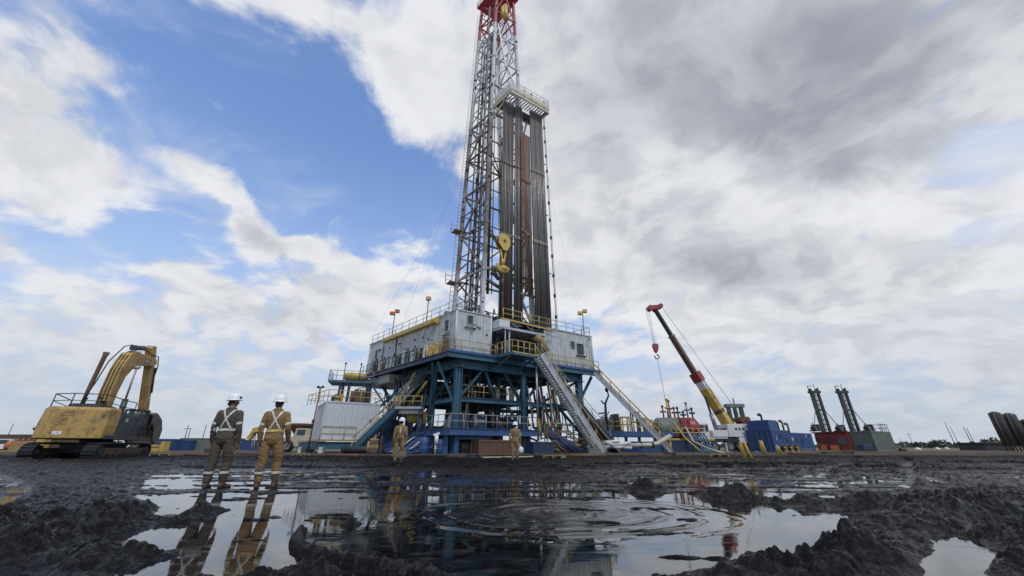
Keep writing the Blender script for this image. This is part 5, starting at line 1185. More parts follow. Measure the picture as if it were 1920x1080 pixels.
# boom in the machine's centre plane (y forward, z up), thickness along x
def plate(pts, x, th, nm, mt, parent=ex, bev=.02):
    mb = eb(); mb.prism(pts, V((x, 0, 0)), V((0, 1, 0)), V((0, 0, 1)), V((1, 0, 0)), th); return mb.build(nm, M[mt], parent, bev)
BX = .1
boom = plate([(-1.05, 2.2), (-.75, 2.1), (-.62, 2.6), (-.62, 4.0), (-.48, 5.0), (.05, 5.8), (.9, 6.02), (2.1, 6.15), (2.3, 6.4), (2.1, 6.7), (1.2, 6.7), (-.2, 6.72), (-.75, 6.5), (-1.05, 5.9), (-1.2, 5.3), (-1.25, 4.0), (-1.15, 2.9)], BX, .60, 'boom', 'cat_yellow')
for k_ in (-.18, 0, .18):
    mb = eb(); mb.path([V((BX+k_, -1.2, 2.9)), V((BX+k_, -1.3, 4.0)), V((BX+k_, -1.24, 5.3)), V((BX+k_, -.92, 6.3)), V((BX+k_, -.3, 6.72)), V((BX+k_, .4, 6.85))], .026, 6); mb.build('hydraulic_line', M['dark'], boom)
mb = eb(); mb.box(BX-.45, BX+.45, -1.25, -.6, 2.2, 2.95); mb.tube(V((BX-.6, -.85, 2.85)), V((BX+.6, -.85, 2.85)), .22, 14); mb.build('boom_foot', M['brown'], ex)
mb = eb(); mb.box(BX+.302, BX+.307, .75, 1.45, 6.15, 6.5); mb.build('boom_decal', M['cat_grey'], boom)
mb = eb()
for i in range(4): mb.box(BX+.309, BX+.312, .83+i*.15, .93+i*.15, 6.22, 6.44)
mb.build('lettering', M['cream'], boom)
def cyl(p, q_, r0, r1, x, nm, mid=.5, mt='cat_grey'):
    mb = eb(); p = V((x, *p)); q_ = V((x, *q_)); c_ = p.lerp(q_, mid); mb.tube(p, c_, r0, 14); mb.tube(p-(q_-p).normalized()*.05, p+(q_-p).normalized()*.2, r0*1.25, 12); o = mb.build(nm, M[mt], ex)
    mb = eb(); mb.tube(c_, q_, r1, 10); mb.tube(q_-V((.15, 0, 0)), q_+V((.15, 0, 0)), r1*1.9, 10); mb.build('rod', M['steel_pale'], o); return o
cyl((.15, 2.0), (-.1, 5.7), .16, .06, BX+.48, 'boom_cylinder', .45); cyl((.15, 2.0), (-.1, 5.7), .16, .06, BX-.48, 'boom_cylinder', .45)
cyl((-.35, 6.95), (1.4, 7.35), .16, .07, BX, 'stick_cylinder', .62)
plate([(1.2, 7.3), (1.4, 7.55), (1.7, 7.55), (2.15, 6.7), (2.75, 4.9), (3.7, 2.9), (3.55, 2.6), (3.3, 2.7), (2.42, 4.8), (1.85, 6.2)], BX, .42, 'stick', 'cat_yellow')
cyl((2.55, 6.1), (3.8, 3.1), .12, .05, BX+.1, 'bucket_cylinder', .55, 'rust')
# standing tall cylinder behind the boom at the left
mb = eb(); mb.path([V((-.75, -1.3, 2.7)), V((-.75, -1.25, 4.2)), V((-.72, -1.2, 6.1)), V((-.7, -1.2, 6.4))], [.07, .11, .12, .17], 12); mb.build('auxiliary_cylinder', M['rust'], ex)
mb = eb(); mb.path([V((-.8, -1.5, 2.7)), V((-.5, -1.4, 4.4)), V((-.35, -1.3, 5.8)), V((-.1, -.9, 6.9)), V((.0, -.4, 7.15)), V((.1, -.1, 6.95))], .035, 6); mb.build('hydraulic_hose', M['dark'], ex)
mb = eb(); mb.path([V((.35, -.1, 6.9)), V((.35, .6, 7.0)), V((.38, 1.5, 6.9)), V((.38, 2.2, 6.9)), V((.38, 2.55, 6.3)), V((.38, 2.6, 5.5))], .035, 6); mb.build('hydraulic_hose', M['dark'], ex)
# bucket
bw = 1.05
prof = [(2.7, 2.9), (3.1, 3.05), (3.9, 2.65), (4.5, 1.95), (4.55, 1.3), (4.2, .95), (3.9, 1.0), (4.25, 1.35), (4.25, 1.9), (3.75, 2.4), (3.05, 2.65)]
mb = eb(); mb.prism(prof, V((BX+.2, 0, 0)), V((0, 1, 0)), V((0, 0, 1)), V((1, 0, 0)), bw*1.5)
for s_ in (-1, 1): mb.prism([(2.75, 2.8), (3.2, 3.0), (4.0, 2.62), (4.5, 1.95), (4.52, 1.35), (4.15, .92), (3.75, 1.2), (3.45, 1.9), (2.95, 2.3)], V((BX+.2+s_*bw*.77, 0, 0)), V((0, 1, 0)), V((0, 0, 1)), V((1, 0, 0)), .07)
paint('bucket_steel', (0.13, 0.105, 0.085), 0.55, 0.2, 0.5, 0.2)
bk = mb.build('bucket', M['bucket_steel'], ex)
for i in range(5): mb = eb(); x_ = BX+.2-bw*.65+i*bw*.325; mb.beam(V((x_, 4.1, 1.0)), V((x_, 3.7, .72)), .14, .08); mb.build('tooth', M['steel'], bk)
mb = eb(); mb.beam(V((BX, 3.3, 2.8)), V((BX, 3.65, 3.2)), .3, .15); mb.beam(V((BX, 3.65, 3.2)), V((BX, 3.35, 3.5)), .28, .12); mb.tube(V((BX-.3, 3.2, 2.85)), V((BX+.3, 3.2, 2.85)), .13, 10); mb.build('bucket_link', M['brown'], ex)
# ------------------------------------------------------------------ generic site equipment
def wheel(mb_or_parent, c, ax, r0, w, nm='wheel'):
    mb = MB(); c = V(c); ax = V(ax).normalized(); mb.lathe([(r0*.6, -w/2), (r0*.95, -w/2), (r0, -w*.35), (r0, w*.35), (r0*.95, w/2), (r0*.6, w/2)], c, ax, 18)
    o = mb.build(nm, M['black_rubber'], mb_or_parent)
    mb = MB(); mb.lathe([(r0*.58, -w*.52), (r0*.5, -w*.3), (.12, -w*.3), (.12, w*.3), (r0*.5, w*.3), (r0*.58, w*.52)], c, ax, 14); mb.build('rim', M['steel'], o); return o
def fbox(c, d, L, D, z0, z1):      # c near corner, d direction along length, depth D to the back-left normal
    c = V((c[0], c[1], 0)); d = V((d[0], d[1], 0)).normalized(); n = V((-d.y, d.x, 0))
    p = [c, c+d*L, c+d*L+n*D, c+n*D]; return [V((q.x, q.y, z0)) for q in p]+[V((q.x, q.y, z1)) for q in p]
def rbox(name, mat, parent, c, d, L, D, z0, z1, bev=.03):
    mb = MB(); mb.hexa(fbox(c, d, L, D, z0, z1)); return mb.build(name, M[mat], parent, bev)
def container(label, c, d, L, D, z0, z1, mat, group='containers on the site', name='container', cat='container', ribs=True, door=True, roofmat=None):
    c = V((c[0], c[1], 0)); d = V((d[0], d[1], 0)).normalized(); n = V((-d.y, d.x, 0)); t = thing(name, V((c.x, c.y, z0)), label, cat, group)
    P4 = [c, c+d*L, c+d*L+n*D, c+n*D]
    for i in range(4):
        mb = MB(); a, b_ = P4[i], P4[(i+1) % 4]; e = (b_-a).normalized()*.08
        if ribs: ribbed_wall(mb, a+e, b_-e, z0+.14, z1-.12, .32, .04, th=.05)
        else: mb.beam(V((a.x, a.y, (z0+z1)/2)), V((b_.x, b_.y, (z0+z1)/2)), .06, z1-z0-.25)
        mb.build('side_panel', M[mat], t)
    mb = MB()
    for i in range(4):
        a, b_ = P4[i], P4[(i+1) % 4]
        for z in (z0+.08, z1-.07): mb.beam(V((a.x, a.y, z)), V((b_.x, b_.y, z)), .13, .16)
        mb.beam(V((a.x, a.y, z0+.003)), V((a.x, a.y, z1-.003)), .16, .16)
    mb.build('frame', M[mat], t)
    mb = MB(); mb.hexa(fbox(c, d, L, D, z1-.13, z1-.05)); mb.build('roof', M[roofmat or mat], t)
    if door:
        mb = MB(); q0 = c+n*(D*.5)-d*.07
        for s_ in (-.35, -.1, .1, .35): mb.tube(V((*(q0+n*D*s_).xy, z0+.2)), V((*(q0+n*D*s_).xy, z1-.2)), .03, 5)
        mb.build('door_bar', M['steel'], t)
    return t
def clutter(root, pts, mats, nm='pipe', r=(.04, .09), n=6):
    for i, pl in enumerate(pts):
        mb = MB(); mb.path(pl, random.uniform(*r), n); mb.build(nm, M[mats[i % len(mats)]], root)
def machine(name, label, c, s, mats, cat, rot=0.0, z=None, seed=1, group=None):
    """engine-like skid: bed, block, flywheel housing, manifold, radiator"""
    random.seed(seed); z = ground_z(c[0], c[1])-.02 if z is None else z
    t = thing(name, (c[0], c[1], z), label, cat, group, rot); T = WM[t.name]
    L, D, H = s
    mb = MB(T)
    for y in (-D*.4, D*.4): mb.box(-L/2, L/2, y-.07, y+.07, 0, .16)
    for x in (-L*.45, 0, L*.45): mb.box(x-.06, x+.06, -D*.36, D*.36, .02, .14)
    mb.build('skid', M[mats[0]], t)
    mb = MB(T); mb.box(-L*.3, L*.18, -D*.3, D*.3, .16, H*.7); mb.build('block', M[mats[1]], t, .05)
    mb = MB(T); mb.box(L*.24, L*.42, -D*.42, D*.42, .16, H); mb.build('radiator', M[mats[0]], t, .03)
    for i in range(4):
        mb = MB(T); x = -L*.25+i*L*.12; mb.tube(V((x, -D*.31, H*.45)), V((x, D*.31, H*.45)), H*.09, 8); mb.tube(V((x, 0, H*.7)), V((x, 0, H*.85)), H*.06, 8); mb.build('cylinder_head', M[mats[2]], t)
    mb = MB(T); mb.tube(V((-L*.42, 0, H*.4)), V((-L*.3, 0, H*.4)), H*.32, 18); mb.build('flywheel', M[mats[2]], t)
    mb = MB(T); mb.path([V((-L*.2, D*.2, H*.7)), V((-L*.1, D*.25, H*.95)), V((L*.1, D*.25, H*.98)), V((L*.15, D*.2, H*1.2))], .06, 7); mb.build('exhaust_pipe', M['rust'], t)
    return t
zg = 0.2
paint('tank_white', (0.55, 0.57, 0.575), 0.5, 0, 0.25, 0.08, 0.3)
paint('mast_dark', (0.028, 0.034, 0.030), 0.5, 0, 0.4, 0.1)
paint('silo_dark', (0.040, 0.036, 0.034), 0.5, 0, 0.4, 0.2, 0.4)
# ---- left tank house on its blue skid
th_ = container('windowless grey ribbed tank house on a blue skid at the left end of the rig', (-19.3, 40), RW, 5.4, 6.4, 1.45, 5.2, 'tank_white', 'tank house of the rig', 'tank_house', 'tank house', door=False)
for p, q_ in ((V((-19.3, 40, 1.35)), V((-19.3, 40, 1.35))+RW*5.5), (V((-19.3, 40, 1.35)), V((-19.3, 40, 1.35))+RU*6.5)):
    mb = MB(); mb.beam(p-RW*.1-RU*.1, q_, .35, .1); mb.build('sill_beam', M['yellow'], th_)
    mb = MB(); mb.ibeam(p-V((0, 0, .45)), q_-V((0, 0, .45)), .3, .7); mb.build('skid_beam', M['teal'], th_)
for i, k in enumerate((0.3, 2.4, 4.9)): mb = MB(); a = V((-19.3, 40, 0))+RW*k; mb.beam(a+V((0, 0, .1)), a+V((0, 0, .75)), .4, .5); mb.build('foot', M['blue_dark' if i % 2 else 'wall_pale'], th_)
for i, k in enumerate((2.6, 5.2)): mb = MB(); a = V((-19.3, 40, 0))+RU*k; mb.beam(a+V((0, 0, .1)), a+V((0, 0, .75)), .4, .5); mb.build('foot', M['white' if i % 2 else 'blue_dark'], th_)
z5 = V((0, 0, 5.2)); K = V((-19.3, 40, 0))
rail('handrail', [K+RW*5.4+z5, K+z5, K+RU*6.4+z5], M['rail_yellow'], th_, 1.15, 1.2, .035)
rail('handrail', [K+RU*6.4+z5, K+RU*6.4+RW*5.4+z5, K+RW*5.4+z5], M['rail_grey'], th_, 1.15, 1.4, .03)
rail('handrail', [K-RW*.1-RU*.1+V((0, 0, 1.42)), K+RW*3.3-RU*.15+V((0, 0, 1.42))], M['rail_yellow'], th_, 1.3, 1.1, .035)
mb = MB(); mb.beam(K+RW*4.5-RU*.1+V((0, 0, 3.4)), K+RW*4.7-RU*.1+V((0, 0, 3.4)), .05, .25); mb.build('wall_fitting', M['rust'], th_)
machine('roof_pump', 'rust brown pump engine on the roof of the grey tank house', (-17.3, 43.4), (2.4, 1.4, 1.9), ('dark', 'brown', 'rust'), 'pump', .6, 5.2, 3)
machine('roof_motor', 'small yellow motor on the roof of the grey tank house at its left', (-19.6, 42.8), (1.3, .9, 1.1), ('yellow', 'yellow', 'dark'), 'motor', .8, 5.2, 4)
pm = thing('lamp_mast', (-20.6, 40.6, 1.2), 'thin rusty lamp mast standing at the left corner of the grey tank house', 'lamp mast')
mb = MB(); mb.tube(V((-20.6, 40.6, .2)), V((-20.6, 40.6, 6.6)), .07, 8); mb.build('pole', M['rust'], pm)
mb = MB(); mb.beam(V((-20.9, 40.6, 6.6)), V((-20.3, 40.6, 6.65)), .12); mb.box(-20.95, -20.75, 40.5, 40.7, 6.6, 6.8); mb.box(-20.5, -20.25, 40.5, 40.7, 6.6, 6.8); mb.build('lamp_head', M['dark'], pm)
mb = MB(); mb.box(-20.72, -20.48, 40.42, 40.56, 3.0, 3.4); mb.build('junction_box', M['rust'], pm)
# ---- high side platform
hp = thing('side_platform', (-21.5, 45, 0), 'teal edged high platform with pale railing behind the grey tank house', 'platform')
c = V((-21.9, 44.6, 0)); d = V((.96, .28, 0)).normalized(); n = V((-.28, .96, 0)).normalized()
mb = MB(); mb.hexa([c+V((0, 0, 7.9)), c+d*5+V((0, 0, 7.9)), c+d*5+n*3.2+V((0, 0, 7.9)), c+n*3.2+V((0, 0, 7.9)), c+V((0, 0, 8.15)), c+d*5+V((0, 0, 8.15)), c+d*5+n*3.2+V((0, 0, 8.15)), c+n*3.2+V((0, 0, 8.15))]); mb.build('deck', M['teal'], hp)
for k, m_ in ((1.4, .3), (2.4, .3), (4.6, .3), (1.4, 2.8), (4.6, 2.8)): mb = MB(); q0 = c+d*k+n*m_; mb.beam(q0+V((0, 0, 5.1)), q0+V((0, 0, 7.9)), .25); mb.build('leg', M['blue_dark'], hp)
mb = MB(); q0 = c+d*4.9+n*.3; mb.beam(q0+V((0, 0, 7.8)), q0+d*2.6+V((0, 0, 4.6)), .2); mb.build('brace', M['teal'], hp)
rail('handrail', [c+n*3.1+V((0, 0, 8.15)), c+V((0, 0, 8.15)), c+d*5+V((0, 0, 8.15))], M['rail_grey'], hp, 1.15, .8, .035)
at = thing('air_tank', c+d*2.5+n*.8+V((0, 0, 8.15)), 'short yellow tank lying on the high platform left of the long grey house', 'tank')
mb = MB(); q0 = c+d*1.5+n*.9+V((0, 0, 8.75)); mb.lathe([(.05, 0), (.35, .08), (.48, .25), (.48, 2.2), (.35, 2.5), (.05, 2.6)], q0, d, 16); mb.build('shell', M['yellow'], at)
for k in (.6, 2.0): mb = MB(); mb.beam(q0+d*k-V((0, 0, .6)), q0+d*k-V((0, 0, .3)), .3, .5); mb.build('saddle', M['rust'], at)
for k in (1.6, 3.4): mb = MB(); q1 = c+d*k+n*.2; mb.tube(q1+V((0, 0, 8.15)), q1+V((0, 0, 10.2)), .05, 6); mb.ell(q1+V((0, 0, 10.2)), .14, .14, .14, 8); mb.build('vent_pipe', M['dark'], hp)
# ---- chutes and ducts between tank house and substructure
ch = thing('shaker_chute', Q(-.5, 15, 6), 'pale sloping ducts and chutes hanging under the far end of the long grey house', 'chute')
mb = MB(); mb.hexa([Q(-.3, 12.5, 7.9), Q(3.4, 12.5, 7.9), Q(3.4, 19.2, 7.9), Q(-.3, 19.2, 7.9), Q(-.6, 12, 8.75), Q(3.8, 12, 8.75), Q(3.8, 19.8, 8.75), Q(-.6, 19.8, 8.75)]); mb.build('hopper', M['wall_grey'], ch)
random.seed(8)
for i in range(16):
    b_ = random.uniform(4.8, 13); a_ = random.uniform(-.6, 1.2); mb = MB(); mb.beam(Q(a_, b_, random.uniform(6.2, 8.6)), Q(a_+random.uniform(-1.5, .3), b_+random.uniform(1.0, 3.6), random.uniform(3.2, 5.6)), random.uniform(.08, .3), random.uniform(.06, .3)); mb.build('duct', M[random.choice(['steel_pale', 'rail_grey', 'steel', 'dark', 'teal', 'rail_yellow'])], ch)
for i in range(10):
    b_ = random.uniform(5, 16); mb = MB(); mb.tube(Q(random.uniform(-.4, 1.5), b_, random.uniform(1.8, 3)), Q(random.uniform(-.4, 1.5), b_+random.uniform(-.5, .5), 8.6), random.uniform(.04, .13), 6); mb.build('down_pipe', M[random.choice(['dark', 'steel', 'blue_dark'])], ch)
# ---- left stairs and landing
stairs('yellow railed stairway with teal stringers climbing from the tank house to the left landing', V((-11.5, 37.9, 4.35)), V((-15.4, 38.4, .45)), V((.13, .99, 0)), 1.0, 'teal', 'rail_yellow', strh=.5)
sl2 = thing('stair_landing', V((-10.6, 38.2, 4.3)), 'pale corrugated landing with yellow rail at the top of the left stairway', 'landing')
mb = MB(); mb.box(-11.5, -8.9, 37.8, 39.6, 4.2, 4.42); mb.build('deck', M['steel_pale'], sl2)
mb = MB(); mb.box(-11.2, -9.0, 38.2, 39.4, 3.75, 4.195); mb.build('duct', M['steel_pale'], sl2, .05)
rail('handrail', [V((-11.5, 37.8, 4.42)), V((-8.9, 37.8, 4.42))], M['rail_yellow'], sl2, 1.0, .9, .035)
for x_, y_ in ((-11.3, 39.4), (-9.1, 39.4), (-9.1, 38.0)): mb = MB(); mb.beam(V((x_, y_, .1)), V((x_, y_, 4.2)), .16); mb.build('leg', M['blue_dark'], sl2)
stairs('dark upper flight of stairs rising from the left landing under the long grey house', V((-9.9, 41.6, 8.1)), V((-12.3, 39.7, 4.5)), V((.62, -.78, 0)), .9, 'steel', 'rail_grey', strh=.3)
# ---- machinery under and around the rig
machine('mud_pump', 'dark mud pump under the rig left of the front column', Q(-1.2, 6.0, 0)[:2], (3.2, 1.6, 1.7), ('blue_dark', 'dark', 'brown'), 'pump', -.8, .2, 5, 'pumps and engines under the rig')
machine('diesel_engine', 'dark diesel engine on the ground under the lower blue platform', Q(3.0, .8, 0)[:2], (3.0, 1.5, 1.45), ('dark', 'brown', 'green_grey'), 'engine', .55, .2, 6, 'pumps and engines under the rig')
machine('mud_pump', 'white topped pump standing on the lower blue platform by the corner column', Q(2.4, 2.4, 0)[:2], (2.2, 1.4, 1.9), ('blue', 'dark', 'white'), 'pump', .55, 2.33, 7, 'pumps and engines under the rig')
machine('mud_pump', 'dark pump standing on the lower blue platform between the two front columns', Q(4.9, 2.2, 0)[:2], (2.4, 1.4, 1.9), ('dark', 'blue_dark', 'steel_pale'), 'pump', .55, 2.33, 8, 'pumps and engines under the rig')
machine('winch', 'dark winch machinery on the lower blue platform by the second front column', Q(7.3, 2.0, 0)[:2], (1.8, 1.2, 1.6), ('blue_dark', 'dark', 'steel'), 'winch', .55, 2.33, 9, 'pumps and engines under the rig')
ot = thing('olive_tank', Q(.1, 6.2, 3.2), 'olive yellow drum lying behind the railing left of the corner column', 'tank')
mb = MB(); q0 = Q(-1.2, 5.5, 3.55); mb.lathe([(.1, 0), (.5, .1), (.6, .3), (.6, 2.0), (.5, 2.2), (.1, 2.3)], q0, RW, 18); mb.build('shell', M['yellow'], ot)
for k in (.5, 1.8): mb = MB(); mb.beam(q0+RW*k-V((0, 0, 1.3)), q0+RW*k-V((0, 0, .4)), .2, .6); mb.build('saddle', M['dark'], ot)
dt = container('big dark box added deep under the drill floor to block the sky behind', Q(1.8, 9.6, 0), RW, 12, 2, 5.4, 8.0, 'dark', 'dark boxes added under the rig', 'dark_backing_box', 'tank', door=False)  # added box, blocks the sky so the space under the deck reads dark
dt = container('low dark blue box added on the ground deep under the rig as dark backing', Q(3.0, 10.4, 0), RW, 11, 2.4, .2, 3.0, 'blue_dark', 'dark boxes added under the rig', 'dark_backing_box', 'tank', door=False)  # added low box, keeps the interior dark near the ground
dt = container('narrow dark box added under the rig behind the left columns as dark backing', Q(1.2, 11.6, 0), RU, 5, 2.0, .2, 3.6, 'blue_dark', 'dark boxes added under the rig', 'dark_backing_box', 'tank', door=False)  # added side box, dark backing behind the columns
bp_ = thing('blowout_preventer', Q(5.8, 5, 0), 'stout dark valve stack standing under the drill floor', 'valve stack')
for z, r0, h_ in ((.2, .7, .9), (1.15, .95, .5), (2.35, .8, 1.0), (3.4, 1.1, .6), (4.05, .6, .8), (5.4, .8, .7), (6.2, .4, 2.2)):
    mb = MB(); mb.lathe([(r0*.9, 0), (r0, .06), (r0, h_-.06), (r0*.9, h_)], Q(5.8, 5, z), V((0, 0, 1)), 18); mb.build('body_ring', M['blue_dark' if r0 > .9 else 'dark'], bp_)
# hoses and lines hanging inside the substructure
hs = thing('hose_bundle', Q(8, 1, 3), 'bundle of grey and tan hoses hanging under the drill floor behind the silver stairway', 'hoses')
random.seed(12)
for i in range(30):
    a_ = random.uniform(8.7, 15); b_ = random.uniform(.2, 2.5); z = random.uniform(6, 8.8); a2 = a_+random.uniform(-.6, 1.4)
    mb = MB(); mb.path([Q(a_, b_, z), Q(a_+.1, b_-.3, z*.7), Q((a_+a2)/2, b_-.5, z*.45), Q(a2, b_-.4, random.uniform(1.4, 3))], random.uniform(.05, .14), 7); mb.build('hose', M[random.choice(['steel', 'rail_grey', 'dark', 'tan_hose', 'rust'])], hs)
hs = thing('standpipe', Q(9.6, -.2, 0), 'tall grey standpipe with yellow foot beside the second front column', 'pipe')
mb = MB(); mb.tube(Q(9.5, -.6, 3.4), Q(9.5, -.6, 9), .12, 10); mb.build('pipe', M['steel_pale'], hs)
mb = MB(); mb.path([Q(9.5, -.6, 3.4), Q(9.6, -.7, 2.8), Q(9.6, -.7, 1.9)], .2, 10); mb.build('elbow', M['yellow'], hs)
mb = MB(); mb.tube(Q(9.6, -.7, 1.9), Q(9.6, -.7, .2), .09, 8); mb.build('foot', M['cream'], hs)
mf = thing('pipe_manifold', Q(11, -.8, .2), 'tangle of tan yellow and blue manifold pipes on the ground behind the silver stairway', 'pipework')
random.seed(31)
for i in range(64):
    a_ = random.uniform(9.6, 17.0); b_ = random.uniform(-1.2, 1.6); z = random.uniform(.6, 3.1); L = random.uniform(.8, 3.2); dz = random.choice([0, 0, random.uniform(-1.6, -.4)])
    kk = random.random()
    if kk < .55: pl = [Q(a_, b_, z), Q(a_+L*.5, b_, z+dz*.3), Q(a_+L, b_+random.uniform(-.3, .3), max(.3, z+dz))]
    elif kk < .8: pl = [Q(a_, b_, .25), Q(a_, b_, z), Q(a_+.25, b_, z+.25), Q(a_+L*.6, b_, z+.25)]
    else: pl = [Q(a_, b_, z), Q(a_+.4, b_-.3, z-.1), Q(a_+.9, b_-.4, z*.5), Q(a_+1.5, b_-.6, .3)]
    mb = MB(); mb.path(pl, random.uniform(.05, .1), 7); mb.build('pipe', M[random.choice(['tan_hose', 'tan_hose', 'yellow', 'rail_grey', 'brown', 'hose_blue'])], mf)
bh = thing('hose_bundle', Q(10.5, -1.5, 0), 'fan of dark blue hoses running down to the ground right of the lower platform', 'hoses')
for i in range(11):
    a_ = 10.0+i*.17; mb = MB(); mb.path([Q(a_-.2, .4, 2.6+.05*i), Q(a_+.5, -.4, 2.1), Q(a_+1.3+.1*i, -1.0, 1.0), Q(a_+1.9+.15*i, -1.3, .3)], .075, 7); mb.build('hose', M['hose_blue' if i % 3 else 'steel'], bh)
bh = thing('hose_bundle', Q(-2, 5, 0), 'loops of dark blue and pale hoses on the ground left of the lower blue platform', 'hoses')
random.seed(18)
for i in range(13):
    x0 = -11.3+i*.28; y0 = 37.2+random.uniform(-.5, .8); mb = MB(); mb.path([V((x0+2.2, y0+2, 2.2-random.uniform(0, .5))), V((x0+1.2, y0+.8, 1.5)), V((x0+.4, y0+.2, .7)), V((x0-.5, y0, .35)), V((x0-1.4-random.random(), y0-.1, .25))], random.uniform(.05, .09), 7); mb.build('hose', M[('blue', 'hose_blue', 'steel_pale', 'hose_blue')[i % 4]], bh)
def barrel(label, c, r0, h_, mat, name='barrel', cat='barrel', group=None):
    t = thing(name, c, label, cat, group); c = V(c)
    mb = MB(); prof = [(r0*.94, 0), (r0, .03)]
    for k in range(1, 3): z = h_*k/3; prof += [(r0, z-.05), (r0*1.04, z), (r0, z+.05)]
    mb.lathe(prof+[(r0, h_-.03), (r0*.94, h_)], c, V((0, 0, 1)), 20); mb.build('shell', M[mat], t)
    mb = MB(); mb.lathe([(r0*.9, 0), (r0*.9, .03)], c+V((0, 0, h_)), V((0, 0, 1)), 20); mb.lathe([(.08, 0), (.08, .1)], c+V((r0*.4, 0, h_+.02)), V((0, 0, 1)), 8); mb.build('lid', M[mat], t); return t
b0 = P(793, 854, 35.6); barrel('tall bright blue drum standing under the left end of the lower platform', (b0.x, b0.y, .18), .42, 1.35, 'blue', group='blue drums under the platform')
b0 = P(823, 854, 36.2); barrel('shorter bright blue drum partly behind the white standpipe', (b0.x, b0.y, .18), .38, 1.2, 'blue', group='blue drums under the platform')
b0 = P(815, 856, 35.2); vp = thing('valve_post', (b0.x, b0.y, .15), 'white and pink valve post with a flange head between the two blue drums', 'valve post')
mb = MB(); x_, y_ = b0.x, b0.y; mb.tube(V((x_, y_, .15)), V((x_, y_, 1.0)), .09, 10); mb.lathe([(.16, 0), (.16, .06)], V((x_, y_, .6)), V((0, 0, 1)), 12); mb.build('post', M['cream'], vp)
mb = MB(); mb.tube(V((x_+.03, y_, 1.0)), V((x_+.05, y_, 1.75)), .17, 10); mb.build('valve_body', M['white_clean'], vp); mb = MB(); mb.beam(V((x_-.25, y_, 1.75)), V((x_+.3, y_, 1.9)), .2, .16); mb.build('head', M['white_clean'], vp)
b0 = P(935, 857, 35.8)
rk = container('low rust brown steel box on the ground under the lower blue platform', (b0.x-1.7, b0.y), RW, 3.3, 1.6, .2, 1.35, 'rust', 'skid boxes under the rig', 'steel_box', 'box', door=False)
rk = container('dark blue steel box on the ground right of the far khaki person', (b0.x+3.2, b0.y+.6), RW, 2.2, 1.5, .2, 1.2, 'blue_dark', 'skid boxes under the rig', 'steel_box', 'box', door=False)
b0 = P(640, 856, 36)
for i, (dx, L, r0) in enumerate(((0, 3.6, .3), (1.6, 2.6, .22))):
    t = thing('large_pipe', (b0.x+dx, b0.y+i*.8, .3), ['wide black pipe lying on the ground before the grey tank house, open at its end', 'narrower black pipe lying behind the wide one by the tank house'][i], 'pipe', 'black pipes lying by the tank house')
    mb = MB(); a = V((b0.x+dx, b0.y+i*.8, .2+r0)); d_ = V((.97, .2, .02)).normalized(); mb.lathe([(r0*.8, .3), (r0*.85, 0), (r0, 0), (r0, L), (r0*.85, L), (r0*.8, L-.3)], a, d_, 18, True); mb.build('shell', M['dark'], t)
    mb = MB(); mb.lathe([(r0*1.01, .12), (r0*1.25, .12), (r0*1.25, .24), (r0*1.01, .24)], a, d_, 18, False); mb.build('flange', M['dark'], t)
b0 = P(700, 858, 34.5)
pu = machine('hand_pump', 'rusty upright pump with cream barrel and hoses on the mud between tank house and platform', (b0.x, b0.y), (1.5, .9, 1.5), ('dark', 'brown', 'tan_hose'), 'pump', .3, .15, 14)
# pad edge: low bank of dry mud, hoses on the ground near the rig
for i, (l, x0, x1, yy, lab) in enumerate(((0, 905, 1000, 860, 'thin pale hose lying on the ground before the rust brown box'),)):
    p, q_ = G(x0, yy, .2), G(x1, yy-2, .2); mb = MB(); mb.path([p.lerp(q_, k/8)+V((0, .2*math.sin(k*1.7), .05)) for k in range(9)], .04, 5); tag(mb.build('ground_hose', M['cream']), lab, 'hose')
# ---- to the right of the stairs
wb = thing('wrapped_bundle', (10.8, 39.5, .2), 'white wrapped bundle lying at the foot of the pipe ramp', 'bundle')
b0 = P(1160, 850, 41.5)
mb = MB(); random.seed(6)
for i in range(9): mb.path([b0+V((-1.4+random.uniform(-.2, .2), random.uniform(-.4, .4), .5+random.uniform(-.15, .7))), b0+V((0, random.uniform(-.4, .4), .7+random.uniform(-.15, .6))), b0+V((1.3+random.uniform(-.2, .2), random.uniform(-.4, .4), .4+random.uniform(0, .6)))], .17, 7)
mb.build('wrapping', M['white'], wb)
mb = MB(); mb.ell(b0+V((-1.5, -.3, .35)), .25, .25, .3, 8); mb.build('orange_cap', M['orange'], wb)
wp = thing('white_pipe', b0, 'long cream pipe running from the white bundle towards the right stairway', 'pipe')
mb = MB(); mb.path([b0+V((1.2, 0, .75)), b0+V((3.6, .5, .8)), b0+V((4.4, .6, .95)), b0+V((6.0, 1.0, 1.7))], .22, 10); mb.build('pipe', M['cream'], wp)
for k in (2.4, 3.7): mb = MB(); mb.tube(b0+V((k, .2+k*.06, .77)), b0+V((k+.15, .22+k*.06, .77)), .3, 12); mb.build('clamp', M['dark'], wp)
sk = container('bright blue skid tank on the ground between the ramp and the right stairway', (P(1172, 850, 46.5).x, 46.5), (.98, .1), 4.4, 2, .2, 1.35, 'blue', 'blue skids right of the rig', 'skid_tank', 'tank', door=False)
sk = container('dark blue skid tank close to the foot of the right stairway', (P(1245, 850, 46.8).x, 46.8), (.98, .1), 4.4, 2, .2, 1.5, 'blue_dark', 'blue skids right of the rig', 'skid_tank', 'tank', door=False)
bd = thing('shaker_deck', (12, 47, 2), 'raised blue deck carrying yellow frames and dark machines behind the stairways', 'platform')
q0 = P(1140, 822, 47); q1 = P(1240, 822, 49)
mb = MB(); d = (q1-q0); d.z = 0; Ld = d.length; d.normalize(); mb.hexa(fbox(q0, d, Ld+2, 3, 1.9, 2.5)); mb.build('deck', M['blue'], bd, .02)
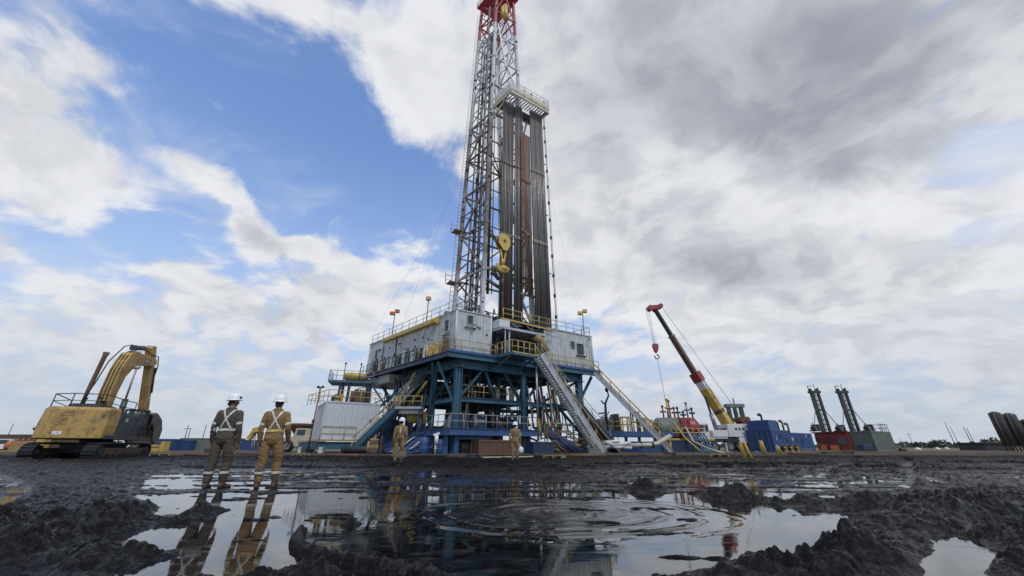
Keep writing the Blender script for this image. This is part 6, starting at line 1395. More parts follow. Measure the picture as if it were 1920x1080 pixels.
for k in (.1, .35, .6, .9): mb = MB(); a = V((q0.x, q0.y, 0))+d*Ld*k+V((0, .5, 0)); mb.beam(a+V((0, 0, .1)), a+V((0, 0, 1.9)), .3); mb.build('leg', M['blue_dark'], bd)
rail('handrail', [V((q0.x, q0.y, 2.5)), V((q0.x, q0.y, 2.5))+d*Ld], M['rail_yellow'], bd, 1.1, .9, .04)
for i, k in enumerate((.36, .5, .62)): mb = MB(); a = V((q0.x, q0.y, 2.5))+d*Ld*k+V((0, .8, 0)); 
for i, (k, w_, h_, mt) in enumerate(((.34, .9, 1.7, 'yellow'), (.55, .8, 2.3, 'dark'), (.66, .9, 1.6, 'steel'), (.78, .9, 1.4, 'yellow'))):
    a = V((q0.x, q0.y, 2.5))+d*Ld*k+V((0, 1, 0)); mb = MB()
    for s1 in (0, w_):
        for s2 in (0, w_): mb.beam(a+V((s1, s2, 0)), a+V((s1, s2, h_)), .14)
    for z in (h_*.5, h_): mb.beam(a+V((0, 0, z)), a+V((w_, 0, z)), .14); mb.beam(a+V((0, w_, z)), a+V((w_, w_, z)), .14); mb.beam(a+V((0, 0, z)), a+V((0, w_, z)), .14); mb.beam(a+V((w_, 0, z)), a+V((w_, w_, z)), .14)
    mb.build('machine_frame', M[mt], bd)
q2 = P(1150, 806, 48)
machine('deck_engine', 'dark engine with pale pipes on the left part of the raised blue deck', (q2.x-.6, q2.y), (3.0, 1.6, 2.0), ('dark', 'steel', 'green_grey'), 'engine', .2, 2.5, 22)
gl = thing('hose_gooseneck', (12.5, 46, 2), 'dark forked gooseneck hose hanging in the air between ramp and right stairway', 'hose')
pts = [P(1138, 728, 46), P(1141, 742, 46), P(1135, 756, 46), P(1136, 778, 46), P(1140, 806, 46.5)]
mb = MB(); mb.path(pts, [.08, .1, .13, .16, .1], 8); mb.ell(P(1137, 731, 46), .2, .2, .3, 8); mb.build('hose', M['dark'], gl)
mb = MB(); mb.path([P(1127, 751, 46), P(1131, 756, 46), P(1135, 758, 46)], .09, 6); mb.build('branch', M['brown'], gl); mb = MB(); mb.path([P(1122, 775, 46), P(1130, 775, 46), P(1136, 772, 46)], .09, 6); mb.build('branch', M['brown'], gl)
# tank on the deck beyond: grey and red vessel with gear on top
vt = thing('red_tank', P(1240, 818, 50), 'grey and red horizontal vessel with red fittings on its top behind the right stairway', 'tank')
a0, a1 = P(1226, 800, 51), P(1308, 800, 51); dd = (a1-a0); dd.z = 0; Lt = dd.length; dd.normalize(); zc = 3.0; a0 = V((a0.x, a0.y, zc))
mb = MB(); mb.lathe([(.1, 0), (.9, .1), (1.25, .45), (1.3, .7), (1.3, Lt*.52)], a0, dd, 24); mb.build('shell', M['green_grey'], vt)
mb = MB(); mb.lathe([(1.302, Lt*.52), (1.302, Lt-.7), (1.25, Lt-.4), (.9, Lt-.1), (.1, Lt)], a0, dd, 24); mb.build('shell', M['red'], vt)
for k in (.55, .72): mb = MB(); mb.box(a0.x+dd.x*Lt*k-.12, a0.x+dd.x*Lt*k+.12, a0.y-1.35, a0.y-1.1, zc-.8, zc+.9); mb.build('ladder_plate', M['red'], vt)
for k in (.2, .8): mb = MB(); c_ = a0+dd*Lt*k; mb.box(c_.x-.3, c_.x+.3, c_.y-1.1, c_.y+1.1, .3, zc-.6); mb.build('saddle', M['yellow'], vt, .02)
random.seed(9)
for i, (k, h_, mt) in enumerate(((.26, 1.5, 'red'), (.38, 2.4, 'yellow'), (.42, 2.2, 'red'), (.52, 1.3, 'red'), (.60, 1.3, 'dark'), (.72, .8, 'dark'), (.82, 1.9, 'steel'), (.93, 1.2, 'dark'))):
    c_ = a0+dd*Lt*k+V((0, 0, 1.2)); mb = MB(); mb.tube(c_, c_+V((0, 0, h_)), .1, 8); mb.tube(c_+V((-.35, 0, h_*.55)), c_+V((.35, 0, h_*.55)), .12, 8); mb.ell(c_+V((0, 0, h_)), .2, .2, .18, 8); mb.build('top_valve', M[mt], vt)
rail('handrail', [a0+V((1.5, -1.5, -1.1)), a0+dd*Lt+V((0, -1.5, -1.1))], M['rail_yellow'], vt, 1.0, .7, .05)
mb = MB(); mb.hexa(fbox((a0.x+1, a0.y-1.8), dd, Lt, 3.4, 1.5, 1.75)); mb.build('skid', M['yellow'], vt)
# hoses sweeping down to the right stairs foot
for i, lab in enumerate(('pale hose curving along the ground from the red vessel to the yellow posts', 'yellow pipe rail sloping down beside the foot of the right stairway')):
    mb = MB(); pl = [P(1285, 800+i*12, 49-i*2), P(1300, 828, 47), P(1330, 842, 45), P(1368, 853, 43)] if i == 0 else [P(1262, 790, 48), P(1285, 822, 47), P(1312, 845, 46)]
    mb.path(pl, .11, 7); tag(mb.build('ground_hose', M['cream' if i == 0 else 'yellow']), lab, 'hose')
bh = thing('hose_bundle', P(1290, 840, 48), 'teal blue hoses heaped between the right stairway and the crane wheels', 'hoses')
for i in range(9):
    u_ = i*5; mb = MB(); mb.path([P(1278+u_, 812, 49), P(1288+u_, 826, 48.5), P(1296+u_, 842, 48), P(1318+u_, 850, 47.5)], .1, 7); mb.build('hose', M['teal' if i % 3 else 'hose_blue'], bh)
# ------------------------------------------------------------------ mobile crane
cr = thing('mobile_crane', (27, 52, .2), 'mobile crane with white body, red boom pivot and raised telescopic boom', 'crane')
YC = 52.0
def C3(px, py, dy=0): return P(px, py, YC+dy)
bx = C3(1322, 815).x; ex_ = C3(1408, 815).x
mb = MB(); mb.box(bx-1.4, ex_+.6, YC-1.2, YC+1.4, 1.35, 1.75); mb.build('carrier_deck', M['dark'], cr, .03)
mb = MB(); mb.box(bx-1.5, bx+2.2, YC-1.3, YC+1.5, 1.76, 1.86); mb.build('deck_plate', M['white_clean'], cr)
for i, px in enumerate((1318, 1332, 1360, 1378)): wheel(cr, V((C3(px, 835).x, YC-1.1, .78)), V((0, 1, 0)), .6, .4)
for i, px in enumerate((1300, 1345, 1400)): mb = MB(); x_ = C3(px, 835).x; mb.box(x_-.12, x_+.12, YC-2.2, YC-1.9, .25, 1.5); mb.box(x_-.5, x_+.5, YC-2.4, YC-1.7, .18, .28); mb.box(x_-.12, x_+.12, YC-2.2, YC-.9, 1.3, 1.5); mb.build('outrigger', M['steel_pale'], cr)
x0, x1 = C3(1364, 805).x, C3(1398, 805).x; mb = MB(); mb.box(x0-.6, x1, YC-1.25, YC+1.25, 1.95, 3.5); mb.box(x0-2.6, x0-.55, YC-1.15, YC+1.0, 1.95, 2.75); mb.build('superstructure', M['white'], cr, .05)
mb = MB()
for i in range(3): mb.box(x0+.3+i*.45, x0+.55+i*.45, YC-1.262, YC-1.252, 2.75, 3.05)
mb.box(x0+1.1, x0+1.25, YC-1.262, YC-1.252, 2.3, 2.45); mb.build('body_marking', M['dark'], cr)
mb = MB(); x2 = C3(1402, 820).x; mb.box(x2-1.9, x2+1.2, YC-1.3, YC+1.2, 1.2, 1.9); mb.box(x2-1.7, x2-1.5, YC-1.2, YC-1.0, .25, 1.2); mb.box(x2+.9, x2+1.1, YC-1.2, YC-1.0, .25, 1.2); mb.build('rear_frame', M['white'], cr, .02)
xc = C3(1308, 800).x; mb = MB(); mb.box(xc-.6, xc+.9, YC-1.1, YC+.1, 2.0, 3.6); cb = mb.build('operator_cab', M['white'], cr, .08)
mb = MB(); mb.box(xc-.45, xc+.3, YC-1.13, YC-1.09, 2.6, 3.4); mb.box(xc+.4, xc+.8, YC-1.13, YC-1.09, 2.6, 3.4); mb.build('cab_window', M['glass'], cb)
# red pivot housing
pv = C3(1366, 800); mb = MB(); mb.prism([(-2.4, -1.2), (-1.2, -.2), (-.2, .5), (.9, .6), (1.1, .5), (2.2, .9), (2.4, .3), (1.0, -.2), (.4, -1.2)], V((pv.x, YC, 3.0)), V((1, 0, 0)), V((0, 0, 1)), V((0, 1, 0)), 1.5); mb.build('pivot_housing', M['red'], cr, .05)
for k in (1.6, 2.3): mb = MB(); mb.tube(V((pv.x+k, YC-.8, 4.1)), V((pv.x+k, YC+.8, 4.1)), .35, 14); mb.build('rope_drum', M['rust'], cr)
tip = C3(1228, 580); col_ = C3(1305, 704); bs = C3(1371, 806)
ud = V((0, -1, 0))
def bsec(p, q_, w, h_, nm, mt, par=cr): mb = MB(); mb.beam(p, q_, w, h_, up=V((0.55, -.83, 0.1))); return mb.build(nm, M[mt], par)
b1 = bsec(bs.lerp(col_, -.02), col_, .95, 1.05, 'boom_section', 'white'); b2_ = bsec(col_, tip.lerp(col_, .42), .6, .66, 'boom_section', 'brown'); b3_ = bsec(tip.lerp(col_, .42), tip, .44, .5, 'boom_section', 'dark')
dd = (col_-bs).normalized()
rr_ = dd.cross(V((0.55, -.83, .1))).normalized(); tt = rr_.cross(dd)
# yellow paint with dark letters on the visible boom flank
for f0, f1, mt in ((.0, .74, 'yellow'),):
    mb = MB(); mb.beam(bs.lerp(col_, f0), bs.lerp(col_, f1), 0.98, 1.08, up=V((0.55, -.83, .1))); mb.build('boom_paint', M[mt], b1)
mb = MB(); mb.beam(bs.lerp(col_, .30), bs.lerp(col_, .36), 1.0, 1.1, up=V((0.55, -.83, .1))); mb.build('boom_band', M['brown'], b1)
random.seed(44)
mb = MB()
for i in range(9):      # painted letters on the flank
    f = .44+i*.056; c_ = bs.lerp(col_, f)
    for sgn in (1,):
        for (u0, v0, u1, v1) in random.sample([(-.2, -.22, -.2, .22), (.2, -.22, .2, .22), (-.2, .22, .2, .22), (-.2, -.22, .2, -.22), (-.2, 0, .2, 0)], 3):
            a = c_+dd*v0+rr_*u0+tt*.545*sgn; b_ = c_+dd*v1+rr_*u1+tt*.545*sgn; mb.beam(a, b_, .09, .03)
mb.build('boom_lettering', M['brown'], b1)
bsec(col_-dd*.9, col_+dd*.4, 1.1, 1.2, 'boom_collar', 'red'); bsec(tip-dd*.3, tip+dd*.4, .6, .7, 'boom_head', 'red')
bsec(tip.lerp(col_, .42)-dd*.2, tip.lerp(col_, .42)+dd*.1, .7, .76, 'boom_collar', 'steel')
mb = MB(); mb.beam(tip+V((.7, -.2, .3)), tip+V((-.9, -.2, .15)), .55, .6); mb.tube(tip+V((-.8, -.6, .1)), tip+V((-.8, .3, .1)), .42, 14); mb.tube(tip+V((.75, -.6, .4)), tip+V((.75, .3, .4)), .35, 14); mb.build('sheave_head', M['red'], cr)
mb = MB(); lc0 = C3(1344, 808); lc1 = bs.lerp(col_, .66)+V((-.45, 0, -.4)); mb.tube(lc0, lc0.lerp(lc1, .5), .26, 12); mb.build('luffing_cylinder', M['steel'], cr)
mb = MB(); mb.tube(lc0.lerp(lc1, .5), lc1, .13, 10); mb.build('cylinder_rod', M['dark'], cr)
hk = V((tip.x-.9, YC-.2, P(1232, 652, YC).z))
for k in (-.35, -.1, .15): mb = MB(); mb.tube(tip+V((-1.15+k, -.2, 0)), hk+V((k*.5, 0, .4)), .03, 5); mb.build('hoist_rope', M['steel_pale'], cr)
mb = MB(); mb.tube(tip+V((.9, -.2, .5)), V((pv.x+2.0, YC, 4.4)), .035, 5); mb.build('hoist_rope', M['steel_pale'], cr)
mb = MB(); mb.prism([(-.45, .6), (.45, .6), (.55, .1), (.35, -.5), (.1, -.95), (-.1, -.95), (-.35, -.5), (-.55, .1)], hk, V((.75, 0, 0)), V((0, 0, .85)), V((0, 1, 0)), .5); hb = mb.build('hook_block', M['red'], cr, .04)
mb = MB(); mb.path([hk+V((.3*math.sin(t), 0, -1.35+.3*math.cos(t))) for t in [i*PI/6 for i in range(0, 11)]], .09, 7); mb.build('hook', M['steel'], hb)
ln = thing('load_line', hk, 'pale sling line hanging from the crane hook down to the red vessel', 'cable')
lb = V((hk.x+.2, YC-.4, 5.2)); mb = MB(); mb.tube(hk+V((0, 0, -1.6)), lb, .04, 5); mb.build('line', M['steel_pale'], ln); mb = MB(); mb.tube(lb, lb-V((0, 0, 1.2)), .14, 8); mb.build('line_weight', M['red'], ln)
# ---- green topped frame tower behind the crane
tw = thing('filter_tower', (31, 55, .2), 'green capped dark frame tower rising behind the white crane body', 'tower')
ta = P(1370, 815, 54); tb_ = P(1398, 815, 54); xa = P(1372, 800, 54).x; xb = P(1401, 800, 54).x; zt = P(1380, 764, 54).z
mb = MB(); mb.box(xa-1.0, xb+1.8, 53.2, 55, .3, 2.4); mb.build('base_house', M['white'], tw, .05)
for x_ in (xa+.1, xb-.3): mb = MB(); mb.beam(V((x_, 54, 2.4)), V((x_, 54, zt)), .4, .5); mb.build('leg', M['dark_green'], tw)
for x_ in ((xa+xb)/2-.1,): mb = MB(); mb.beam(V((x_, 54, 2.4)), V((x_, 54, zt)), .42, .3); mb.build('centre_duct', M['dark'], tw)
mb = MB(); mb.box(xa-.25, xb+.1, 53.6, 54.5, zt, zt+.45); mb.build('cap', M['green_grey'], tw, .03); mb = MB(); mb.tube(V(((xa+xb)/2, 54, zt+.45)), V(((xa+xb)/2, 54, zt+1.3)), .08, 6); mb.build('vent', M['rust'], tw)
rail('handrail', [V((xb+.2, 53.3, 2.4)), V((xb+1.7, 53.3, 2.4))], M['rail_grey'], tw, 1.0, .7, .04)
# ---- yellow posts on the mud edge
for i, (px, py, h_, lab) in enumerate(((1400, 862, .85, 'yellow bent pipe frame standing on the mud edge nearest the camera'), (1433, 853, 1.1, 'yellow pipe frame behind the nearest one beside the blue container'), (1462, 853, .7, 'short pale yellow post by the corner of the blue container'))):
    g1 = G(px, py, .16); mb = MB(); k0 = .42 if i == 0 else .3; mb.path([g1+V((-.28*k0, 0, -.05)), g1+V((-.3*k0, 0, h_*.8)), g1+V((-.15*k0, 0, h_)), g1+V((.15*k0, 0, h_*.95)), g1+V((.35*k0, 0, h_*.5)), g1+V((.7*k0, 0, -.05))], .09, 8); mb.path([g1+V((-.05*k0, .1, h_*.85)), g1+V((0, .1, 0))], .08, 6)
    tag(mb.build('bent_post', M['yellow']), lab, 'post', 'yellow posts on the mud edge')
# ---- blue containers at the right
cc_ = V((31.5, 48, 0))
container('tall end of the bright blue generator container right of the crane', cc_, RW, 4.4, 2.9, .2, 2.7, 'blue', name='generator_container', cat='container')
tg = V((31.5, 48, 0))+RU*.1+RW*.1; bq = rbox('roof_box', 'blue', None, tg, RW, 2.2, 2.5, 2.72, 3.85, .03); tag(bq, 'raised blue box on the roof of the blue generator container', 'roof box')
container('second lower blue container standing behind the generator container', cc_+RW*4.7, RW, 6.2, 2.7, .2, 2.45, 'blue', name='container')
for i, (k, h_) in enumerate(((1.3, .6), (5.2, 1.2), (6.6, 1.4), (8.0, 1.1))):
    a = cc_+RW*k+RU*1.2; z = 3.85 if i == 0 else 2.45; mb = MB(); mb.path([V((a.x, a.y, z-.05)), V((a.x, a.y, z+h_)), V((a.x-.3, a.y, z+h_+.2))], .12, 8); mb.ell(V((a.x-.2, a.y, z+h_+.1)), .3, .2, .2, 8)
    tag(mb.build('exhaust_stack', M['dark' if i < 2 else 'green_grey']), ['short dark exhaust on the raised blue roof box', 'curved dark exhaust rising behind the blue roof box', 'pale exhaust stack on the second blue container, the nearer one', 'pale exhaust stack on the second blue container, the farther one'][i], 'exhaust', 'exhaust stacks of the blue containers')
for i in range(3):
    a = cc_+RW*(1.0+i*1.6)-RU*.25; t = machine('fuel_pump', ['small tan pump at the foot of the blue generator container', 'small tan pump at the middle of the long side of the blue containers', 'small tan pump by the far end of the blue generator container'][i], (a.x, a.y-.4), (.9, .5, .8), ('tan_hose', 'yellow', 'dark'), 'pump', .5, .2, 50+i, 'small pumps along the blue containers')
random.seed(61)
for i in range(7):
    a = cc_+RW*(.6+i*1.4)-RU*.02; z = random.uniform(1.0, 2.0); mb = MB(); mb.beam(V((a.x, a.y, z))-RU*.1, V((a.x, a.y, z+random.uniform(.2, .7)))-RU*.1, .3 if i % 2 else .12, .06); tag(mb.build('door_latch', M['steel_pale' if i % 3 == 0 else 'blue_dark'], bpy.data.objects['generator_container'])) 
# ---- red cabin and grey container with two masts
gc = V((52.7, 58, 0))
container('green grey site container with roof railing at the right, nearest the open plain', gc, RW, 8.5, 2.5, .2, 2.95, 'green_grey', name='container', roofmat='rust')
rail_o = rail('handrail', [gc+RW*4.5+V((0, 0, 2.95)), gc+RW*8.4+V((0, 0, 2.95)), gc+RW*8.4+RU*2.3+V((0, 0, 2.95))], M['rail_grey'], None, 1.1, .9, .045); tag(rail_o, 'pale railing along the roof edge of the green grey container', 'railing')
rc = gc+RU*2.7
rt = thing('red_cabin', (rc.x, rc.y, .2), 'red site cabin with orange patches and a rusty roof left of the green grey container', 'cabin')
rbox('body', 'red', rt, rc, RW, 6, 4.3, .3, 2.75, .05); rbox('roof', 'rust', rt, rc-RW*.3, RW, 6.5, 4.5, 2.78, 2.95, .03)
n_ = -RW
for b_, w_, z0_, z1_, mt in ((.4, .9, 1.1, 2.1, 'glass'), (2.0, .8, 1.5, 2.2, 'dark'), (3.0, .7, .4, 1.1, 'orange'), (1.5, 1.0, .35, 1.0, 'orange'), (3.6, .5, 1.5, 2.2, 'dark')):
    a = rc+RU*b_; mb = MB(); mb.beam(V((a.x, a.y, (z0_+z1_)/2))-RW*.03, V((a.x, a.y, (z0_+z1_)/2))-RW*.03+RU*w_, .05, z1_-z0_); mb.build('window' if mt == 'glass' else 'side_panel', M[mt], rt)
rbox('fuel_trailer', 'blue_dark', None, (gc.x-2.6, gc.y-.9), (1, .3), 1.8, .9, .35, 1.15, .1); tag(COL.objects[-1] if 0 else bpy.data.objects['fuel_trailer'], 'low dark blue tank with yellow caps before the red cabin', 'tank')
def mast(label, px, Y, zb, zt_):
    p = P(px, 806, Y); t = thing('drill_mast', (p.x, p.y, zb), label, 'mast', 'lattice masts on the red cabin'); x_, y_ = p.x, p.y
    for s_ in (-.55, .55): mb = MB(); mb.beam(V((x_+s_, y_, zb)), V((x_+s_, y_, zt_)), .3, .35); mb.build('leg', M['mast_dark'], t)
    mb = MB(); mb.beam(V((x_-.08, y_+.1, zb)), V((x_-.08, y_+.1, zt_-.3)), .12); mb.beam(V((x_+.15, y_+.1, zb)), V((x_+.15, y_+.1, zt_-.3)), .07); mb.build('guide_rail', M['dark'], t)
    for k in range(9): z = zb+(zt_-zb)*(k+.5)/9; mb = MB(); mb.beam(V((x_-.55, y_, z)), V((x_+.55, y_, z)), .12 if k != 4 else .25); mb.build('cross_bar', M['mast_dark'], t)
    mb = MB(); mb.box(x_-.85, x_+.85, y_-.3, y_+.3, zt_-.7, zt_-.35); mb.path([V((x_-.8, y_, zt_-.3)), V((x_-.8, y_, zt_+.4)), V((x_-.2, y_, zt_+.4))], .07, 5); mb.tube(V((x_+.2, y_, zt_-.3)), V((x_+.2, y_, zt_+.7)), .05, 5); mb.tube(V((x_+.7, y_, zt_-.3)), V((x_+.7, y_, zt_+.2)), .08, 5); mb.build('mast_head', M['mast_dark'], t)
    for s_ in (-1, 1): mb = MB(); mb.tube(V((x_+s_*.6, y_, zb+(zt_-zb)*.55)), V((x_+s_*2.2, y_-.3, zb)), .06, 5); mb.build('stay', M['steel'], t)
mast('left of the two dark lattice masts standing on the red cabin', 1549, 61, 2.9, 9.4)
mast('right of the two dark lattice masts, beside the green grey container', 1603, 61, 2.9, 9.4)
for i, (px, Y, w_) in enumerate(((1528, 60, 1.2), (1575, 61, 1.6), (1628, 60, 1.5))):
    p = P(px, 804, Y); t = machine('roof_winch', ['dark winch on the roof left of the left lattice mast', 'dark winch on the roof between the two lattice masts', 'dark winch on the roof right of the right lattice mast'][i], (p.x, p.y), (w_*1.3, 1, 1.0), ('dark', 'green_grey', 'dark'), 'winch', .5, 2.95, 60+i, 'winches on the cabin roofs')
# ---- dark silos at the far right
for i, (px, w_, zt_) in enumerate(((1894, 1.35, 5.5), (1920, 1.5, 5.3), (1948, 1.5, 4.4))):
    p = P(px, 836, 60); t = thing('silo', (p.x, p.y, .2), ['leftmost dark green upright silo at the right edge of the site', 'middle dark upright silo at the right edge of the site', 'rightmost lower dark silo cut by the picture edge'][i], 'silo', 'dark silos at the right edge')
    mb = MB(); mb.lathe([(w_/2, 0), (w_/2, zt_-1.0), (w_*.47, zt_-.8), (w_*.15, zt_-.6)], V((p.x, p.y, .9)), V((0, 0, 1)), 20); mb.build('shell', M['silo_dark'], t)
    for k in range(4): mb = MB(); a = k*PI/2+.4; mb.tube(V((p.x+.5*math.cos(a), p.y+.5*math.sin(a), .1)), V((p.x+.5*math.cos(a), p.y+.5*math.sin(a), 1.0)), .08, 6); mb.build('leg', M['dark'], t)
    mb = MB(); mb.path([V((p.x-w_*.5, p.y-.4, 1)), V((p.x-w_*.5, p.y-.4, zt_-.2)), V((p.x-w_*.2, p.y-.3, zt_+.2))], .06, 6); mb.build('fill_pipe', M['steel'], t)
mb = MB(); p = P(1900, 789, 60); mb.beam(p+V((-1.2, 0, 0)), p+V((3.0, 0, 0)), .5, .12); tag(mb.build('silo_walkway', M['rust']), 'rusty walkway joining the tops of the dark silos', 'walkway')
mb = MB(); p = P(1870, 836, 70); mb.box(p.x-3.5, p.x+1, 69, 73, .2, 1.3); mb.box(p.x-3.8, p.x+1.3, 68.7, 73.3, 1.3, 1.5); tag(mb.build('low_shed', M['dark']), 'low dark shed roof left of the silos on the plain', 'shed')
# ------------------------------------------------------------------ left background
def lorry_box(): pass
def vehicle(label, px, Y, L, W, H, mat, facing, cat, name, z=.1, kind='pickup'):
    p = P(px, 850, Y); t = thing(name, (p.x, p.y, z), label, cat, None, facing); T = WM[t.name]
    if kind == 'pickup': prof = [(-L/2, .35), (L/2, .35), (L/2, .85), (L*.28, 1.0), (L*.14, H), (-L*.12, H), (-L*.16, 1.05), (-L/2, 1.05)]
    else: prof = [(-L/2, .45), (L/2, .45), (L/2, 1.2), (L*.40, H), (-L/2, H)]
    mb = MB(T); mb.prism(prof, V((0, 0, 0)), V((1, 0, 0)), V((0, 0, 1)), V((0, 1, 0)), W); mb.build('body', M[mat], t, .07)
    for s_ in (-1, 1):
        mb = MB(T); mb.prism([(-L*.09, 1.08), (L*.17, 1.08), (L*.12, H-.1), (-L*.09, H-.1)], V((0, s_*(W/2+.005), 0)), V((1, 0, 0)), V((0, 0, 1)), V((0, 1, 0)), .02)
        mb.build('side_window', M['glass'], t)
    for sx_ in (-.32, .32):
        for sy_ in (-1, 1): c_ = T @ V((L*sx_, sy_*W*.46, .38)); wheel(t, c_, (T.to_3x3() @ V((0, 1, 0))), .38, .25)
    return t
vehicle('white pickup parked behind the excavator at the left edge', 8, 60, 4.8, 1.9, 1.75, 'white_clean', R(200), 'pickup', 'pickup_truck', .1)
machine('yellow_compressor', 'yellow and orange engine skid standing behind the excavator tracks', (P(45, 845, 58).x, 58), (4.6, 2.4, 2.0), ('yellow', 'tan_hose', 'orange'), 'engine', .5, .15, 71)
container('low dark brown hut at the far left edge behind the white pickup', (P(-20, 840, 60).x, 60), (1, 0), 9, 4, .2, 2.5, 'brown', 'far huts at the left', 'site_hut', 'hut', door=False)
for i, (px, Y, L, D, z1_, mt, lab) in enumerate(((272, 66, 3.2, 3, 2.0, 'blue', 'small blue container right of the excavator bucket'), (300, 68, 4.0, 3, 1.8, 'hose_blue', 'blue container between the bucket and the long green container'),
        (330, 70, 9.0, 3, 2.2, 'green_grey', 'long green grey container left of the two standing people'), (395, 74, 4, 3, 1.4, 'cream', 'low cream container just left of the dark brown coveralls'), (448, 70, 7, 3, 1.9, 'hose_blue', 'faded blue tank trailer seen between the two standing people'))):
    p = P(px, 850, Y); container(lab, (p.x, Y), (1, .12), L, D, .2, z1_, mt, 'far containers at the left')
machine('generator', 'small yellow machine on the ground before the far blue containers', (P(292, 850, 56).x, 56), (2.6, 1.4, 1.3), ('yellow', 'yellow', 'dark'), 'generator', .1, .15, 81)
yl = thing('pipe_loader', (P(480, 848, 60).x, 60, .2), 'yellow pipe loader on thin legs seen between the two standing people', 'loader')
for a, b_ in (((468, 850), (478, 812)), ((474, 850), (480, 810)), ((484, 848), (483, 810)), ((490, 846), (489, 808))): mb = MB(); mb.tube(P(*a, 60), P(*b_, 60), .08, 6); mb.build('leg', M['rail_grey'], yl)
mb = MB(); mb.beam(P(466, 824, 60), P(480, 806, 60), .5, .6); mb.beam(P(476, 808, 60), P(490, 804, 60), .9, .7); mb.build('body', M['yellow'], yl)
wl = thing('wheel_loader', (P(568, 850, 50).x, 50, .2), 'cream wheel loader standing left of the grey tank house', 'loader'); x_ = P(566, 850, 50).x
mb = MB(); mb.prism([(-2.2, .8), (2.2, .8), (2.2, 1.9), (.6, 2.1), (.5, 2.9), (-.8, 2.9), (-1.0, 2.0), (-2.2, 1.8)], V((x_, 50, 0)), V((1, 0, 0)), V((0, 0, 1)), V((0, 1, 0)), 2.0); mb.build('body', M['cream'], wl, .05)
mb = MB(); mb.box(x_-.6, x_+.4, 48.97, 49.02, 2.1, 2.75); mb.build('cab_window', M['glass'], wl)
for k in (-1.4, 1.4): wheel(wl, V((x_+k, 49, .85)), V((0, 1, 0)), .7, .5)
fh = thing('feed_hopper', (P(560, 845, 56).x, 56, .2), 'dark red feed hopper rising behind the cream wheel loader', 'hopper'); x_ = P(559, 830, 56).x
mb = MB(); mb.lathe([(.4, 0), (1.7, 1.6), (1.75, 1.9)], V((x_, 56, 1.9)), V((0, 0, 1)), 8); mb.build('funnel', M['rust'], fh)
for k in (-1, 1): mb = MB(); mb.beam(V((x_+k, 56, .1)), V((x_+k*.7, 56, 2.6)), .2); mb.build('leg', M['rust'], fh)
# ---- loose gear strewn along the edge of the pad
random.seed(70)
kinds = [('wooden_pallet', 'pallet', 'tan_hose'), ('scrap_pipe', 'pipe', 'rust'), ('tool_box', 'box', 'steel'), ('timber_mat', 'timber', 'brown'), ('hose_coil', 'hose', 'dark')]
spots = [(565, 855), (612, 857), (735, 858), (846, 858), (885, 859), (1040, 859), (1068, 858), (1105, 856), (1205, 856), (1255, 855), (1345, 857), (1478, 853), (1505, 852), (1545, 851), (1590, 851), (305, 856), (345, 856), (380, 855), (455, 853)]
near_w = ['left of the tank house', 'before the tank house corner', 'left of the nearer khaki person', 'before the lower platform corner', 'before the dark engine', 'right of the far khaki person', 'before the blue hose fan', 'before the foot of the silver stairway', 'before the bright blue skid tank', 'before the dark blue skid tank', 'before the crane wheels', 'at the near corner of the generator container', 'before the second blue container', 'left of the red cabin', 'before the red cabin', 'right of the excavator tracks', 'before the far green container', 'left of the dark brown coveralls', 'between the two standing people']
for i, (px, py) in enumerate(spots):
    nm, ct, mt = kinds[i % 5]; g1 = G(px, py, .2); g1.y = min(g1.y, 34.5 if px < 1300 and px > 500 else 44); g1 = P(px, py, g1.y); g1.z = .2 if g1.y > 30 else ground_z(g1.x, g1.y); mb = MB(); a = random.uniform(-.5, .5); d = V((math.cos(a), math.sin(a), 0)); n = V((-d.y, d.x, 0))
    if nm == 'wooden_pallet':
        for k in range(5): mb.beam(g1+n*(k*.2-.4)+V((0, 0, .13))-d*.55, g1+n*(k*.2-.4)+V((0, 0, .13))+d*.55, .12, .025)
        for k in (-.5, 0, .5): mb.beam(g1+d*k+V((0, 0, .06))-n*.45, g1+d*k+V((0, 0, .06))+n*.45, .08, .1)
    elif nm == 'scrap_pipe': mb.lathe([(.08, 0), (.1, 0), (.1, 2.2), (.08, 2.2)], g1+V((0, 0, .1)), d, 10)
    elif nm == 'tool_box': mb.hexa(fbox((g1.x, g1.y), d, .8, .4, g1.z-.02, g1.z+.4)); mb.hexa(fbox((g1.x-.02, g1.y-.02), d, .84, .44, g1.z+.402, g1.z+.46))
    elif nm == 'timber_mat':
        for k in range(4): mb.beam(g1+n*(k*.25-.4)+V((0, 0, .08)), g1+n*(k*.25-.4)+V((0, 0, .08))+d*1.8, .22, .16)
    else:
        for k in range(3): mb.path([g1+V((.38*math.cos(t)+.02*k, .38*math.sin(t), .05+.07*k)) for t in [j*PI/8 for j in range(16)]], .045, 6, True)
    tag(mb.build(nm, M[mt]), '%s lying on the muddy pad %s' % ({'wooden_pallet': 'pale wooden pallet', 'scrap_pipe': 'short rusty pipe', 'tool_box': 'grey steel tool box', 'timber_mat': 'brown timber mat', 'hose_coil': 'black coil of hose'}[nm], near_w[i]), ct, 'loose gear along the pad edge')
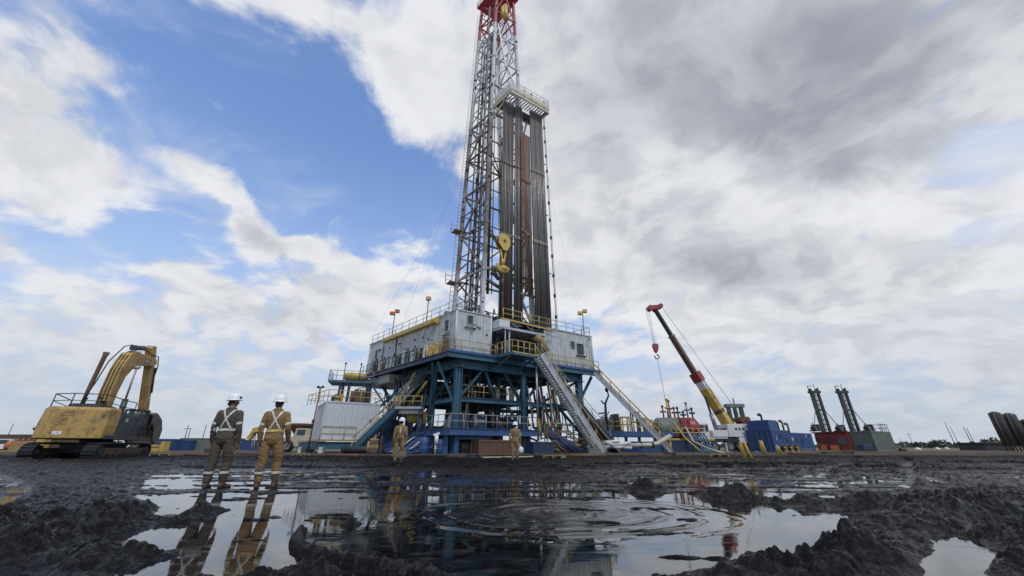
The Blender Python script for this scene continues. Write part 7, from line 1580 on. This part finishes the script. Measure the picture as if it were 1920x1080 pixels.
# ---- far plain: scrub belt, bushes, poles
def bush(label, px, Y, w_, h_, grp, mt='dark_green'):
    p = P(px, 838, Y); random.seed(int(px)); mb = MB()
    n = 260
    for i in range(n):
        a = random.uniform(0, 2*PI); rr2 = random.random()**.5; z = random.random(); k = (1-z**2)**.5*.8+.2; lump = .75+.35*math.sin(a*3+px)
        c_ = V((p.x+w_/2*rr2*k*lump*math.cos(a), Y+w_/2*rr2*k*math.sin(a), .2+h_*z*(.7+.3*lump)));
        s_ = w_*.05+h_*.05; d1 = V((random.uniform(-1, 1), random.uniform(-1, 1), random.uniform(-1, 1))).normalized()*s_; d2 = V((random.uniform(-1, 1), random.uniform(-1, 1), random.uniform(-1, 1))).normalized()*s_
        mb.add([c_-d1, c_+d2, c_+d1], [(0, 1, 2)])
    t = thing('scrub_bush', (p.x, Y, .2), label, 'bush', grp); mb.build('foliage', M[mt], t); m2 = MB(); m2.tube(V((p.x, Y, .1)), V((p.x, Y, .2+h_*.6)), w_*.03, 6); m2.build('stem', M['brown'], t)
paint('foliage', (0.045, 0.06, 0.03), 0.8, 0, 0.5); paint('dry_grass', (0.20, 0.16, 0.07), 0.85, 0, 0.5)
for i, (px, Y, w_, h_, mt) in enumerate(((1345*1.0+380, 260, 12, 3.5, 'foliage'), (1762, 240, 14, 4.5, 'foliage'), (1865, 150, 9, 3.6, 'foliage'), (1846, 90, 3.4, 1.2, 'dry_grass'), (1868, 75, 4, 1.6, 'dry_grass'), (1890, 76, 4.5, 1.5, 'dry_grass'), (520, 300, 14, 3.5, 'foliage'))):
    bush(['dark bush on the far plain right of the green grey container', 'wide dark bush on the far plain before the thin poles', 'pale round bush behind the low shed by the silos', 'tuft of dry grass left of the silos', 'dry yellow tuft before the leftmost silo', 'dry tuft between the silos', 'dark bush on the far plain between the standing people'][i], px, Y, w_, h_, 'bushes and tufts on the plain', mt)
# continuous far belt of scrub along the horizon
rs_ = np.random.RandomState(5); nb = 5200; ang = rs_.uniform(-1.15, 1.15, nb); dist = rs_.uniform(330, 520, nb); hx = np.sin(ang)*dist*1.4; hy = np.cos(ang)*dist
hh = (1.4+2.6*vnoise(ang*26, ang*0, 3)+1.6*vnoise(ang*90, ang*0+7, 4)); vs = []; fs = []
zz_ = rs_.uniform(0, 1, nb)*hh+.2; sz = rs_.uniform(.8, 2.2, nb)
for i in range(nb):
    dx, dz, dy = sz[i]*rs_.uniform(.6, 1.6), sz[i]*rs_.uniform(.4, .9), sz[i]*rs_.uniform(-.7, .7); o = len(vs)
    vs += [(hx[i]-dx, hy[i]-dy, zz_[i]-dz*.5), (hx[i]+dx, hy[i]+dy, zz_[i]-dz*.4), (hx[i]+dx*.3, hy[i], zz_[i]+dz)]; fs.append((o, o+1, o+2))
me = bpy.data.meshes.new('far_scrub'); me.from_pydata(vs, [], fs); me.materials.append(M['foliage']); o = bpy.data.objects.new('far_scrub', me); COL.objects.link(o); tag(o, 'thin dark belt of scrub along the horizon', 'scrub', kind='stuff')
for i, (px, Y, h_) in enumerate(((1466, 0, 0), (1793, 150, 9.5), (1800, 170, 9), (1825, 140, 7.5), (1830, 150, 7.5), (1714, 200, 7.5), (1694, 240, 6), (342, 120, 7), (348, 130, 6.5), (376, 120, 7), (581, 160, 9), (5, 150, 9))):
    if Y == 0: continue
    p = P(px, 838, Y); t = thing('utility_pole', (p.x, Y, .2), ['', 'taller left pole of the first far pair at the right', 'right pole of the first far pair at the right', 'left pole of the far pair nearest the silos', 'right pole of the far pair nearest the silos', 'far pole with crossarm on the plain right of the grey container', 'faint small far pole closest to the grey container', 'left pole of the far pair above the green container', 'right pole of the far pair above the green container', 'far pole near the dark brown coveralls', 'far mast left of the grey tank house', 'far pole at the left picture edge'][i], 'pole', 'far poles on the plain')
    mb = MB(); mb.tube(V((p.x, Y, .1)), V((p.x-.3, Y, h_)), .14, 6, .09); mb.build('pole', M['brown'], t)
    if i in (5, 10, 7): mb = MB(); mb.beam(V((p.x-1.4, Y, h_*.85)), V((p.x+.9, Y, h_*.85)), .14); mb.build('crossarm', M['brown'], t)
# debris and pale scraps on the plain
for i, (px, py) in enumerate(((1692, 846), (1722, 845), (1758, 842), (1775, 841))):
    g1 = G(px, py, .2) if py > 846 else P(px, py, 62+i*16); g1.z = .2; mb = MB(); mb.ell(g1+V((0, 0, .15)), .5, .4, .35, 8); mb.ell(g1+V((.4, 0, .1)), .35, .3, .25, 7)
    tag(mb.build('scrap_sack', M['white_clean' if i != 0 else 'dark']), ['dark and white sack on the dry ground right of the grey container', 'nearer white sack out on the dry plain', 'second white sack out on the dry plain', 'farthest white sack out on the dry plain'][i], 'sack', 'sacks on the dry plain')
